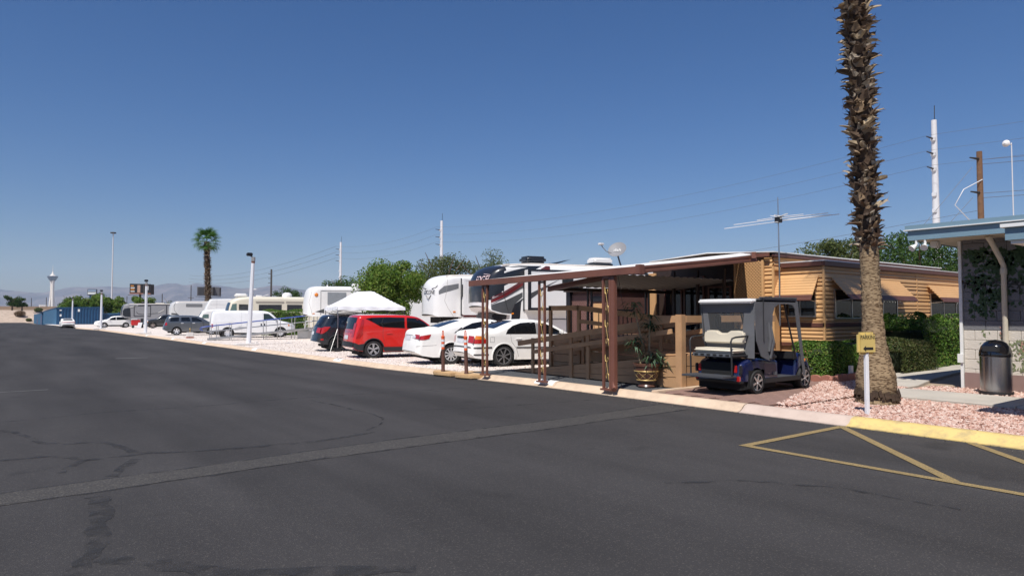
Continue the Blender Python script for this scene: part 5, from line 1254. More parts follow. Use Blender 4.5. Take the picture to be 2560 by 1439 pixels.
hedge('low olive-green hedge clump just right of the palm trunk', 18.2, 20.4, 7.75, 8.5, .1, 1.0, 9000, .055, rnd=.3, cols=[(.03, .05, .01), (.06, .09, .02), (.10, .115, .035), (.14, .12, .05)], mname='leaf_olive_hedge')
hedge('square clipped hedge behind the metal ramp beside the white van', 17.3, 20.6, 54.6, 56.0, gl(54), 1.98, 7000, .10, rnd=.25)
B().box(16.1, 7.98, .15, 16.2, 8.05, .42).obj('garden_marker', M('marker_white', (.6, .6, .6), .6)).__setitem__('label', 'small white plastic marker stake in the low hedge')
bpy.data.objects['garden_marker']['category'] = 'marker'

# ------------------------------------------------------------------ palms
def frondmesh(L=1.0, seed=1):
    random.seed(seed); V = []; F = []
    def strip(pts, w):
        o = len(V); n = len(pts)
        for i, p in enumerate(pts):
            ww = w * (1 - i / (n - 1)) ** .7 + .004; d = (Vector(pts[min(i + 1, n - 1)]) - Vector(pts[max(i - 1, 0)])).normalized(); s = d.cross(Vector((0, 0, 1))).normalized() * ww
            V.append(tuple(Vector(p) - s)); V.append(tuple(Vector(p) + s))
        for i in range(n - 1): F.append((o + 2 * i, o + 2 * i + 1, o + 2 * i + 3, o + 2 * i + 2))
    strip([(0, 0, 0), (.3 * L, 0, .02), (.7 * L, 0, 0), (1.0 * L, 0, -.05)], .03)
    for i in range(24):
        a = -1.9 + 3.8 * i / 23; ln = L * (1.0 - .25 * abs(a) / 1.9) * random.uniform(.85, 1.05); c, s = math.cos(a), math.sin(a); x0 = 1.0 * L
        dz = random.uniform(-.08, .04)
        strip([(x0, 0, -.05), (x0 + c * ln * .45, s * ln * .45, -.05 + dz), (x0 + c * ln * .8, s * ln * .8, -.14 * L + dz), (x0 + c * ln, s * ln, -.42 * L + dz)], .045 * L)
    me = bpy.data.meshes.new('frond'); me.from_pydata(V, [], F); random.seed(31 + seed)
    return me
m_frond = leafmat('palm_green', [(.03, .09, .012), (.05, .14, .02), (.08, .19, .03), (.13, .22, .05)], .3)
m_boot = leafmat('palm_boot', [(.035, .022, .014), (.09, .055, .032), (.16, .105, .06), (.25, .18, .11), (.33, .27, .20), (.20, .17, .14)], 0, .85)
BOOTM = [M('boot_%s' % n_, c_, .85, var=.45, sc=14, bump=.4, bsc=40) for n_, c_ in (('umber', (.11, .068, .04)), ('tan', (.26, .175, .10)), ('grey', (.33, .27, .20)), ('brown', (.13, .08, .045)), ('straw', (.42, .32, .20)), ('dark', (.06, .038, .024)))]
m_bootd = M('palm_fibre', (.05, .03, .018), .95, var=.4, sc=8, bump=.8, bsc=20)
def barkmat():
    m = M('palm_trunk_bark', (.30, .215, .125), .9, var=.16, sc=3, bump=.3, bsc=30, col2=(.17, .115, .065), sc2=1.4, amt2=.5)
    n = m.node_tree.nodes; l = m.node_tree.links; p = n['Principled BSDF']
    tc = n.new('ShaderNodeTexCoord'); mp = n.new('ShaderNodeMapping'); mp.inputs['Scale'].default_value = (15, 15, 42)
    l.new(tc.outputs['Object'], mp.inputs[0]); no = n.new('ShaderNodeTexNoise'); no.inputs['Scale'].default_value = 1; no.inputs['Detail'].default_value = 4
    l.new(mp.outputs[0], no.inputs['Vector'])
    rp = n.new('ShaderNodeValToRGB'); rp.color_ramp.elements[0].position = .36; rp.color_ramp.elements[0].color = (.42, .34, .27, 1); rp.color_ramp.elements[1].position = .5; rp.color_ramp.elements[1].color = (1, 1, 1, 1)
    l.new(no.outputs[0], rp.inputs[0])
    src = p.inputs['Base Color'].links[0].from_socket; mx = n.new('ShaderNodeMix'); mx.data_type = 'RGBA'; mx.blend_type = 'MULTIPLY'; mx.inputs[0].default_value = 1
    l.new(src, mx.inputs[6]); l.new(rp.outputs[0], mx.inputs[7]); l.new(mx.outputs[2], p.inputs['Base Color'])
    bp = n.new('ShaderNodeBump'); bp.inputs['Strength'].default_value = .9; bp.inputs['Distance'].default_value = .03; l.new(rp.outputs[0], bp.inputs['Height']); l.new(bp.outputs[0], p.inputs['Normal'])
    return m
def ptrunk(prof, lean, H, name, mat, par, n=40, rough=.012, step=.035):
    """trunk with ringed, cracked surface; prof = (height, radius)"""
    zs = np.arange(prof[0][0], prof[-1][0] + step, step); V = []; F = []
    for i, z in enumerate(zs):
        r = np.interp(z, [p[0] for p in prof], [p[1] for p in prof]); rg = rough * random.uniform(-1, 1)
        for j in range(n):
            a = 2 * math.pi * j / n; rr = r + rg + rough * .8 * random.uniform(-1, 1)
            V.append((lean[0] * z / H + rr * math.cos(a), lean[1] * z / H + rr * math.sin(a), z))
    for i in range(len(zs) - 1):
        for j in range(n): F.append((i * n + j, i * n + (j + 1) % n, (i + 1) * n + (j + 1) % n, (i + 1) * n + j))
    return B().add(V, F).obj(name, mat, par, smooth=180)
def bootmeshes(k, s):
    out = []
    for i in range(k):
        L = s * random.uniform(.8, 1.25); w = s * random.uniform(.22, .34); c = random.uniform(.25, .6); fk = random.uniform(.0, .4); tw = random.uniform(-.3, .3)
        V = []; F = []; N = 5
        for q in range(N):
            t = q / (N - 1); x = L * t * (.55 + .2 * c) + .0; z = L * (t * .75 - c * .55 * t * t * 1.2); ww = w * (1 - t * .62) * (1 + .2 * math.sin(t * 5 + i)); th = .02 * (1 - t) + .007
            ya = tw * t * L * .5
            V += [(x, ya - ww, z), (x + .3 * ww * (1 - t), ya, z - th * 1.5), (x, ya + ww, z), (x, ya, z + th)]
        for q in range(N - 1):
            for j in range(4): F.append((q * 4 + j, q * 4 + (j + 1) % 4, q * 4 + 4 + (j + 1) % 4, q * 4 + 4 + j))
        e = (N - 1) * 4; F.append((e, e + 1, e + 2, e + 3)); F.append((3, 2, 1, 0))
        if fk > .15:                                      # split tip
            o = len(V); v0 = Vector(V[e]); v1 = Vector(V[e + 2]); d = Vector((.5, 0, .3)) * L * fk
            V += [tuple(v0 + d * .8 + Vector((0, -.05, -.02))), tuple(v1 + d + Vector((0, .05, .02)))]; F += [(e, e + 3, o), (e + 2, o + 1, e + 3), (e, o, e + 1), (e + 2, e + 1, o + 1)]
        me = bpy.data.meshes.new('leaf_base'); me.from_pydata(V, [], F); me.materials.append(BOOTM[i % len(BOOTM)]); out.append(me)
    return out
def boots(par, z0, z1, H, lean, rfun, dz, per, s, single, facing, tilt=0):
    ms = bootmeshes(12, s); rest = B(); k = 0; z = z0; n1 = 0
    while z < z1:
        for j in range(per):
            a = 2 * math.pi * (j + .5 * (k % 2)) / per + random.uniform(-.22, .22); zz = z + random.uniform(-.5, .5) * dz; r = rfun(zz) * random.uniform(.86, 1.03)
            M4 = Matrix.Translation((lean[0] * zz / H + r * math.cos(a), lean[1] * zz / H + r * math.sin(a), zz)) @ Matrix.Rotation(a + random.uniform(-.35, .35), 4, 'Z') @ Matrix.Rotation(random.uniform(-.45, .75) + tilt, 4, 'Y') @ Matrix.Rotation(random.uniform(-.9, .9), 4, 'X') @ Matrix.Scale(random.uniform(.55, 1.25), 4)
            me = random.choice(ms)
            f = math.cos(a - facing)
            if n1 < single and f > .05 and zz < 7.3:
                o = bpy.data.objects.new('leaf_base', me); COL.objects.link(o); o.parent = par; o.matrix_local = M4; n1 += 1
            else:
                rest.add([tuple(M4 @ v.co) for v in me.vertices], [tuple(p.vertices) for p in me.polygons])
        z += dz; k += 1
    o = rest.obj('leaf_bases', m_boot, par); o['kind'] = 'stuff'
pb = (12.22, 5.62, .08); lean = (-.26, .20); HH = 9.6
t = thing('palm_tree', 'tall leaning palm trunk with shaggy old leaf bases in the pink gravel bed', 'tree', pb)
random.seed(11)
ptrunk([(-0.05, 0.361), (0.0, 0.349), (0.1, 0.323), (0.16, 0.302), (0.26, 0.315), (0.36, 0.323), (0.53, 0.307), (0.8, 0.239), (1.1, 0.189), (1.5, 0.168), (1.9, 0.158), (2.5, 0.15), (2.9, 0.147)], lean, HH, 'trunk', barkmat(), t, 56, .007, .028)
ptrunk([(2.75, .147), (3.2, .155), (8.3, .17)], lean, HH, 'upper_trunk', m_bootd, t, 20, .015, .1)
b = B()                                                    # ragged ring of cracked root bark at the foot
for i in range(46):
    a = i / 46 * 6.283 + random.uniform(-.05, .05); z = .17 + random.uniform(-.05, .05); r = .325
    b.beam((r * math.cos(a), r * math.sin(a), z + .06), ((r + .03) * math.cos(a + .05), (r + .03) * math.sin(a + .05), z - .05), .05, .02, side=(-math.sin(a), math.cos(a), .3))
b.obj('root_bark', m_bootd, t)['kind'] = 'stuff'
boots(t, 2.72, 8.6, HH, lean, lambda z: .145 + .008 * (z - 2.7), .08, 10, .205, 295, math.atan2(-5.62, -12.22))
fm = [frondmesh(1.15, k) for k in (1, 2, 3)]
for me in fm: me.materials.append(m_frond)
def crown(par, z, lean, H, n, s):
    for i in range(n):
        a = i * 2.399; el = R(75 - 110 * (i / n))
        o = bpy.data.objects.new('frond', fm[i % 3]); COL.objects.link(o); o.parent = par
        o.location = (lean[0] * z / H, lean[1] * z / H, z - .3 * i / n); o.rotation_euler = (random.uniform(-.2, .2), -el, a); o.scale = (s, s, s)
B().tube([(lean[0] * 8.2 / HH, lean[1] * 8.2 / HH, 8.2), (-.12, -.05, 10.5), (.05, -.4, 13), (.28, -.77, 15.25)], [.19, .19, .19, .2], 12).obj('upper_trunk', m_bootd, t, smooth=60)
crown(t, 15.2, (.28 * HH / 15.2, -.77 * HH / 15.2), HH, 26, .85)
t = thing('palm_tree', 'distant palm with a full green crown rising behind the white trailers', 'tree', (20.6, 86.5, gl(86)))
ptrunk([(0, .34), (5, .30), (10.4, .30)], (-.35, .3), 11, 'trunk', m_bootd, t, 14, .02, .2)
ms_ = bootmeshes(5, .26)
bb = B()
for k in range(620):
    z = random.uniform(2.5, 10.3); a = random.uniform(0, 6.283); me = random.choice(ms_)
    M4 = Matrix.Translation((-.35 * z / 11 + .29 * math.cos(a), .3 * z / 11 + .29 * math.sin(a), z)) @ Matrix.Rotation(a, 4, 'Z')
    bb.add([tuple(M4 @ v.co) for v in me.vertices], [tuple(p.vertices) for p in me.polygons])
bb.obj('leaf_bases', m_boot, t)['kind'] = 'stuff'
crown(t, 10.6, (-.35, .3), 11, 30, .82)
random.seed(5)

# ------------------------------------------------------------------ potted plant by the carport post
t = thing('potted_plant', 'brown pot with gold lattice band holding tall strappy-leaved stems', 'potted plant', (10.95, 9.72, .1))
B().lathe([(.001, .02), (.17, .02), (.16, 0), (.19, .03), (.165, .07), (.22, .2), (.255, .34), (.26, .44), (.285, .45), (.29, .5), (.26, .51), (.245, .46), (.001, .44)], (0, 0, 0), 28).obj('pot', M('pot_brown', (.10, .045, .03), .35, var=.15, coat=.4), t, smooth=40)
g = B()
for k in range(8):
    a0 = k / 8 * 6.283; a1 = (k + 1) / 8 * 6.283; f = lambda a, z: ((np.interp(z, [.15, .36], [.205, .262])) * math.cos(a), np.interp(z, [.15, .36], [.205, .262]) * math.sin(a), z)
    g.tube([f(a0, .17), f((a0 + a1) / 2, .25), f(a1, .33)], .0065, 5); g.tube([f(a0, .33), f((a0 + a1) / 2, .25), f(a1, .17)], .0065, 5)
for z in (.16, .345): g.tube([(np.interp(z, [.15, .36], [.205, .262]) * math.cos(a), np.interp(z, [.15, .36], [.205, .262]) * math.sin(a), z) for a in np.linspace(0, 6.283, 29)[:-1]], .011, 5, closed=True)
g.obj('lattice_band', m_gold, t, smooth=60)['kind'] = 'stuff'
stems = [((.02, -.05), (.12, .0, 1.5)), ((-.08, .05), (-.18, .15, 1.0)), ((.08, .06), (.35, .15, 1.35)), ((-.03, .0), (-.02, -.15, .75)), ((.1, -.05), (.25, -.2, .62)), ((-.05, -.08), (-.12, .25, 1.75))]
V = []; F = []
for (sx, sy), e in stems:
    B().tube([(sx, sy, .42), (sx * .5 + e[0] * .4, sy * .5 + e[1] * .4, e[2] * .55), e], [.028, .022, .014], 7).obj('stem', M('cane', (.33, .25, .14), .8, var=.25, sc=10), t, smooth=60)
    for i in range(46):
        a = random.uniform(0, 6.283); zz = e[2] - random.uniform(0, .28); L = random.uniform(.22, .42); up = random.uniform(.0, .8); c, s = math.cos(a), math.sin(a); o = len(V)
        p = Vector((e[0], e[1], zz)); q = p + Vector((c * L * .5, s * L * .5, L * .35 * up)); r2 = p + Vector((c * L * .9, s * L * .9, -L * (.35 - .4 * up))); w = Vector((-s, c, 0)) * .016
        V += [tuple(p - w * .6), tuple(p + w * .6), tuple(q + w), tuple(q - w), tuple(r2)]; F += [(o, o + 1, o + 2, o + 3), (o + 3, o + 2, o + 4)]
me = bpy.data.meshes.new('foliage'); me.from_pydata(V, [], F); link('foliage', me, leafmat('strappy', [(.012, .04, .015), (.03, .075, .025), (.06, .11, .05), (.16, .25, .17)], .25), t)

# ------------------------------------------------------------------ sign, bin
t = thing('parking_sign', 'small yellow parking sign with black arrow on a white post before the palm', 'sign', (10.72, 5.08, .08), R(-24))
B().box(-.028, -.028, 0, .028, .028, .95).obj('post', M('white_post', (.78, .78, .80), .5, var=.04), t, bev=.006)
b = B(); b.box(-.16, -.045, .93, .16, .045, 1.27); sb = b.obj('board', M('sign_yellow', (.62, .47, .16), .5, var=.07, sc=6, col2=(.4, .28, .1), sc2=5, amt2=.4), t, bev=.035, seg=4)
m_ink = M('sign_black', (.015, .015, .015), .6)
text('PARKING', .085, m_ink, 'lettering', sb, (.01, -.0465, 1.19), (R(90), 0, 0), .0015, .82)
B().add([(-.09, -.0475, 1.02), (-.04, -.0475, .975), (-.04, -.0475, 1.0), (.09, -.0475, 1.0), (.09, -.0475, 1.04), (-.04, -.0475, 1.04), (-.04, -.0475, 1.065)], [(0, 1, 2, 3, 4, 5, 6)]).obj('arrow', m_ink, sb)
for x, z in ((-.05, 1.245), (.05, 1.245), (.0, .955)): B().lathe([(.001, -.054), (.006, -.053), (.008, -.049)], (x, 0, z), 8, 'y').obj('screw', m_alu, sb)
t = thing('trash_can', 'brushed steel trash can with shiny black dome lid beside the mural wall', 'trash can', (15.40, 4.85, .1))
B().lathe([(.001, .0), (.275, 0), (.28, .03), (.275, .055)], n=40).obj('base', m_trim, t, smooth=40)
B().lathe([(.262, .055), (.262, .72)], n=48).obj('body', M('brushed_steel', (.50, .50, .51), .22, metal=1, var=.03, sc=2), t, smooth=60)
B().lathe([(.27, .715), (.275, .73), (.272, .77), (.262, .83), (.235, .91), (.185, .98), (.11, 1.025), (.001, 1.04)], n=40).obj('dome_lid', M('gloss_black', (.006, .006, .008), .12, coat=1), t, smooth=60)
b = B(); b.box(-.27, -.14, .80, -.19, .14, .92); b.obj('flap', m_trim, t, bev=.02)

# ------------------------------------------------------------------ building at the right edge
bd = thing('building', 'pale block building with blue roof fascia and painted plant mural at the right edge', 'building', (16.2, 0, .1), world=True)
m_block = M('painted_block', (.60, .55, .48), .85, var=.08, sc=3, bump=.4, bsc=30, col2=(.45, .41, .36), sc2=1.2, amt2=.3)
m_blockd = M('shaded_mural_block', (.17, .17, .18), .85, var=.15, sc=3, bump=.4, bsc=30, col2=(.11, .115, .12), sc2=1.2, amt2=.5)  # grey mural ground for the upper courses, eave shade darkened into its colour
m_fasc = M('blue_fascia', (.17, .27, .34), .5, var=.06, sc=2)
m_soff = M('soffit_cream', (.62, .56, .46), .7, var=.05)
m_whtr = M('white_trim', (.75, .75, .73), .5, var=.04)
B().box(16.235, -14, .0, 24, 5.64, 3.17).obj('wall_core', M('mortar', (.40, .36, .32), .95, bump=.3), bd)
bm_ = B().box(0, -.1965, 0, .06, .1965, .193).mesh('block', bev=.006, seg=1); bm_.materials.append(m_block)
bh = B().box(0, -.097, 0, .06, .097, .193).mesh('block', bev=.006, seg=1); bh.materials.append(m_block)
for r in range(16):
    y = 5.66 - .2 - (r % 2) * .2; z = .10 + r * .2
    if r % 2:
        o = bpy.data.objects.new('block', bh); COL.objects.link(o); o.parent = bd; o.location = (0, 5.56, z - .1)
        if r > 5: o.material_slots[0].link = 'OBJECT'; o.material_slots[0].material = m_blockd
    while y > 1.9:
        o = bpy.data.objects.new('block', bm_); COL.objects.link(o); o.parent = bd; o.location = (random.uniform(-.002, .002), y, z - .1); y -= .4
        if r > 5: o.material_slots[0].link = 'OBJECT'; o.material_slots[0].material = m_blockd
B().box(16.195, -14, .1, 16.245, 1.75, 3.17).obj('wall_face', m_block, bd)
B().box(16.18, 1.8, .1, 16.196, 5.655, .42).obj('painted_base', M('mauve_paint', (.26, .17, .15), .8, var=.1), bd)
B().box(16.16, 5.665, .1, 16.30, 5.72, 3.16).obj('corner_trim', m_whtr, bd)
B().box(16.12, 5.66, .62, 16.2, 5.76, .8).obj('outlet_box', m_whtr, bd)
# mural: painted branches, leaves and flower spikes (flat paint)
random.seed(21)
def mural(name, mat, polys):
    b = B()
    for i, q in enumerate(polys): b.add([(16.193 - .0004 * (i % 5), y, z) for y, z in q], [tuple(range(len(q)))])
    o = b.obj(name, mat, bd); o['kind'] = 'stuff'
def leafpoly(y, z, L, a, w=.3): c, s = math.cos(a), math.sin(a); f = lambda u, v: (y + c * u - s * v, z + s * u + c * v); return [f(0, 0), f(L * .4, L * w * .5), f(L, 0), f(L * .4, -L * w * .5)]
brs = []; dl = []; gl_ = []; sp = []; pk = []
for k in range(7):
    y, z = random.uniform(2.5, 5.4), 1.42 + .25 * k; a = random.choice((0.2, 2.9, 2.6))
    for s in range(9):
        y2, z2 = y + .16 * math.cos(a), z + .16 * math.sin(a); brs.append([(y, z - .012), (y2, z2 - .01), (y2, z2 + .008), (y, z + .01)]); y, z = y2, z2; a += random.uniform(-.35, .35)
        if not (1.2 < z < 2.9 and 2 < y < 5.6): break
        for q in range(7): dl.append(leafpoly(y + random.uniform(-.08, .08), z + random.uniform(-.1, .1), random.uniform(.07, .15), random.uniform(0, 6.28), .4))
for cy, cz, n in ((5.4, 1.75, 60), (4.3, 1.9, 60), (3.6, 1.9, 60), (5.35, 2.85, 130), (4.95, 2.6, 130), (5.35, 2.3, 120), (4.6, 2.9, 110), (4.45, 2.35, 90), (3.8, 2.6, 110), (3.2, 2.4, 90), (5.1, 2.0, 100), (4.7, 2.75, 90)):
    for q in range(n):
        y, z = cy + random.gauss(0, .17), cz + random.gauss(0, .09)
        if y < 5.55 and z < 2.95: gl_.append(leafpoly(y, z, random.uniform(.06, .14), random.uniform(0, 6.28), .6))
for q in range(26):
    y = random.uniform(2.0, 5.5); h = random.uniform(.5, 1.0)
    for s in range(34):
        z = .46 + h * random.random(); y2 = y + random.gauss(0, .07) * (1.3 - (z - .4) / 1.2); sp.append(leafpoly(min(5.55, y2), z, random.uniform(.05, .11), random.uniform(.6, 2.5), .35))
    if q % 2 == 0:
        for s in range(16): pk.append(leafpoly(min(5.55, y + random.gauss(0, .025)), .46 + h * random.uniform(.55, 1.1), .04, random.uniform(0, 6), .7))
mural('mural_branch', M('mural_dark', (.035, .035, .03), .8), brs); mural('mural_leaf', M('mural_dark'), dl); mural('mural_foliage', M('mural_green', (.03, .065, .025), .8, var=.3, sc=20), gl_)
mural('mural_grass', M('mural_sage', (.19, .22, .11), .8, var=.3, sc=15), sp); mural('mural_flower', M('mural_pink', (.48, .24, .20), .8, var=.2), pk)
# roof and eaves
FX, FY, FZ = 15.2, 6.3, 3.16
B().box(FX, -14, FZ, FX + .06, FY, FZ + .2).obj('fascia', m_fasc, bd); B().box(FX - .06, -14, FZ + .202, FX + .06, FY + .06, FZ + .22).obj('drip_edge', m_whtr, bd); B().box(FX - .04, -14, FZ + .222, FX + .08, FY + .04, FZ + .31).obj('upper_fascia', m_fasc, bd)
B().box(FX + .062, FY - .05, FZ, 24, FY, FZ + .2).obj('fascia', m_fasc, bd); B().box(FX + .082, FY - .08, FZ + .222, 24, FY + .04, FZ + .31).obj('upper_fascia', m_fasc, bd)
B().box(FX + .065, -14, FZ + .015, 24, FY - .055, FZ + .05).obj('soffit', m_soff, bd); B().box(FX + .09, -14, FZ + .1, 24, FY - .09, FZ + .25).obj('roof_deck', m_roofw, bd)
B().box(15.75, 5.95, FZ - .13, 15.95, 6.1, FZ + .01).obj('soffit_lamp', m_whtr, bd, bev=.02)
B().tube([(15.6, 5.0, FZ + .01), (15.72, 4.98, FZ - .08), (16.05, 4.92, 2.72), (16.13, 4.9, 2.6), (16.13, 4.9, .5)], .05, 10).obj('downspout', M('downspout_cream', (.6, .54, .43), .5, var=.05), bd, smooth=50)
B().lathe([(.058, 0), (.062, .03), (.062, .1), (.056, .13)], (16.13, 4.9, 2.42), 14).obj('downspout_joint', M('downspout_cream'), bd, smooth=60)
for y, rz in ((6.15, 2.6), (5.98, 3.3)):
    o = B().lathe([(.02, 0), (.035, .02), (.05, .06), (.085, .15), (.09, .17), (.001, .155)], (0, 0, 0), 16).obj('flood_lamp', m_whtr, bd, smooth=60)
    me = o.data; me.transform(Matrix.Translation(Vector(bd.location)))
    o.scale = (.8, .8, .8); o.location = Vector((FX + .03, y, FZ - .1)) - Vector(bd.location); o.rotation_euler = (0, R(125), rz)
    B().tube([(FX + .03, y, FZ + .01), (FX + .03, y, FZ - .1)], .025, 8).obj('lamp_bracket', m_whtr, bd)
B().box(10.95, -14, 2.63, 15.19, 3.3, 2.80).obj('porch_roof', m_fasc, bd); B().box(10.9, -14, 2.802, 15.19, 3.34, 2.85).obj('porch_cap', m_whtr, bd); B().box(11.0, -14, 2.58, 15.1, 3.25, 2.628).obj('porch_soffit', m_whtr, bd)
B().box(11.0, 1.0, .1, 11.14, 1.14, 2.58).obj('porch_post', m_whtr, bd)
# ------------------------------------------------------------------ golf cart (tail to the street)
gc = thing('golf_cart', 'dark blue golf cart with grey canopy cover and cream rear seat on the pavers', 'golf cart', (10.5, 8.0, .12))
m_cblue = paint('cart_blue', (.008, .014, .07), metal=.2); m_vinyl = M('cream_vinyl', (.66, .60, .48), .45, var=.04, sc=4); m_cover = M('grey_cover', (.115, .118, .127), .75, var=.15, sc=2.5, bump=.35, bsc=5)
m_clear = glassmat('clear_vinyl', (.3, .31, .32), .05, .16); m_deckp = M('tread_plate', (.06, .063, .07), .5, var=.1, bump=.3, bsc=90); m_wseam = M('window_seam', (.03, .03, .033), .6)
sh = Shell([(0, .27), (.02, .48), (.09, .60), (.3, .67), (.6, .675), (.95, .645), (1.2, .62), (1.23, .58), (1.24, .26)], [(0, .26), (1.24, .24)], .52, arches=[(.5, .225, .275)], r=.06, crown=.01, bul=(.02, .02), tap=(.05, .0), ta=.4, zbelt=9, tumble=0, tuck=.02, zlow=.3, nx=24)
bo = sh.body(); bo.v = [(x + .5, y, z) for x, y, z in bo.v]; bo.obj('rear_body', m_cblue, gc, smooth=45)
B().box(.49, -.36, .36, .62, .36, .60).obj('bag_well', m_under, gc); B().box(.56, -.47, .1, 1.7, .47, .32).obj('chassis', m_under, gc)
for y in (-.47, .47): B().box(.74, y - .05, .12, 1.25, y + .05, .46).obj('wheel_housing', m_under, gc)
for s in (-1, 1):
    B().box(.47, s * .46 - .035, .26, .53, s * .46 + .035, .36).obj('reflector', m_redl, gc, bev=.01); B().box(.485, s * .40 - .03, .42, .52, s * .40 + .03, .56).obj('tail_lamp', m_redl, gc, bev=.01)
    B().box(.495, s * .49 - .022, .40, .56, s * .49 + .022, .56).obj('fender_guard', m_trim, gc, bev=.01)
B().box(.5, -.5, .22, .62, .5, .27).obj('rear_bumper', m_trim, gc, bev=.01)
B().box(1.25, -.55, .22, 2.42, .55, .285).obj('floor', m_deckp, gc, bev=.01); B().box(1.2, -.57, .20, 2.45, -.53, .29).obj('side_sill', m_trim, gc, bev=.01); B().box(1.2, .53, .20, 2.45, .57, .29).obj('side_sill', m_trim, gc, bev=.01)
sh = Shell([(0, .26), (.02, .60), (.08, .72), (.2, .74), (.45, .62), (.68, .42), (.72, .26)], [(0, .25), (.72, .22)], .50, arches=[(.28, .225, .265)], r=.07, crown=.02, bul=(.02, .12), tap=(.0, .1), ta=.4, zbelt=9, tumble=0, tuck=0, nx=20)
bo = sh.body(); bo.v = [(x + 2.38, y, z) for x, y, z in bo.v]; bo.obj('front_cowl', m_cblue, gc, smooth=45)
B().box(2.44, -.42, .1, 2.9, .42, .5).obj('front_housing', m_under, gc); B().lathe([(.001, -.512), (.03, -.505), (.035, -.49)], (2.72, 0, .58), 10, 'y').obj('indicator', m_orl, gc)
B().box(2.30, -.5, .60, 2.42, .5, .76).obj('dashboard', m_trim, gc, bev=.02)
B().lathe([(.15, .0), (.163, .012), (.175, 0), (.163, -.012)], (2.15, .2, .92), 24, 'x', close=True).obj('steering_wheel', m_trim, gc, smooth=60); B().tube([(2.16, .2, .92), (2.36, .2, .62)], .02, 8).obj('steering_column', m_trim, gc)
rbx(gc, 'front_seat', M('black_vinyl', (.02, .02, .022), .5), (1.30, -.48, .62, 1.78, .48, .74), .04); rbx(gc, 'front_seat_back', M('black_vinyl'), (1.16, -.48, .78, 1.28, .48, 1.22), .04)
for s in (-1, 1): rbx(gc, 'headrest', m_trim, (.98, s * .34 - .07, 1.22, 1.05, s * .34 + .07, 1.50), .03)
pts = [(-.45, .95), (.45, .95), (.46, 1.12), (.42, 1.185), (.30, 1.20), (.16, 1.195), (.07, 1.15), (-.07, 1.15), (-.16, 1.195), (-.30, 1.20), (-.42, 1.185), (-.46, 1.12)]
o = B().prism(pts, .70, .79, 'x').obj('rear_seat_back', m_vinyl, gc, bev=.028, seg=4)
rbx(gc, 'rear_seat', m_vinyl, (.36, -.46, .785, .78, .46, .87), .04)
B().box(.34, -.44, .715, .37, .44, .775).obj('seat_rail', M('rail_grey', (.10, .11, .125), .5), gc)
for i in range(6): B().box(.334, -.38 + i * .14, .73, .342, -.30 + i * .14, .76).obj('rail_slot', m_under, gc)
B().box(.38, -.44, .70, .78, .44, .775).obj('seat_frame', m_trim, gc); b = B(); b.box(.02, -.47, .335, .46, .47, .375); b.obj('rear_step', m_deckp, gc, bev=.012)
for s in (-1, 1):
    B().tube([(.30, s * .46, .37), (.30, s * .46, .62), (.28, s * .46, 1.0), (.32, s * .46, 1.06), (.42, s * .46, 1.08), (.82, s * .47, 1.10), (.92, s * .47, 1.05), (.98, s * .47, .80)], .017, 8).obj('grab_rail', m_trim, gc, smooth=60)
    B().tube([(.34, s * .45, .73), (.85, s * .45, .73), (1.0, s * .45, .60)], .018, 8).obj('seat_bracket', m_trim, gc, smooth=60)
    for x0, x1, z0, z1 in ((.83, .90, .62, 1.72), (2.40, 1.95, .62, 1.74)): B().tube([(x0, s * .50, z0), (x1, s * .52, z1)], .018, 8).obj('roof_strut', m_trim, gc, smooth=60)
b = B(); b.box(.68, -.63, 1.71, 2.22, .58, 1.80); b.obj('roof', M('cart_roof_white', (.78, .77, .75), .45, var=.03), gc, bev=.03, seg=3)
# fabric cover: rear panel with a clear window, side curtains with an arched door opening
rp_ = B()
def rear(y0, z0, y1, z1, dx=0): rp_.box(.79 + dx, y0, z0, .805 + dx, y1, z1)
V = [(-.60, .68), (.44, .72), (.57, 1.72), (-.62, 1.72)]; Wn = [(-.33, .98), (.34, .98), (.43, 1.54), (-.40, 1.54)]
rp_.add([(.80, y, z) for y, z in V] + [(.80, y, z) for y, z in Wn] + [(.81, y, z) for y, z in V] + [(.81, y, z) for y, z in Wn],
        [(0, 1, 5, 4), (1, 2, 6, 5), (2, 3, 7, 6), (3, 0, 4, 7), (8, 12, 13, 9), (9, 13, 14, 10), (10, 14, 15, 11), (11, 15, 12, 8), (4, 5, 13, 12), (5, 6, 14, 13), (6, 7, 15, 14), (7, 4, 12, 15)])
cv = rp_.obj('rear_curtain', m_cover, gc); B().add([(.803, y, z) for y, z in Wn], [(0, 1, 2, 3)]).obj('clear_window', m_clear, cv)
out = [(.79, 1.70), (.86, 1.80), (1.1, 1.825), (2.0, 1.83), (2.2, 1.815), (2.27, 1.75), (2.52, .30), (2.45, .29), (2.17, 1.60), (2.08, 1.685), (1.9, 1.71), (1.6, 1.70), (1.45, 1.64), (1.38, 1.50), (1.36, 1.2), (1.38, .95), (1.36, .66), (1.28, .62), (1.15, .66), (.98, .72), (.84, 1.0)]
for y in (-.63, .565): B().prism(out[::-1], y, y + .016, 'y').obj('side_curtain', m_cover, gc)
B().box(.95, -.645, 1.80, 2.24, -.612, 1.835).obj('curtain_rail', m_cover, gc, bev=.012); B().box(1.05, -.648, 1.0, 1.062, -.628, 1.8).obj('zip', m_wseam, gc)
for k, (x, z) in enumerate(((1.26, .72), (1.30, .78), (1.22, .85))): B().tube([(x, -.64, z + .5), (x + .03, -.66, z + .2), (x, -.645, z - .05)], [.02, .04, .025], 6).obj('curtain_fold', m_cover, gc, smooth=60)
B().box(1.52, -.531, .34, 1.66, -.522, .40).obj('badge', M('rail_grey'), gc)
for x in (1.0, 2.66):
    for s in (-1, 1): wheel(gc, x, s * .44, .228, .2, spokes=6, rim=M('bright_spokes', (.6, .6, .61), .25, metal=.85), face=s, rr=.7, sw=.032)
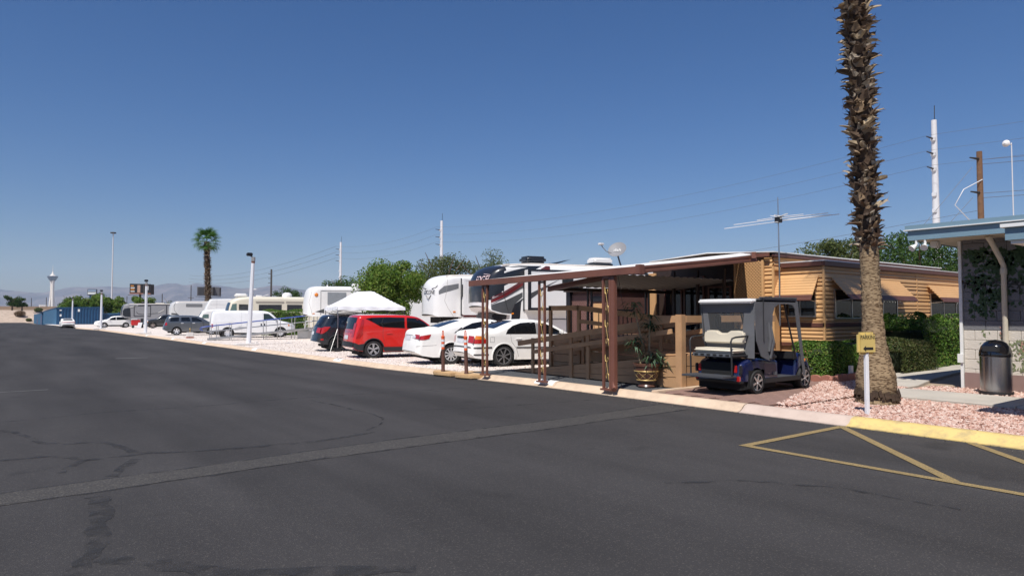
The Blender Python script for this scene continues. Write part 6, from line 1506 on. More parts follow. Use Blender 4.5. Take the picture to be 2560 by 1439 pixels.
for k in range(5): B().tube([(.55 + .03 * math.sin(a * 2 + k), -.05 + .10 * math.cos(a + k) - .04 * k, .42 + .06 * math.sin(a + k * .5) + .012 * k) for a in np.linspace(0, 6.1, 14)], .007, 5).obj('blue_cable', M('cable_blue', (.02, .22, .6), .5), gc, smooth=60)
rbx(gc, 'stowed_bag', M('khaki_bag', (.16, .14, .11), .9, var=.3, sc=12), (.50, .0, .37, .60, .30, .42), .02)

# ------------------------------------------------------------------ small things near the kerb
m_dor = M('orange_plastic', (.80, .13, .04), .5, var=.06); m_dbr = M('brown_plastic', (.11, .05, .035), .5, var=.06); m_dwh = M('reflective_white', (.75, .75, .75), .35)
for i, (x, y) in enumerate(((9.86, 16.05), (9.86, 14.9))):
    t = thing('delineator_post', ('left' if i == 0 else 'right') + ' one of two brown and orange kerbside delineator posts before the white sedans', 'post', (x, y, gh(y) + .13), 0, 'delineator posts by the kerb')
    t.rotation_euler = (R(1.5 - 2 * i), R(-1.5), 0)
    B().lathe([(.06, 0), (.058, .02), (.05, .04), (.048, .60), (.001, .60)], n=16).obj('tube', m_dbr, t, smooth=40)
    for a, c, mt in ((.60, .66, m_dor), (.661, .74, m_dwh), (.741, .80, m_dor), (.801, .87, m_dwh), (.871, .93, m_dor)): B().lathe([(.047, a), (.047, c)], n=16).obj('band', mt, t, smooth=60)
    B().lathe([(.054, .93), (.054, .95), (.03, .965), (.001, .965)], n=16).obj('collar', m_dor, t, smooth=40)
    B().tube([(0, -.028, .95), (0, -.032, 1.05), (0, -.018, 1.11), (0, .018, 1.11), (0, .032, 1.05), (0, .028, .95)], .011, 8).obj('loop_handle', m_dor, t, smooth=60)
# white floodlight posts along the kerb
m_lp = M('lamp_post_white', (.74, .74, .76), .5, var=.05); m_lc = M('plinth_white', (.70, .66, .62), .8, var=.1, bump=.3)
LP = [((11.14, 38.2), 'nearest of the white floodlight posts, standing beside the cargo van and metal ramp', 4.85, R(2.2)), ((10.8, 67.3), 'second nearest white floodlight post, left of the grey wagon', 4.6, 0), ((10.2, 92.6), 'third white floodlight post along the kerb, before the white crossover', 4.45, 0), ((11.2, 141), 'farthest white floodlight post, just right of the white sedan on the road', 4.9, 0)]
for (x, y), lab, h, ln in LP:
    t = thing('floodlight_post', lab, 'lamp post', (x, y, gl(y)), 0, 'white floodlight posts along the kerb')
    b = B(); b.box(-.75, -.35, -.02, .45, .35, .10); b.obj('plinth', m_lc, t, bev=.04)
    dx, dy = .795 * math.tan(ln), -.606 * math.tan(ln)
    B().tube([(0, 0, .1), (dx * (h - .4), dy * (h - .4), h - .4)], [.13, .095], 8).obj('pole', m_lp, t, smooth=30)
    B().tube([(dx * (h - .4), dy * (h - .4), h - .4), (dx * h, dy * h, h - .3)], .10, 8).obj('band', m_rust, t); B().tube([(dx * h, dy * h, h - .3), (dx * h, dy * h, h - .08)], .11, 8).obj('head_box', M('galvanised', (.4, .38, .36), .5, metal=.5), t)
    b = B(); b.box(-.17, -.12, h - .02, .12, .12, h + .16); o = b.obj('floodlight', m_blk, t, bev=.03); B().tube([(dx * h, dy * h, h - .1), (-.02, 0, h + .02)], .03, 6).obj('bracket', m_blk, t)
    B().box(.3, -.3, .1, .42, -.1, .2).obj('junction_box', m_lc, t)
# pop-up canopy
cn = thing('canopy_tent', 'white pop-up canopy tent over the dark crossover and red hatchback', 'canopy', (12.2, 28.8, gl(29)), R(-12))
m_cloth = M('canopy_cloth', (.80, .80, .82), .75, var=.04, sc=2, bump=.25, bsc=3); S = 3.1; z0, z1, z2 = 1.83, 1.99, 2.72
V = []; F = []; n = 12
def cz(u, v):
    d = max(abs(u - .5), abs(v - .5)) * 2; e = min(1, max(0, (1 - d) / .78)); sag = .06 * math.sin(math.pi * min(1, d)) * (1 - abs(abs(u - .5) - abs(v - .5)) * 2)
    return z1 + (z2 - z1) * e ** 1.12 + sag * .3 * .5 + .012 * math.sin(u * 17 + v * 9)
N = 24
for i in range(N + 1):
    for j in range(N + 1): V.append((i / N * S, j / N * S, cz(i / N, j / N)))
for i in range(N):
    for j in range(N): F.append((i * (N + 1) + j, (i + 1) * (N + 1) + j, (i + 1) * (N + 1) + j + 1, i * (N + 1) + j + 1))
B().add(V, F).obj('roof_cloth', m_cloth, cn, smooth=45)
for k in range(4):
    V = []; F = []
    for i in range(N + 1):
        u = i / N * S; w = .025 * math.sin(i * 1.3 + k)
        P = ((u, -.0, 0), (S, u, 0), (S - u, S, 0), (0, S - u, 0))[k]; out_ = ((0, -1), (1, 0), (0, 1), (-1, 0))[k]
        V += [(P[0] + out_[0] * .004, P[1] + out_[1] * .004, cz(P[0] / S, P[1] / S)), (P[0] + out_[0] * (.02 + w), P[1] + out_[1] * (.02 + w), z0 + .012 * math.sin(i * .9))]
    for i in range(N): F.append((2 * i, 2 * i + 1, 2 * i + 3, 2 * i + 2))
    B().add(V, F).obj('valance', m_cloth, cn, smooth=60)
for x in (.03, S - .03):
    for y in (.03, S - .03): B().box(x - .018, y - .018, 0, x + .018, y + .018, 1.95).obj('leg', m_alu if x < 1 else m_blk, cn)
for k in range(4):
    for q in range(3):
        a, c = q / 3 * S, (q + 1) / 3 * S; f = lambda u, z: ((u, .03, z), (S - .03, u, z), (S - u, S - .03, z), (.03, S - u, z))[k]
        B().tube([f(a, 1.80 - .10 * (q % 2)), f(c, 1.70 + .10 * (q % 2))], .011, 5).obj('truss_bar', m_blk, cn)
B().tube([(.02, .02, 1.0), (-.35, -.3, .02)], .007, 5).obj('guy_rope', m_alu, cn)
b = B(); b.box(-.12, -.1, 0, .14, .1, .16); b.obj('leg_weight', m_blk, cn, bev=.03)
# aluminium wheelchair ramp with blue handrails
ar = thing('metal_ramp', 'long aluminium wheelchair ramp with blue handrails in front of the white van', 'ramp', (11.1, 46.6, gl(47)), R(-8))
m_blr = M('blue_rail', (.05, .09, .33), .4, var=.05); LR = 7.0
def rzz(x): return .06 + .68 * x / LR
for j, y in enumerate((0, 1.0)):
    B().beam((0, y, rzz(0)), (LR, y, rzz(LR)), .05, .12).obj('side_beam', m_alu, ar)
    for i, x in enumerate((.15, .55, 1.35, 2.45, 3.5, 4.4, 5.35, 6.3, 6.85)): B().box(x - .02, y - .02, 0, x + .02, y + .02, rzz(x) + .92).obj('rail_post', m_alu, ar)
    B().tube([(-.35, y, .62), (-.45, y, .72), (-.38, y, .84), (0, y, rzz(0) + .84), (LR, y, rzz(LR) + .92)], .025, 8).obj('handrail', m_blr, ar, smooth=60)
    B().tube([(-.35, y, .62), (0, y, rzz(0) + .5), (LR, y, rzz(LR) + .5)], .02, 8).obj('mid_rail', m_alu, ar, smooth=60)
for i in range(28): B().beam((LR * i / 28 + .01, .5, rzz(LR * (i + .5) / 28)), (LR * (i + 1) / 28 - .01, .5, rzz(LR * (i + .5) / 28)), .94, .03).obj('deck_plank', m_alu, ar)
# plastic chair
ch = thing('plastic_chair', 'white plastic garden chair standing by the upper end of the metal ramp', 'chair', (17.6, 46.6, gl(46) + .55), R(160)); m_pl = M('white_plastic', (.78, .78, .77), .45, var=.03)
B().box(.9 - 1.3, -.5, -.55, .9 - .2, .5, -.02).obj('platform', m_alu, ch)
B().box(-.23, -.24, .42, .23, .24, .45).obj('seat', m_pl, ch, bev=.012)
for i in range(5): B().beam((-.21, -.20 + i * .1, .45), (-.30, -.19 + i * .095, .86), .06, .015, side=(0, 1, 0)).obj('back_slat', m_pl, ch)
B().beam((-.30, -.24, .87), (-.30, .24, .87), .03, .07).obj('top_rail', m_pl, ch)
for x, y in ((-.2, -.22), (-.2, .22), (.2, -.22), (.2, .22)): B().tube([(x, y, .43), (x * 1.15, y * 1.1, 0)], [.025, .018], 6).obj('leg', m_pl, ch)
for s in (-1, 1): B().tube([(-.27, s * .24, .65), (.15, s * .27, .66), (.2, s * .24, .45)], .022, 6).obj('armrest', m_pl, ch, smooth=60)
# utility stub, and the red cart with a leaning board by the far crossover
t = thing('water_hookup', 'small white concrete hookup block with a brass tap between the wagon and ramp', 'hookup', (11.2, 52.3, gl(52)))
B().box(-.2, -.2, .10, .2, .2, .42).obj('block', m_lc, t, bev=.02); B().box(-.22, -.22, 0, .22, .22, .098).obj('base', m_scal, t); B().lathe([(.03, .42), (.03, .6), (.05, .62), (.05, .66), (.02, .7), (.001, .7)], n=10).obj('tap', M('brass', (.45, .3, .1), .35, metal=.9), t, smooth=40)
t = thing('red_cart', 'red covered utility cart with a white board leaning on it beyond the white crossover', 'cart', (15.9, 107, gl(107)))
b = B(); b.box(-.5, -.4, .35, .55, .4, 1.15); b.obj('cover', M('red_tarp', (.5, .02, .02), .6, var=.2, sc=4, bump=.5, bsc=6), t, bev=.08); B().box(-.55, -.42, 1.152, .2, .42, 1.25).obj('lid', m_pl, t, bev=.03)
for x in (-.35, .4): B().lathe([(.001, -.04), (.16, -.04), (.18, 0), (.16, .04), (.001, .04)], (x, -.42, .18), 14, 'y').obj('wheel', m_tyre, t)
B().beam((.35, -.6, .02), (.55, -.45, .75), .5, .03, side=(1, 0, 0)).obj('leaning_board', m_pl, t); B().box(.65, -.3, 0, .95, .2, 1.3).obj('black_bin', m_trim, t, bev=.03)
# TV aerial and satellite dish over the mobile home
an = thing('tv_aerial', 'tall TV aerial with long white cross rods on a mast at the mobile home', 'antenna', (17.98, 10.93, 1.9))
B().tube([(0, 0, -.6), (.01, 0, 1.2), (.0, .01, 3.1)], [.025, .022, .014], 8).obj('mast', m_alu, an, smooth=60); m_rod = M('aerial_white', (.72, .70, .68), .4)
for dz, dx, la, lb in ((2.38, -.10, 1.75, .05), (2.47, -.05, 1.45, 1.5), (2.42, .06, .25, 1.75), (2.53, .02, .7, .75), (2.44, .12, .2, 1.5)): B().tube([(dx, la, dz - .02), (dx, 0, dz), (dx, -lb, dz - .01)], .011, 6).obj('cross_rod', m_rod, an)
B().box(-.08, -.08, 2.36, .08, .08, 2.52).obj('hub_box', m_blk, an, bev=.01); B().beam((-.2, 0, 2.56), (.2, 0, 2.56), .03, .03).obj('boom', m_rod, an); 
for s in (-1, 1): B().beam((-.0, s * .02, 2.53), (.05, s * .26, 2.60), .09, .012).obj('vane', m_rod, an)
sd = thing('satellite_dish', 'grey satellite dish with a bent feed arm above the white carport roof', 'satellite dish', (17.9, 17.0, 2.5))
B().tube([(0, 0, 0), (0, 0, .75), (-.05, .05, .95), (-.12, .10, 1.25)], .03, 8).obj('mast', M('dish_grey', (.22, .22, .23), .6), sd, smooth=60)
ds = B().lathe([(.001, 0), (.1, .008), (.2, .032), (.3, .075), (.305, .07), (.2, .02), (.001, -.012)], n=28).obj('reflector', M('dish_grey'), sd, smooth=60); ds.location = (-.12, .10, 1.40); ds.rotation_euler = (0, R(-52), R(25)); ds.scale = (1.15, 1.1, 1.1)
text('dish', .16, m_whtr, 'dish_lettering', ds, (0, 0, .03), (0, 0, R(-90)), .003)
B().tube([(-.12, .1, 1.25), (-.45, .34, 1.38), (-.55, .44, 1.55), (-.57, .46, 1.62)], .016, 6).obj('feed_arm', M('dish_grey'), sd, smooth=60); b = B(); b.box(-.68, .38, 1.60, -.5, .54, 1.68); b.obj('receiver', m_rod, sd, bev=.02)
# ------------------------------------------------------------------ background trees
tree('bright green round tree behind the white canopy, left of the lettered trailer', (19.4, 37.5, gl(37)), 5.2, 2.5, 2.05, 46, 560, .18, G_BRIGHT, 'leaf_bright', .2)
tree('olive tree showing above the roof of the lettered white trailer', (28.2, 46, gl(46)), 6.3, 2.9, 2.0, 26, 330, .18, G_OLIVE, 'leaf_olive', .18)
tree('sparse olive tree showing between the two large fifth wheel trailers', (31.5, 44.5, gl(44)), 6.8, 2.9, 2.3, 24, 270, .18, G_OLIVE, 'leaf_olive', .18)
tree('mid green tree behind the plain white fifth wheel trailer', (30.4, 70, gl(70)), 6.0, 2.6, 2.0, 20, 220, .22, G_DARK, 'leaf_dark', .18)
tree('small dark green tree beside the wooden utility pole behind the motorhome', (31.0, 90, gl(90)), 5.3, 2.2, 1.7, 18, 180, .22, G_DARK, 'leaf_dark', .15)
tree('low dark tree behind the pale grey trailer', (32, 128, gl(128)), 4.6, 2.4, 1.3, 14, 160, .25, G_DARK, 'leaf_dark', .15)
tree('scrubby olive tree behind the far grey trailer', (31, 160, gl(160)), 4.9, 3.2, 1.4, 14, 160, .3, G_OLIVE, 'leaf_olive', .15)
tree('yellow-green pine tree behind the mobile home, left of the big palm trunk', (40.5, 20.9, .1), 6.6, 2.3, 2.4, 26, 330, .2, G_OLIVE, 'leaf_olive', .2)
tree('dark leafy tree behind the mobile home, right of the big palm trunk', (42.5, 17.0, .1), 6.5, 3.6, 2.7, 34, 330, .2, G_DARK, 'leaf_dark', .2)
for lab, x, y, h, rx in (('broad green tree over the left half of the blue sheds', 17.5, 214, 7.6, 4.6), ('broad green tree over the middle of the blue sheds', 22.5, 212, 8.2, 4.4), ('rounded green tree behind the blue sheds, by the pylon sign', 27, 211, 7.4, 3.6), ('feathery green tree at the right end of the blue sheds', 33, 213, 7.8, 3.8)):
    tree(lab, (x, y, gh(y)), h, rx, 3.0, 26, 330, .55, G_BRIGHT, 'leaf_bright', .25, group='trees behind the blue sheds')
tree('dark round tree alone on the embankment at the far left', (6.5, 338, 3.2), 7.0, 3.6, 3.0, 18, 140, .6, G_DARK, 'leaf_dark', .3, group='trees behind the blue sheds')
tree('second dark tree joined to the lone one on the embankment', (9.8, 340, 3.2), 5.4, 2.8, 2.4, 12, 120, .6, G_DARK, 'leaf_dark', .25, group='trees behind the blue sheds')

# ------------------------------------------------------------------ blue storage sheds
m_bs = M('blue_metal', (.012, .065, .15), .5, var=.12, sc=.6, col2=(.025, .10, .2), sc2=.5, amt2=.4); m_bs2 = M('blue_metal_faded', (.055, .15, .26), .5, var=.1, sc=.5)
def ribwall(p0, p1, z0, z1a, z1b, pitch=.6, d=.16):
    p0 = Vector((*p0, 0)); p1 = Vector((*p1, 0)); L = (p1 - p0).length; u = (p1 - p0) / L; nrm = Vector((u.y, -u.x, 0)); V = []; F = []; n = int(L / pitch)
    pts = []
    for i in range(n):
        for f, dd in ((0, 0), (.55, 0), (.62, d), (.9, d)): pts.append(((i + f) * pitch, dd))
    pts.append((L, 0))
    for s, dd in pts:
        q = p0 + u * s + nrm * dd; zt = z1a + (z1b - z1a) * s / L; V += [(q.x, q.y, z0), (q.x, q.y, zt)]
    for i in range(len(pts) - 1): F.append((2 * i, 2 * i + 2, 2 * i + 3, 2 * i + 1))
    return B().add(V, F)
sh1 = thing('storage_shed', 'long blue corrugated metal storage shed facing the road at far left', 'shed', (12, 190, -.8), world=True)
ribwall((12, 190), (21.2, 190), -.85, 3.05, 3.2).obj('front_wall', m_bs, sh1); ribwall((12, 238), (12, 190.02), -1.1, 2.4, 3.05, .7).obj('side_wall', m_bs2, sh1)
B().box(12.1, 190.1, -1, 21.1, 237, 2.3).obj('core', m_bs, sh1)
B().add([(11.8, 189.8, 3.08), (21.4, 189.8, 3.24), (21.4, 238, 2.6), (11.8, 238, 2.42), (11.8, 189.8, 3.3), (21.4, 189.8, 3.45), (21.4, 238, 2.8), (11.8, 238, 2.62)], [(0, 1, 2, 3), (7, 6, 5, 4), (0, 4, 5, 1), (1, 5, 6, 2), (2, 6, 7, 3), (3, 7, 4, 0)]).obj('roof', m_bs, sh1)
for x, z, w_, h_ in ((12.5, 2.5, .6, .25), (12.6, 1.2, .45, .5), (16.1, 2.3, .5, .6)): B().box(x, 189.86, z, x + w_, 189.9, z + h_).obj('notice', m_whtr, sh1)
B().box(21.1, 189.9, -.8, 21.35, 190.1, 3.2).obj('corner_trim', m_bs, sh1)
sh2 = thing('storage_shed', 'lower blue metal shed continuing behind the first one at far left', 'shed', (11.6, 240, -1.1), world=True)
ribwall((11.7, 285), (11.7, 240), -1.4, 1.7, 2.1, .5).obj('side_wall', m_bs2, sh2); ribwall((11.7, 240), (16, 240), -1.4, 2.1, 2.2, .5).obj('front_wall', m_bs, sh2); B().box(11.4, 239.8, 2.12, 16, 285, 2.3).obj('roof', m_bs, sh2)
B().box(11.5, 262, -1.3, 11.7, 262.4, .2).obj('red_hydrant_post', m_redl, sh2); B().box(11.5, 241, -1.3, 11.7, 241.4, 1.4).obj('red_door_edge', m_redl, sh2)
fn = thing('metal_fence', 'low blue ribbed metal fence joining the right end of the blue shed', 'fence', (21.4, 191, -.8), world=True)
ribwall((21.4, 191), (27.5, 191), -.8, 1.9, 2.1, .35).obj('panel', m_bs, fn); B().box(21.4, 190.85, 1.75, 27.5, 190.95, 1.95).obj('rail', m_bs2, fn); B().box(24.6, 190.8, -.8, 24.8, 191, 2.2).obj('post', m_bs, fn)
tag(B().box(12, 181, -.78, 21, 182, -.70).obj('far_kerb', m_yel), kind='structure')
# embankment with the freeway wall
V = []; F = []; xs = np.linspace(-260, 330, 60); prof = [(314, -1.5), (317, -.9), (322, .8), (328, 2.6), (334, 3.3), (360, 3.4)]
for x in xs:
    for y, z in prof: V.append((x, y + random.uniform(-.5, .5), z + (random.uniform(-.25, .25) if 314 < y < 335 else 0)))
for i in range(len(xs) - 1):
    for j in range(len(prof) - 1): F.append((i * 6 + j, i * 6 + j + 1, i * 6 + 7 + j, i * 6 + 6 + j))
tag(B().add(V, F).obj('embankment', M('embankment_sand', (.46, .36, .28), .95, var=.2, sc=.35, bump=.6, bsc=1.2, col2=(.27, .21, .16), sc2=.9, amt2=.6), smooth=180), kind='structure')
fw = thing('freeway_wall', 'long low tan barrier wall along the top of the sandy embankment', 'wall', (0, 345, 3.3), world=True)
for i in range(30): B().box(-250 + i * 19, 345, 3.3, -250 + i * 19 + 18.8, 345.5, 5.0).obj('panel', M('tan_barrier', (.34, .25, .18), .85, var=.08, sc=.3), fw)
B().box(-250, 344.8, 3.25, 320, 345.0, 3.6).obj('kerb_band', M('pale_band', (.52, .44, .36), .85), fw)
for lab, x, y, z, r in (('round brown dry bush low on the sandy embankment', 8.7, 322, .9, 2.0), ('olive bush high on the embankment beside the sheds', 14.8, 329, 2.6, 1.6), ('small green shrub at the embankment foot', 11.3, 317, -.9, 1.0)):
    t = thing('shrub', lab, 'shrub', (x, y, z), 0, 'shrubs on the embankment'); cc = G_OLIVE if 'brown' not in lab else [(.10, .06, .03), (.16, .10, .05), (.2, .14, .07)]
    leafcloud(1500, lambda: blob((0, 0, r * .55), (r, r, r * .6)), .35, 'foliage', leafmat('shrub_' + lab.split()[1], cc), t)
# ------------------------------------------------------------------ tall tower with a pod, far off
tw = thing('observation_tower', 'slender white observation tower with dark pod and spire on the far left horizon', 'tower', (338, 5800, 0)); m_tw = M('tower_white', (.72, .66, .58), .7, var=.05); m_pod = M('pod_blue', (.015, .02, .04), .5)
def ring(z): return float(np.interp(z, [0, 60, 120, 175, 225, 246], [22, 16, 11, 8.5, 9.5, 14]))
for k in range(3):
    a = 2.1 * k + .6; B().tube([(ring(z) * math.cos(a), ring(z) * math.sin(a), z) for z in (0, 60, 120, 175, 225, 246)], [7.5, 6.5, 5.5, 5, 5, 6], 8).obj('leg', m_tw, tw, smooth=60)
B().lathe([(6, 0), (6, 246)], n=12).obj('core_shaft', m_tw, tw, smooth=60)
B().lathe([(15, 238), (20, 244), (32, 264), (33, 270), (28, 274)], n=28).obj('pod', m_pod, tw, smooth=40); B().lathe([(24, 274), (14, 279), (12, 284), (6, 290), (5, 298), (2.2, 302)], n=24).obj('pod_roof', m_tw, tw, smooth=40)
B().lathe([(2.2, 302), (1.4, 325), (.6, 350), (.001, 352)], n=8).obj('spire', m_tw, tw, smooth=60); B().box(-75, -40, 0, -30, 20, 70).obj('podium_block', m_tw, tw)
# ------------------------------------------------------------------ poles, signs, wires
m_pw = M('weathered_wood', (.16, .085, .045), .9, var=.3, sc=4); m_ps = M('pale_steel', (.62, .62, .63), .5, var=.05); m_wire = M('wire', (.10, .10, .11), .6); m_dkp = M('dark_pole', (.06, .055, .05), .8)
def pole(lab, x, y, h, r0, r1, mat, arms=(), name='utility_pole', group='utility poles'):
    t = thing(name, lab, 'pole', (x, y, gh(y)), 0, group); B().tube([(0, 0, 0), (0, 0, h)], [r0, r1], 10).obj('shaft', mat, t, smooth=60)
    for z, la, lb, ax in arms:
        d = Vector((.795, -.606, 0)) if ax == 'i' else Vector((0, 1, 0)); B().beam(d * -la + Vector((0, 0, z)), d * lb + Vector((0, 0, z)), .12, .14).obj('cross_arm', mat, t)
    return t
sp_ = []
for lab, x, y in (('white steel transmission pole above the roof of the grey building', 74, 28), ('white steel transmission pole rising behind the lettered white trailer', 72, 118), ('white steel transmission pole far off above the plain white trailer', 71.5, 167)):
    t = pole(lab, x, y, 21.0, .42, .25, m_ps, name='transmission_pole', group='white transmission poles')
    for k, z in enumerate((19.1, 17.6, 16.1, 13.6, 12.0, 10.4)):
        B().box(-.45, -.2, z - .25, .05, .2, z + .15).obj('standoff', m_ps, t, bev=.04)
        if k < 3: B().tube([(-.4, 0, z), (-1.3, .2, z + .1)], [.09, .05], 6).obj('insulator', m_trim, t)
    B().tube([(.12, 0, 20.8), (.2, 0, 22.5)], .04, 5).obj('lightning_rod', m_trim, t); sp_.append((x, y))
wi = thing('power_lines', 'thin power lines sagging across the sky between the white transmission poles', 'wires', (72, 28, 16), world=True)
def wire(a, c, sag, r=.035, par=None): B().tube([Vector(a).lerp(Vector(c), u) - Vector((0, 0, sag * 4 * u * (1 - u))) for u in np.linspace(0, 1, 15)], r, 4).obj('wire', m_wire, par or wi)
far_ = (71, 260)
for z in (19.2, 17.7, 16.2):
    wire((75, -60, z + .5), (72.8, 28, z), 1.2, .012); wire((72.8, 28, z), (70.8, 118, z), 2.2, .012); wire((70.8, 118, z), (70.3, 167, z), 1.4, .016); wire((70.3, 167, z), (70, 330, z), 3, .03)
for z in (9.4, 8.6): wire((60, 19.6, z + .2), (70.8, 118, z), 2.0, .014)
t = pole('brown wooden utility pole with cables over the grey building at right', 60, 19.6, 14.2, .26, .2, m_pw)
for z in (13.6, 11.0, 8.4):
    B().tube([(-.2, 0, z), (-1.0, .3, z + .05)], [.1, .05], 6).obj('insulator', m_trim, t)
    for dz in (0, -.35): B().tube([(.2, 0, z + dz), (9, -12, z + dz + .5), (20, -26, z + dz + 1.3)], .018, 4).obj('service_wire', m_wire, t)
B().tube([(-.9, .2, 12.9), (-5.5, 3.0, 7.0), (-9.5, 5, 3.0)], .016, 4).obj('guy_wire', m_wire, t); B().tube([(-.9, .2, 10.6), (-5.0, 3.0, 5.4), (-8, 5, 2.5)], .016, 4).obj('guy_wire', m_wire, t)
B().tube([(-.1, -.2, 12.0), (-1.5, .6, 11.2), (-2.1, 1.0, 10.0), (-1.2, .4, 8.9), (.2, -.3, 8.4), (.7, -.6, 7.4)], .035, 6).obj('riser_cable', m_ps, t, smooth=60)
for k in range(3): B().cyl((.5 + k * .35, -.5 - k * .3, 6.2), (.5 + k * .35, -.5 - k * .3, 7.2), .12).obj('pothead', m_trim, t)
t = pole('thin grey mast with a white drum antenna over the grey building', 41.8, 12.2, 10.5, .035, .025, m_ps, name='antenna_mast'); B().lathe([(.001, -.08), (.13, -.06), (.18, .01), (.17, .04), (.001, .05)], (-.3, .15, 10.45), 18, 'x').obj('drum', m_rod, t, smooth=50); B().tube([(0, 0, 10.4), (-.4, .2, 10.45)], .03, 6).obj('bracket', m_ps, t)
pole('dark wooden utility pole with one side arm behind the cream motorhome', 58, 180, 14.2, .3, .22, m_dkp, ((7.0, 2.4, .2, 'i'), (13, .8, .1, 'i'), (11.8, .8, .1, 'i'), (10.6, .8, .1, 'i')))
pole('orange-brown pole stub above the black-nosed trailer', 47, 55, 7.2, .2, .18, m_pw, ((7.0, .1, .5, 'i'),))
for lab, x, y, h in (('thin dark pole left of the distant digital billboard', 50, 233, 10.5), ('thin dark pole just right of the lettered billboard', 47, 262, 8.6), ('thin dark pole just left of the lettered billboard', 41.5, 300, 8.6), ('thin dark pole rising behind the blue sheds', 29, 330, 9.8), ('thin dark pole by the tower at left', 18.5, 352, 9.0), ('thin dark pole nearest the lone dark tree', 13.2, 350, 8.6)):
    pole(lab, x, y, h + gh(y) * 0 + 1.4, .16, .12, m_dkp, ((h * .62 + 1.4, .9, .9, 'i'),) if 'billboard' in lab else ())
t = pole('very tall slim grey light mast above the blue sheds', 36.4, 300, 34.4, .30, .16, m_ps, name='light_mast'); B().lathe([(1.0, 34.0), (1.0, 34.4), (.3, 34.5)], n=12).obj('lamp_ring', m_dkp, t)
# street lamp by the pine
t = pole('slim street lamp with curved arm behind the mobile home', 39.5, 24.3, 5.2, .06, .05, m_ps, name='street_lamp'); B().tube([(0, 0, 4.4), (.3, -.1, 5.1), (.9, -.4, 5.5), (1.5, -.7, 5.5)], .04, 6).obj('arm', m_ps, t, smooth=60); B().box(1.4, -.9, 5.42, 2.0, -.6, 5.52).obj('lamp_head', m_ps, t, bev=.03)
# pylon sign and billboards
t = thing('pylon_sign', 'blue two-legged pylon sign with small dark board behind the blue sheds', 'sign', (21.6, 216, gh(216)), R(-20))
for x in (-.45, .45): B().box(x - .18, -.18, 0, x + .18, .18, 7.8).obj('leg', m_bs, t)
b = B(); b.box(-1.1, -.35, 7.8, 1.1, .35, 9.4); b.obj('board', m_trim, t, bev=.05); B().box(-1.0, -.36, 8.75, 1.0, -.352, 9.25).obj('face', M('sign_pale_blue', (.3, .38, .5), .5), t); B().box(-1.0, -.36, 8.0, 1.0, -.352, 8.6).obj('face', m_whtr, t)
def billboard(lab, x, y, zc, w_, h_, rz, face, extra):
    t = thing('billboard', lab, 'billboard', (x, y, -1.4), rz, 'billboards'); B().cyl((0, .8, 0), (0, .8, zc + 1.4), .45).obj('column', m_dkp, t)
    for k, (a, s) in enumerate(((0, 1), (R(32), 1))):
        b = B(); b.box(-w_ / 2, -.15, zc + 1.4 - h_ / 2, w_ / 2, .15, zc + 1.4 + h_ / 2); o = b.obj('panel', face if k == 0 else m_dkp, t)
        if k: o.location = (w_ * .42, 2.2, 0); o.rotation_euler = (0, 0, R(60))
    B().box(-w_ / 2 - .6, -1.2, zc + .9 - h_ / 2, w_ / 2 + .4, -.2, zc + 1.05 - h_ / 2).obj('catwalk', m_dkp, t)
    for (x0, x1, z0, z1, mt) in extra: B().box(x0, -.19, zc + 1.4 + z0, x1, -.16, zc + 1.4 + z1).obj('print', mt, t)
    return t
m_or = M('print_orange', (.6, .26, .06), .6); m_sk = M('print_skin', (.55, .36, .27), .6)
billboard('dark advertising billboard with orange and white print above the grey trailer', 46.0, 300, 11.6, 7.2, 4.0, R(-8), M('billboard_black', (.02, .02, .024), .5), [(-3.3, -2.2, .9, 1.4, m_or), (-3.3, -1.9, .2, .6, m_whtr), (-3.3, -2.0, -.5, 0, m_or), (-3.3, -1.9, -1.2, -.8, m_whtr), (-1.0, .0, -1.4, 1.5, m_sk), (1.4, 2.8, -.4, 1.2, m_whtr), (-3.6, 3.6, -2.0, -1.6, M('rust_band', (.4, .16, .09), .7))])
billboard('blank grey digital billboard frame beside the distant palm', 71.0, 300, 11.2, 8.5, 3.6, R(-5), M('led_grey', (.12, .12, .13), .5), [(-3.9, -.6, -1.5, 1.5, M('led_dark', (.05, .05, .055), .5))])
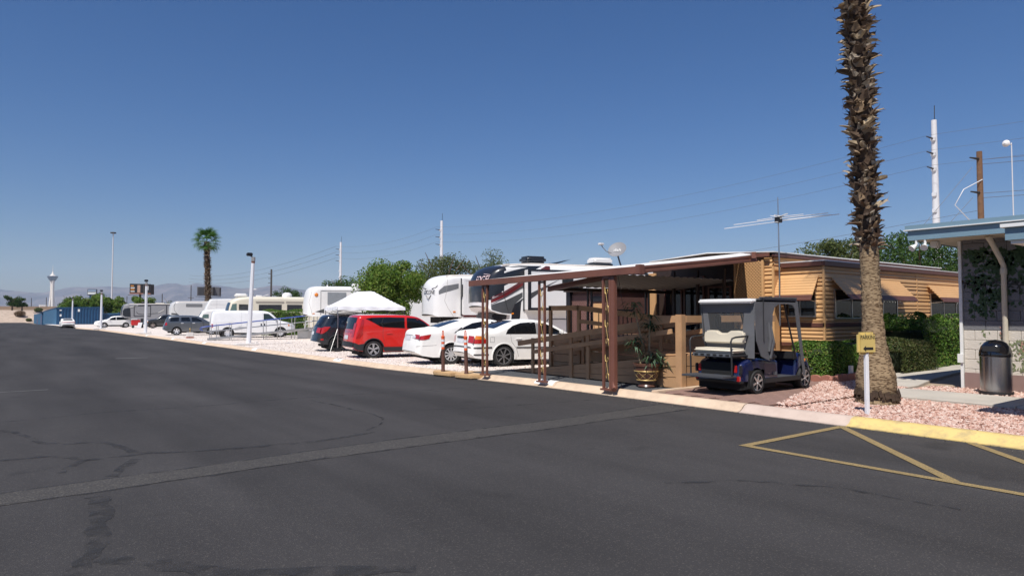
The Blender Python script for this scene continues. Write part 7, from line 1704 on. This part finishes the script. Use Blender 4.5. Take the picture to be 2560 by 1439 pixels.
# ------------------------------------------------------------------ mountains
from mathutils import noise
RX = [-900, -500, -200, 0, 60, 110, 190, 230, 290, 350, 385, 420, 440, 462, 487, 520, 560, 600, 640, 690, 720, 765, 820, 900, 1100, 1500, 2200]
RY = [722, 715, 724, 718, 727, 726, 712, 713, 712, 714, 711, 704, 702, 708, 702, 707, 712, 716, 714, 708, 712, 722, 733, 742, 750, 752, 755]
RY = [720 if False else v for v in RY]
cols = 420; rows = 34; V = []; F = []
for i in range(cols):
    px = -900 + 3100 * i / (cols - 1); a = R(37.3) + math.atan((px - 1280) / 1707.0); rh = (786 - np.interp(px, RX, RY)) / 1707.0
    for j in range(rows):
        t_ = j / (rows - 1); dd = 6400 + 2600 * t_ if t_ < .8 else 8480 + 2600 * (t_ - .8); dist = dd / math.cos(math.atan((px - 1280) / 1707.0))
        X, Y = dist * math.sin(a), dist * math.cos(a)
        n1 = noise.fractal(Vector((X / 900, Y / 900, 1.3)), 1.0, 2.0, 5); n2 = abs(noise.fractal(Vector((X / 420, Y / 700, 7.1)), .9, 2.1, 5))
        base = t_ / .8 if t_ < .8 else 1 - (t_ - .8) * 2
        h = rh * 8480 * (max(0, base) ** 1.25) * (1 + .0 * n1) + (1 - abs(2 * min(1, t_ / .8) - 1)) * (n1 * 80 - n2 * 150) + (34 * n2 - 14 if .55 < t_ < .97 else 0) - 8
        V.append((X, Y, max(-1.5, h)))
for i in range(cols - 1):
    for j in range(rows - 1): F.append((i * rows + j, (i + 1) * rows + j, (i + 1) * rows + j + 1, i * rows + j + 1))
tag(B().add(V, F).obj('mountains', M('desert_mountain', (.09, .078, .088), .95, var=.4, sc=.004, col2=(.22, .17, .15), sc2=.002, amt2=.7), smooth=180), kind='structure')
# ------------------------------------------------------------------ air
hz = B().box(-9500, -600, -2.7, 13000, 10500, 620).obj('haze', None); tag(hz, 'thin pale desert haze over the whole valley', 'haze', kind='stuff')
hm = bpy.data.materials.new('haze'); hm.use_nodes = True; n = hm.node_tree.nodes; n.remove(n['Principled BSDF'])
pv = n.new('ShaderNodeVolumePrincipled'); pv.inputs['Color'].default_value = (.56, .76, 1.0, 1); pv.inputs['Density'].default_value = 5.0e-5; pv.inputs['Anisotropy'].default_value = .0
hm.node_tree.links.new(pv.outputs[0], n['Material Output'].inputs['Volume']); hz.data.materials.append(hm)
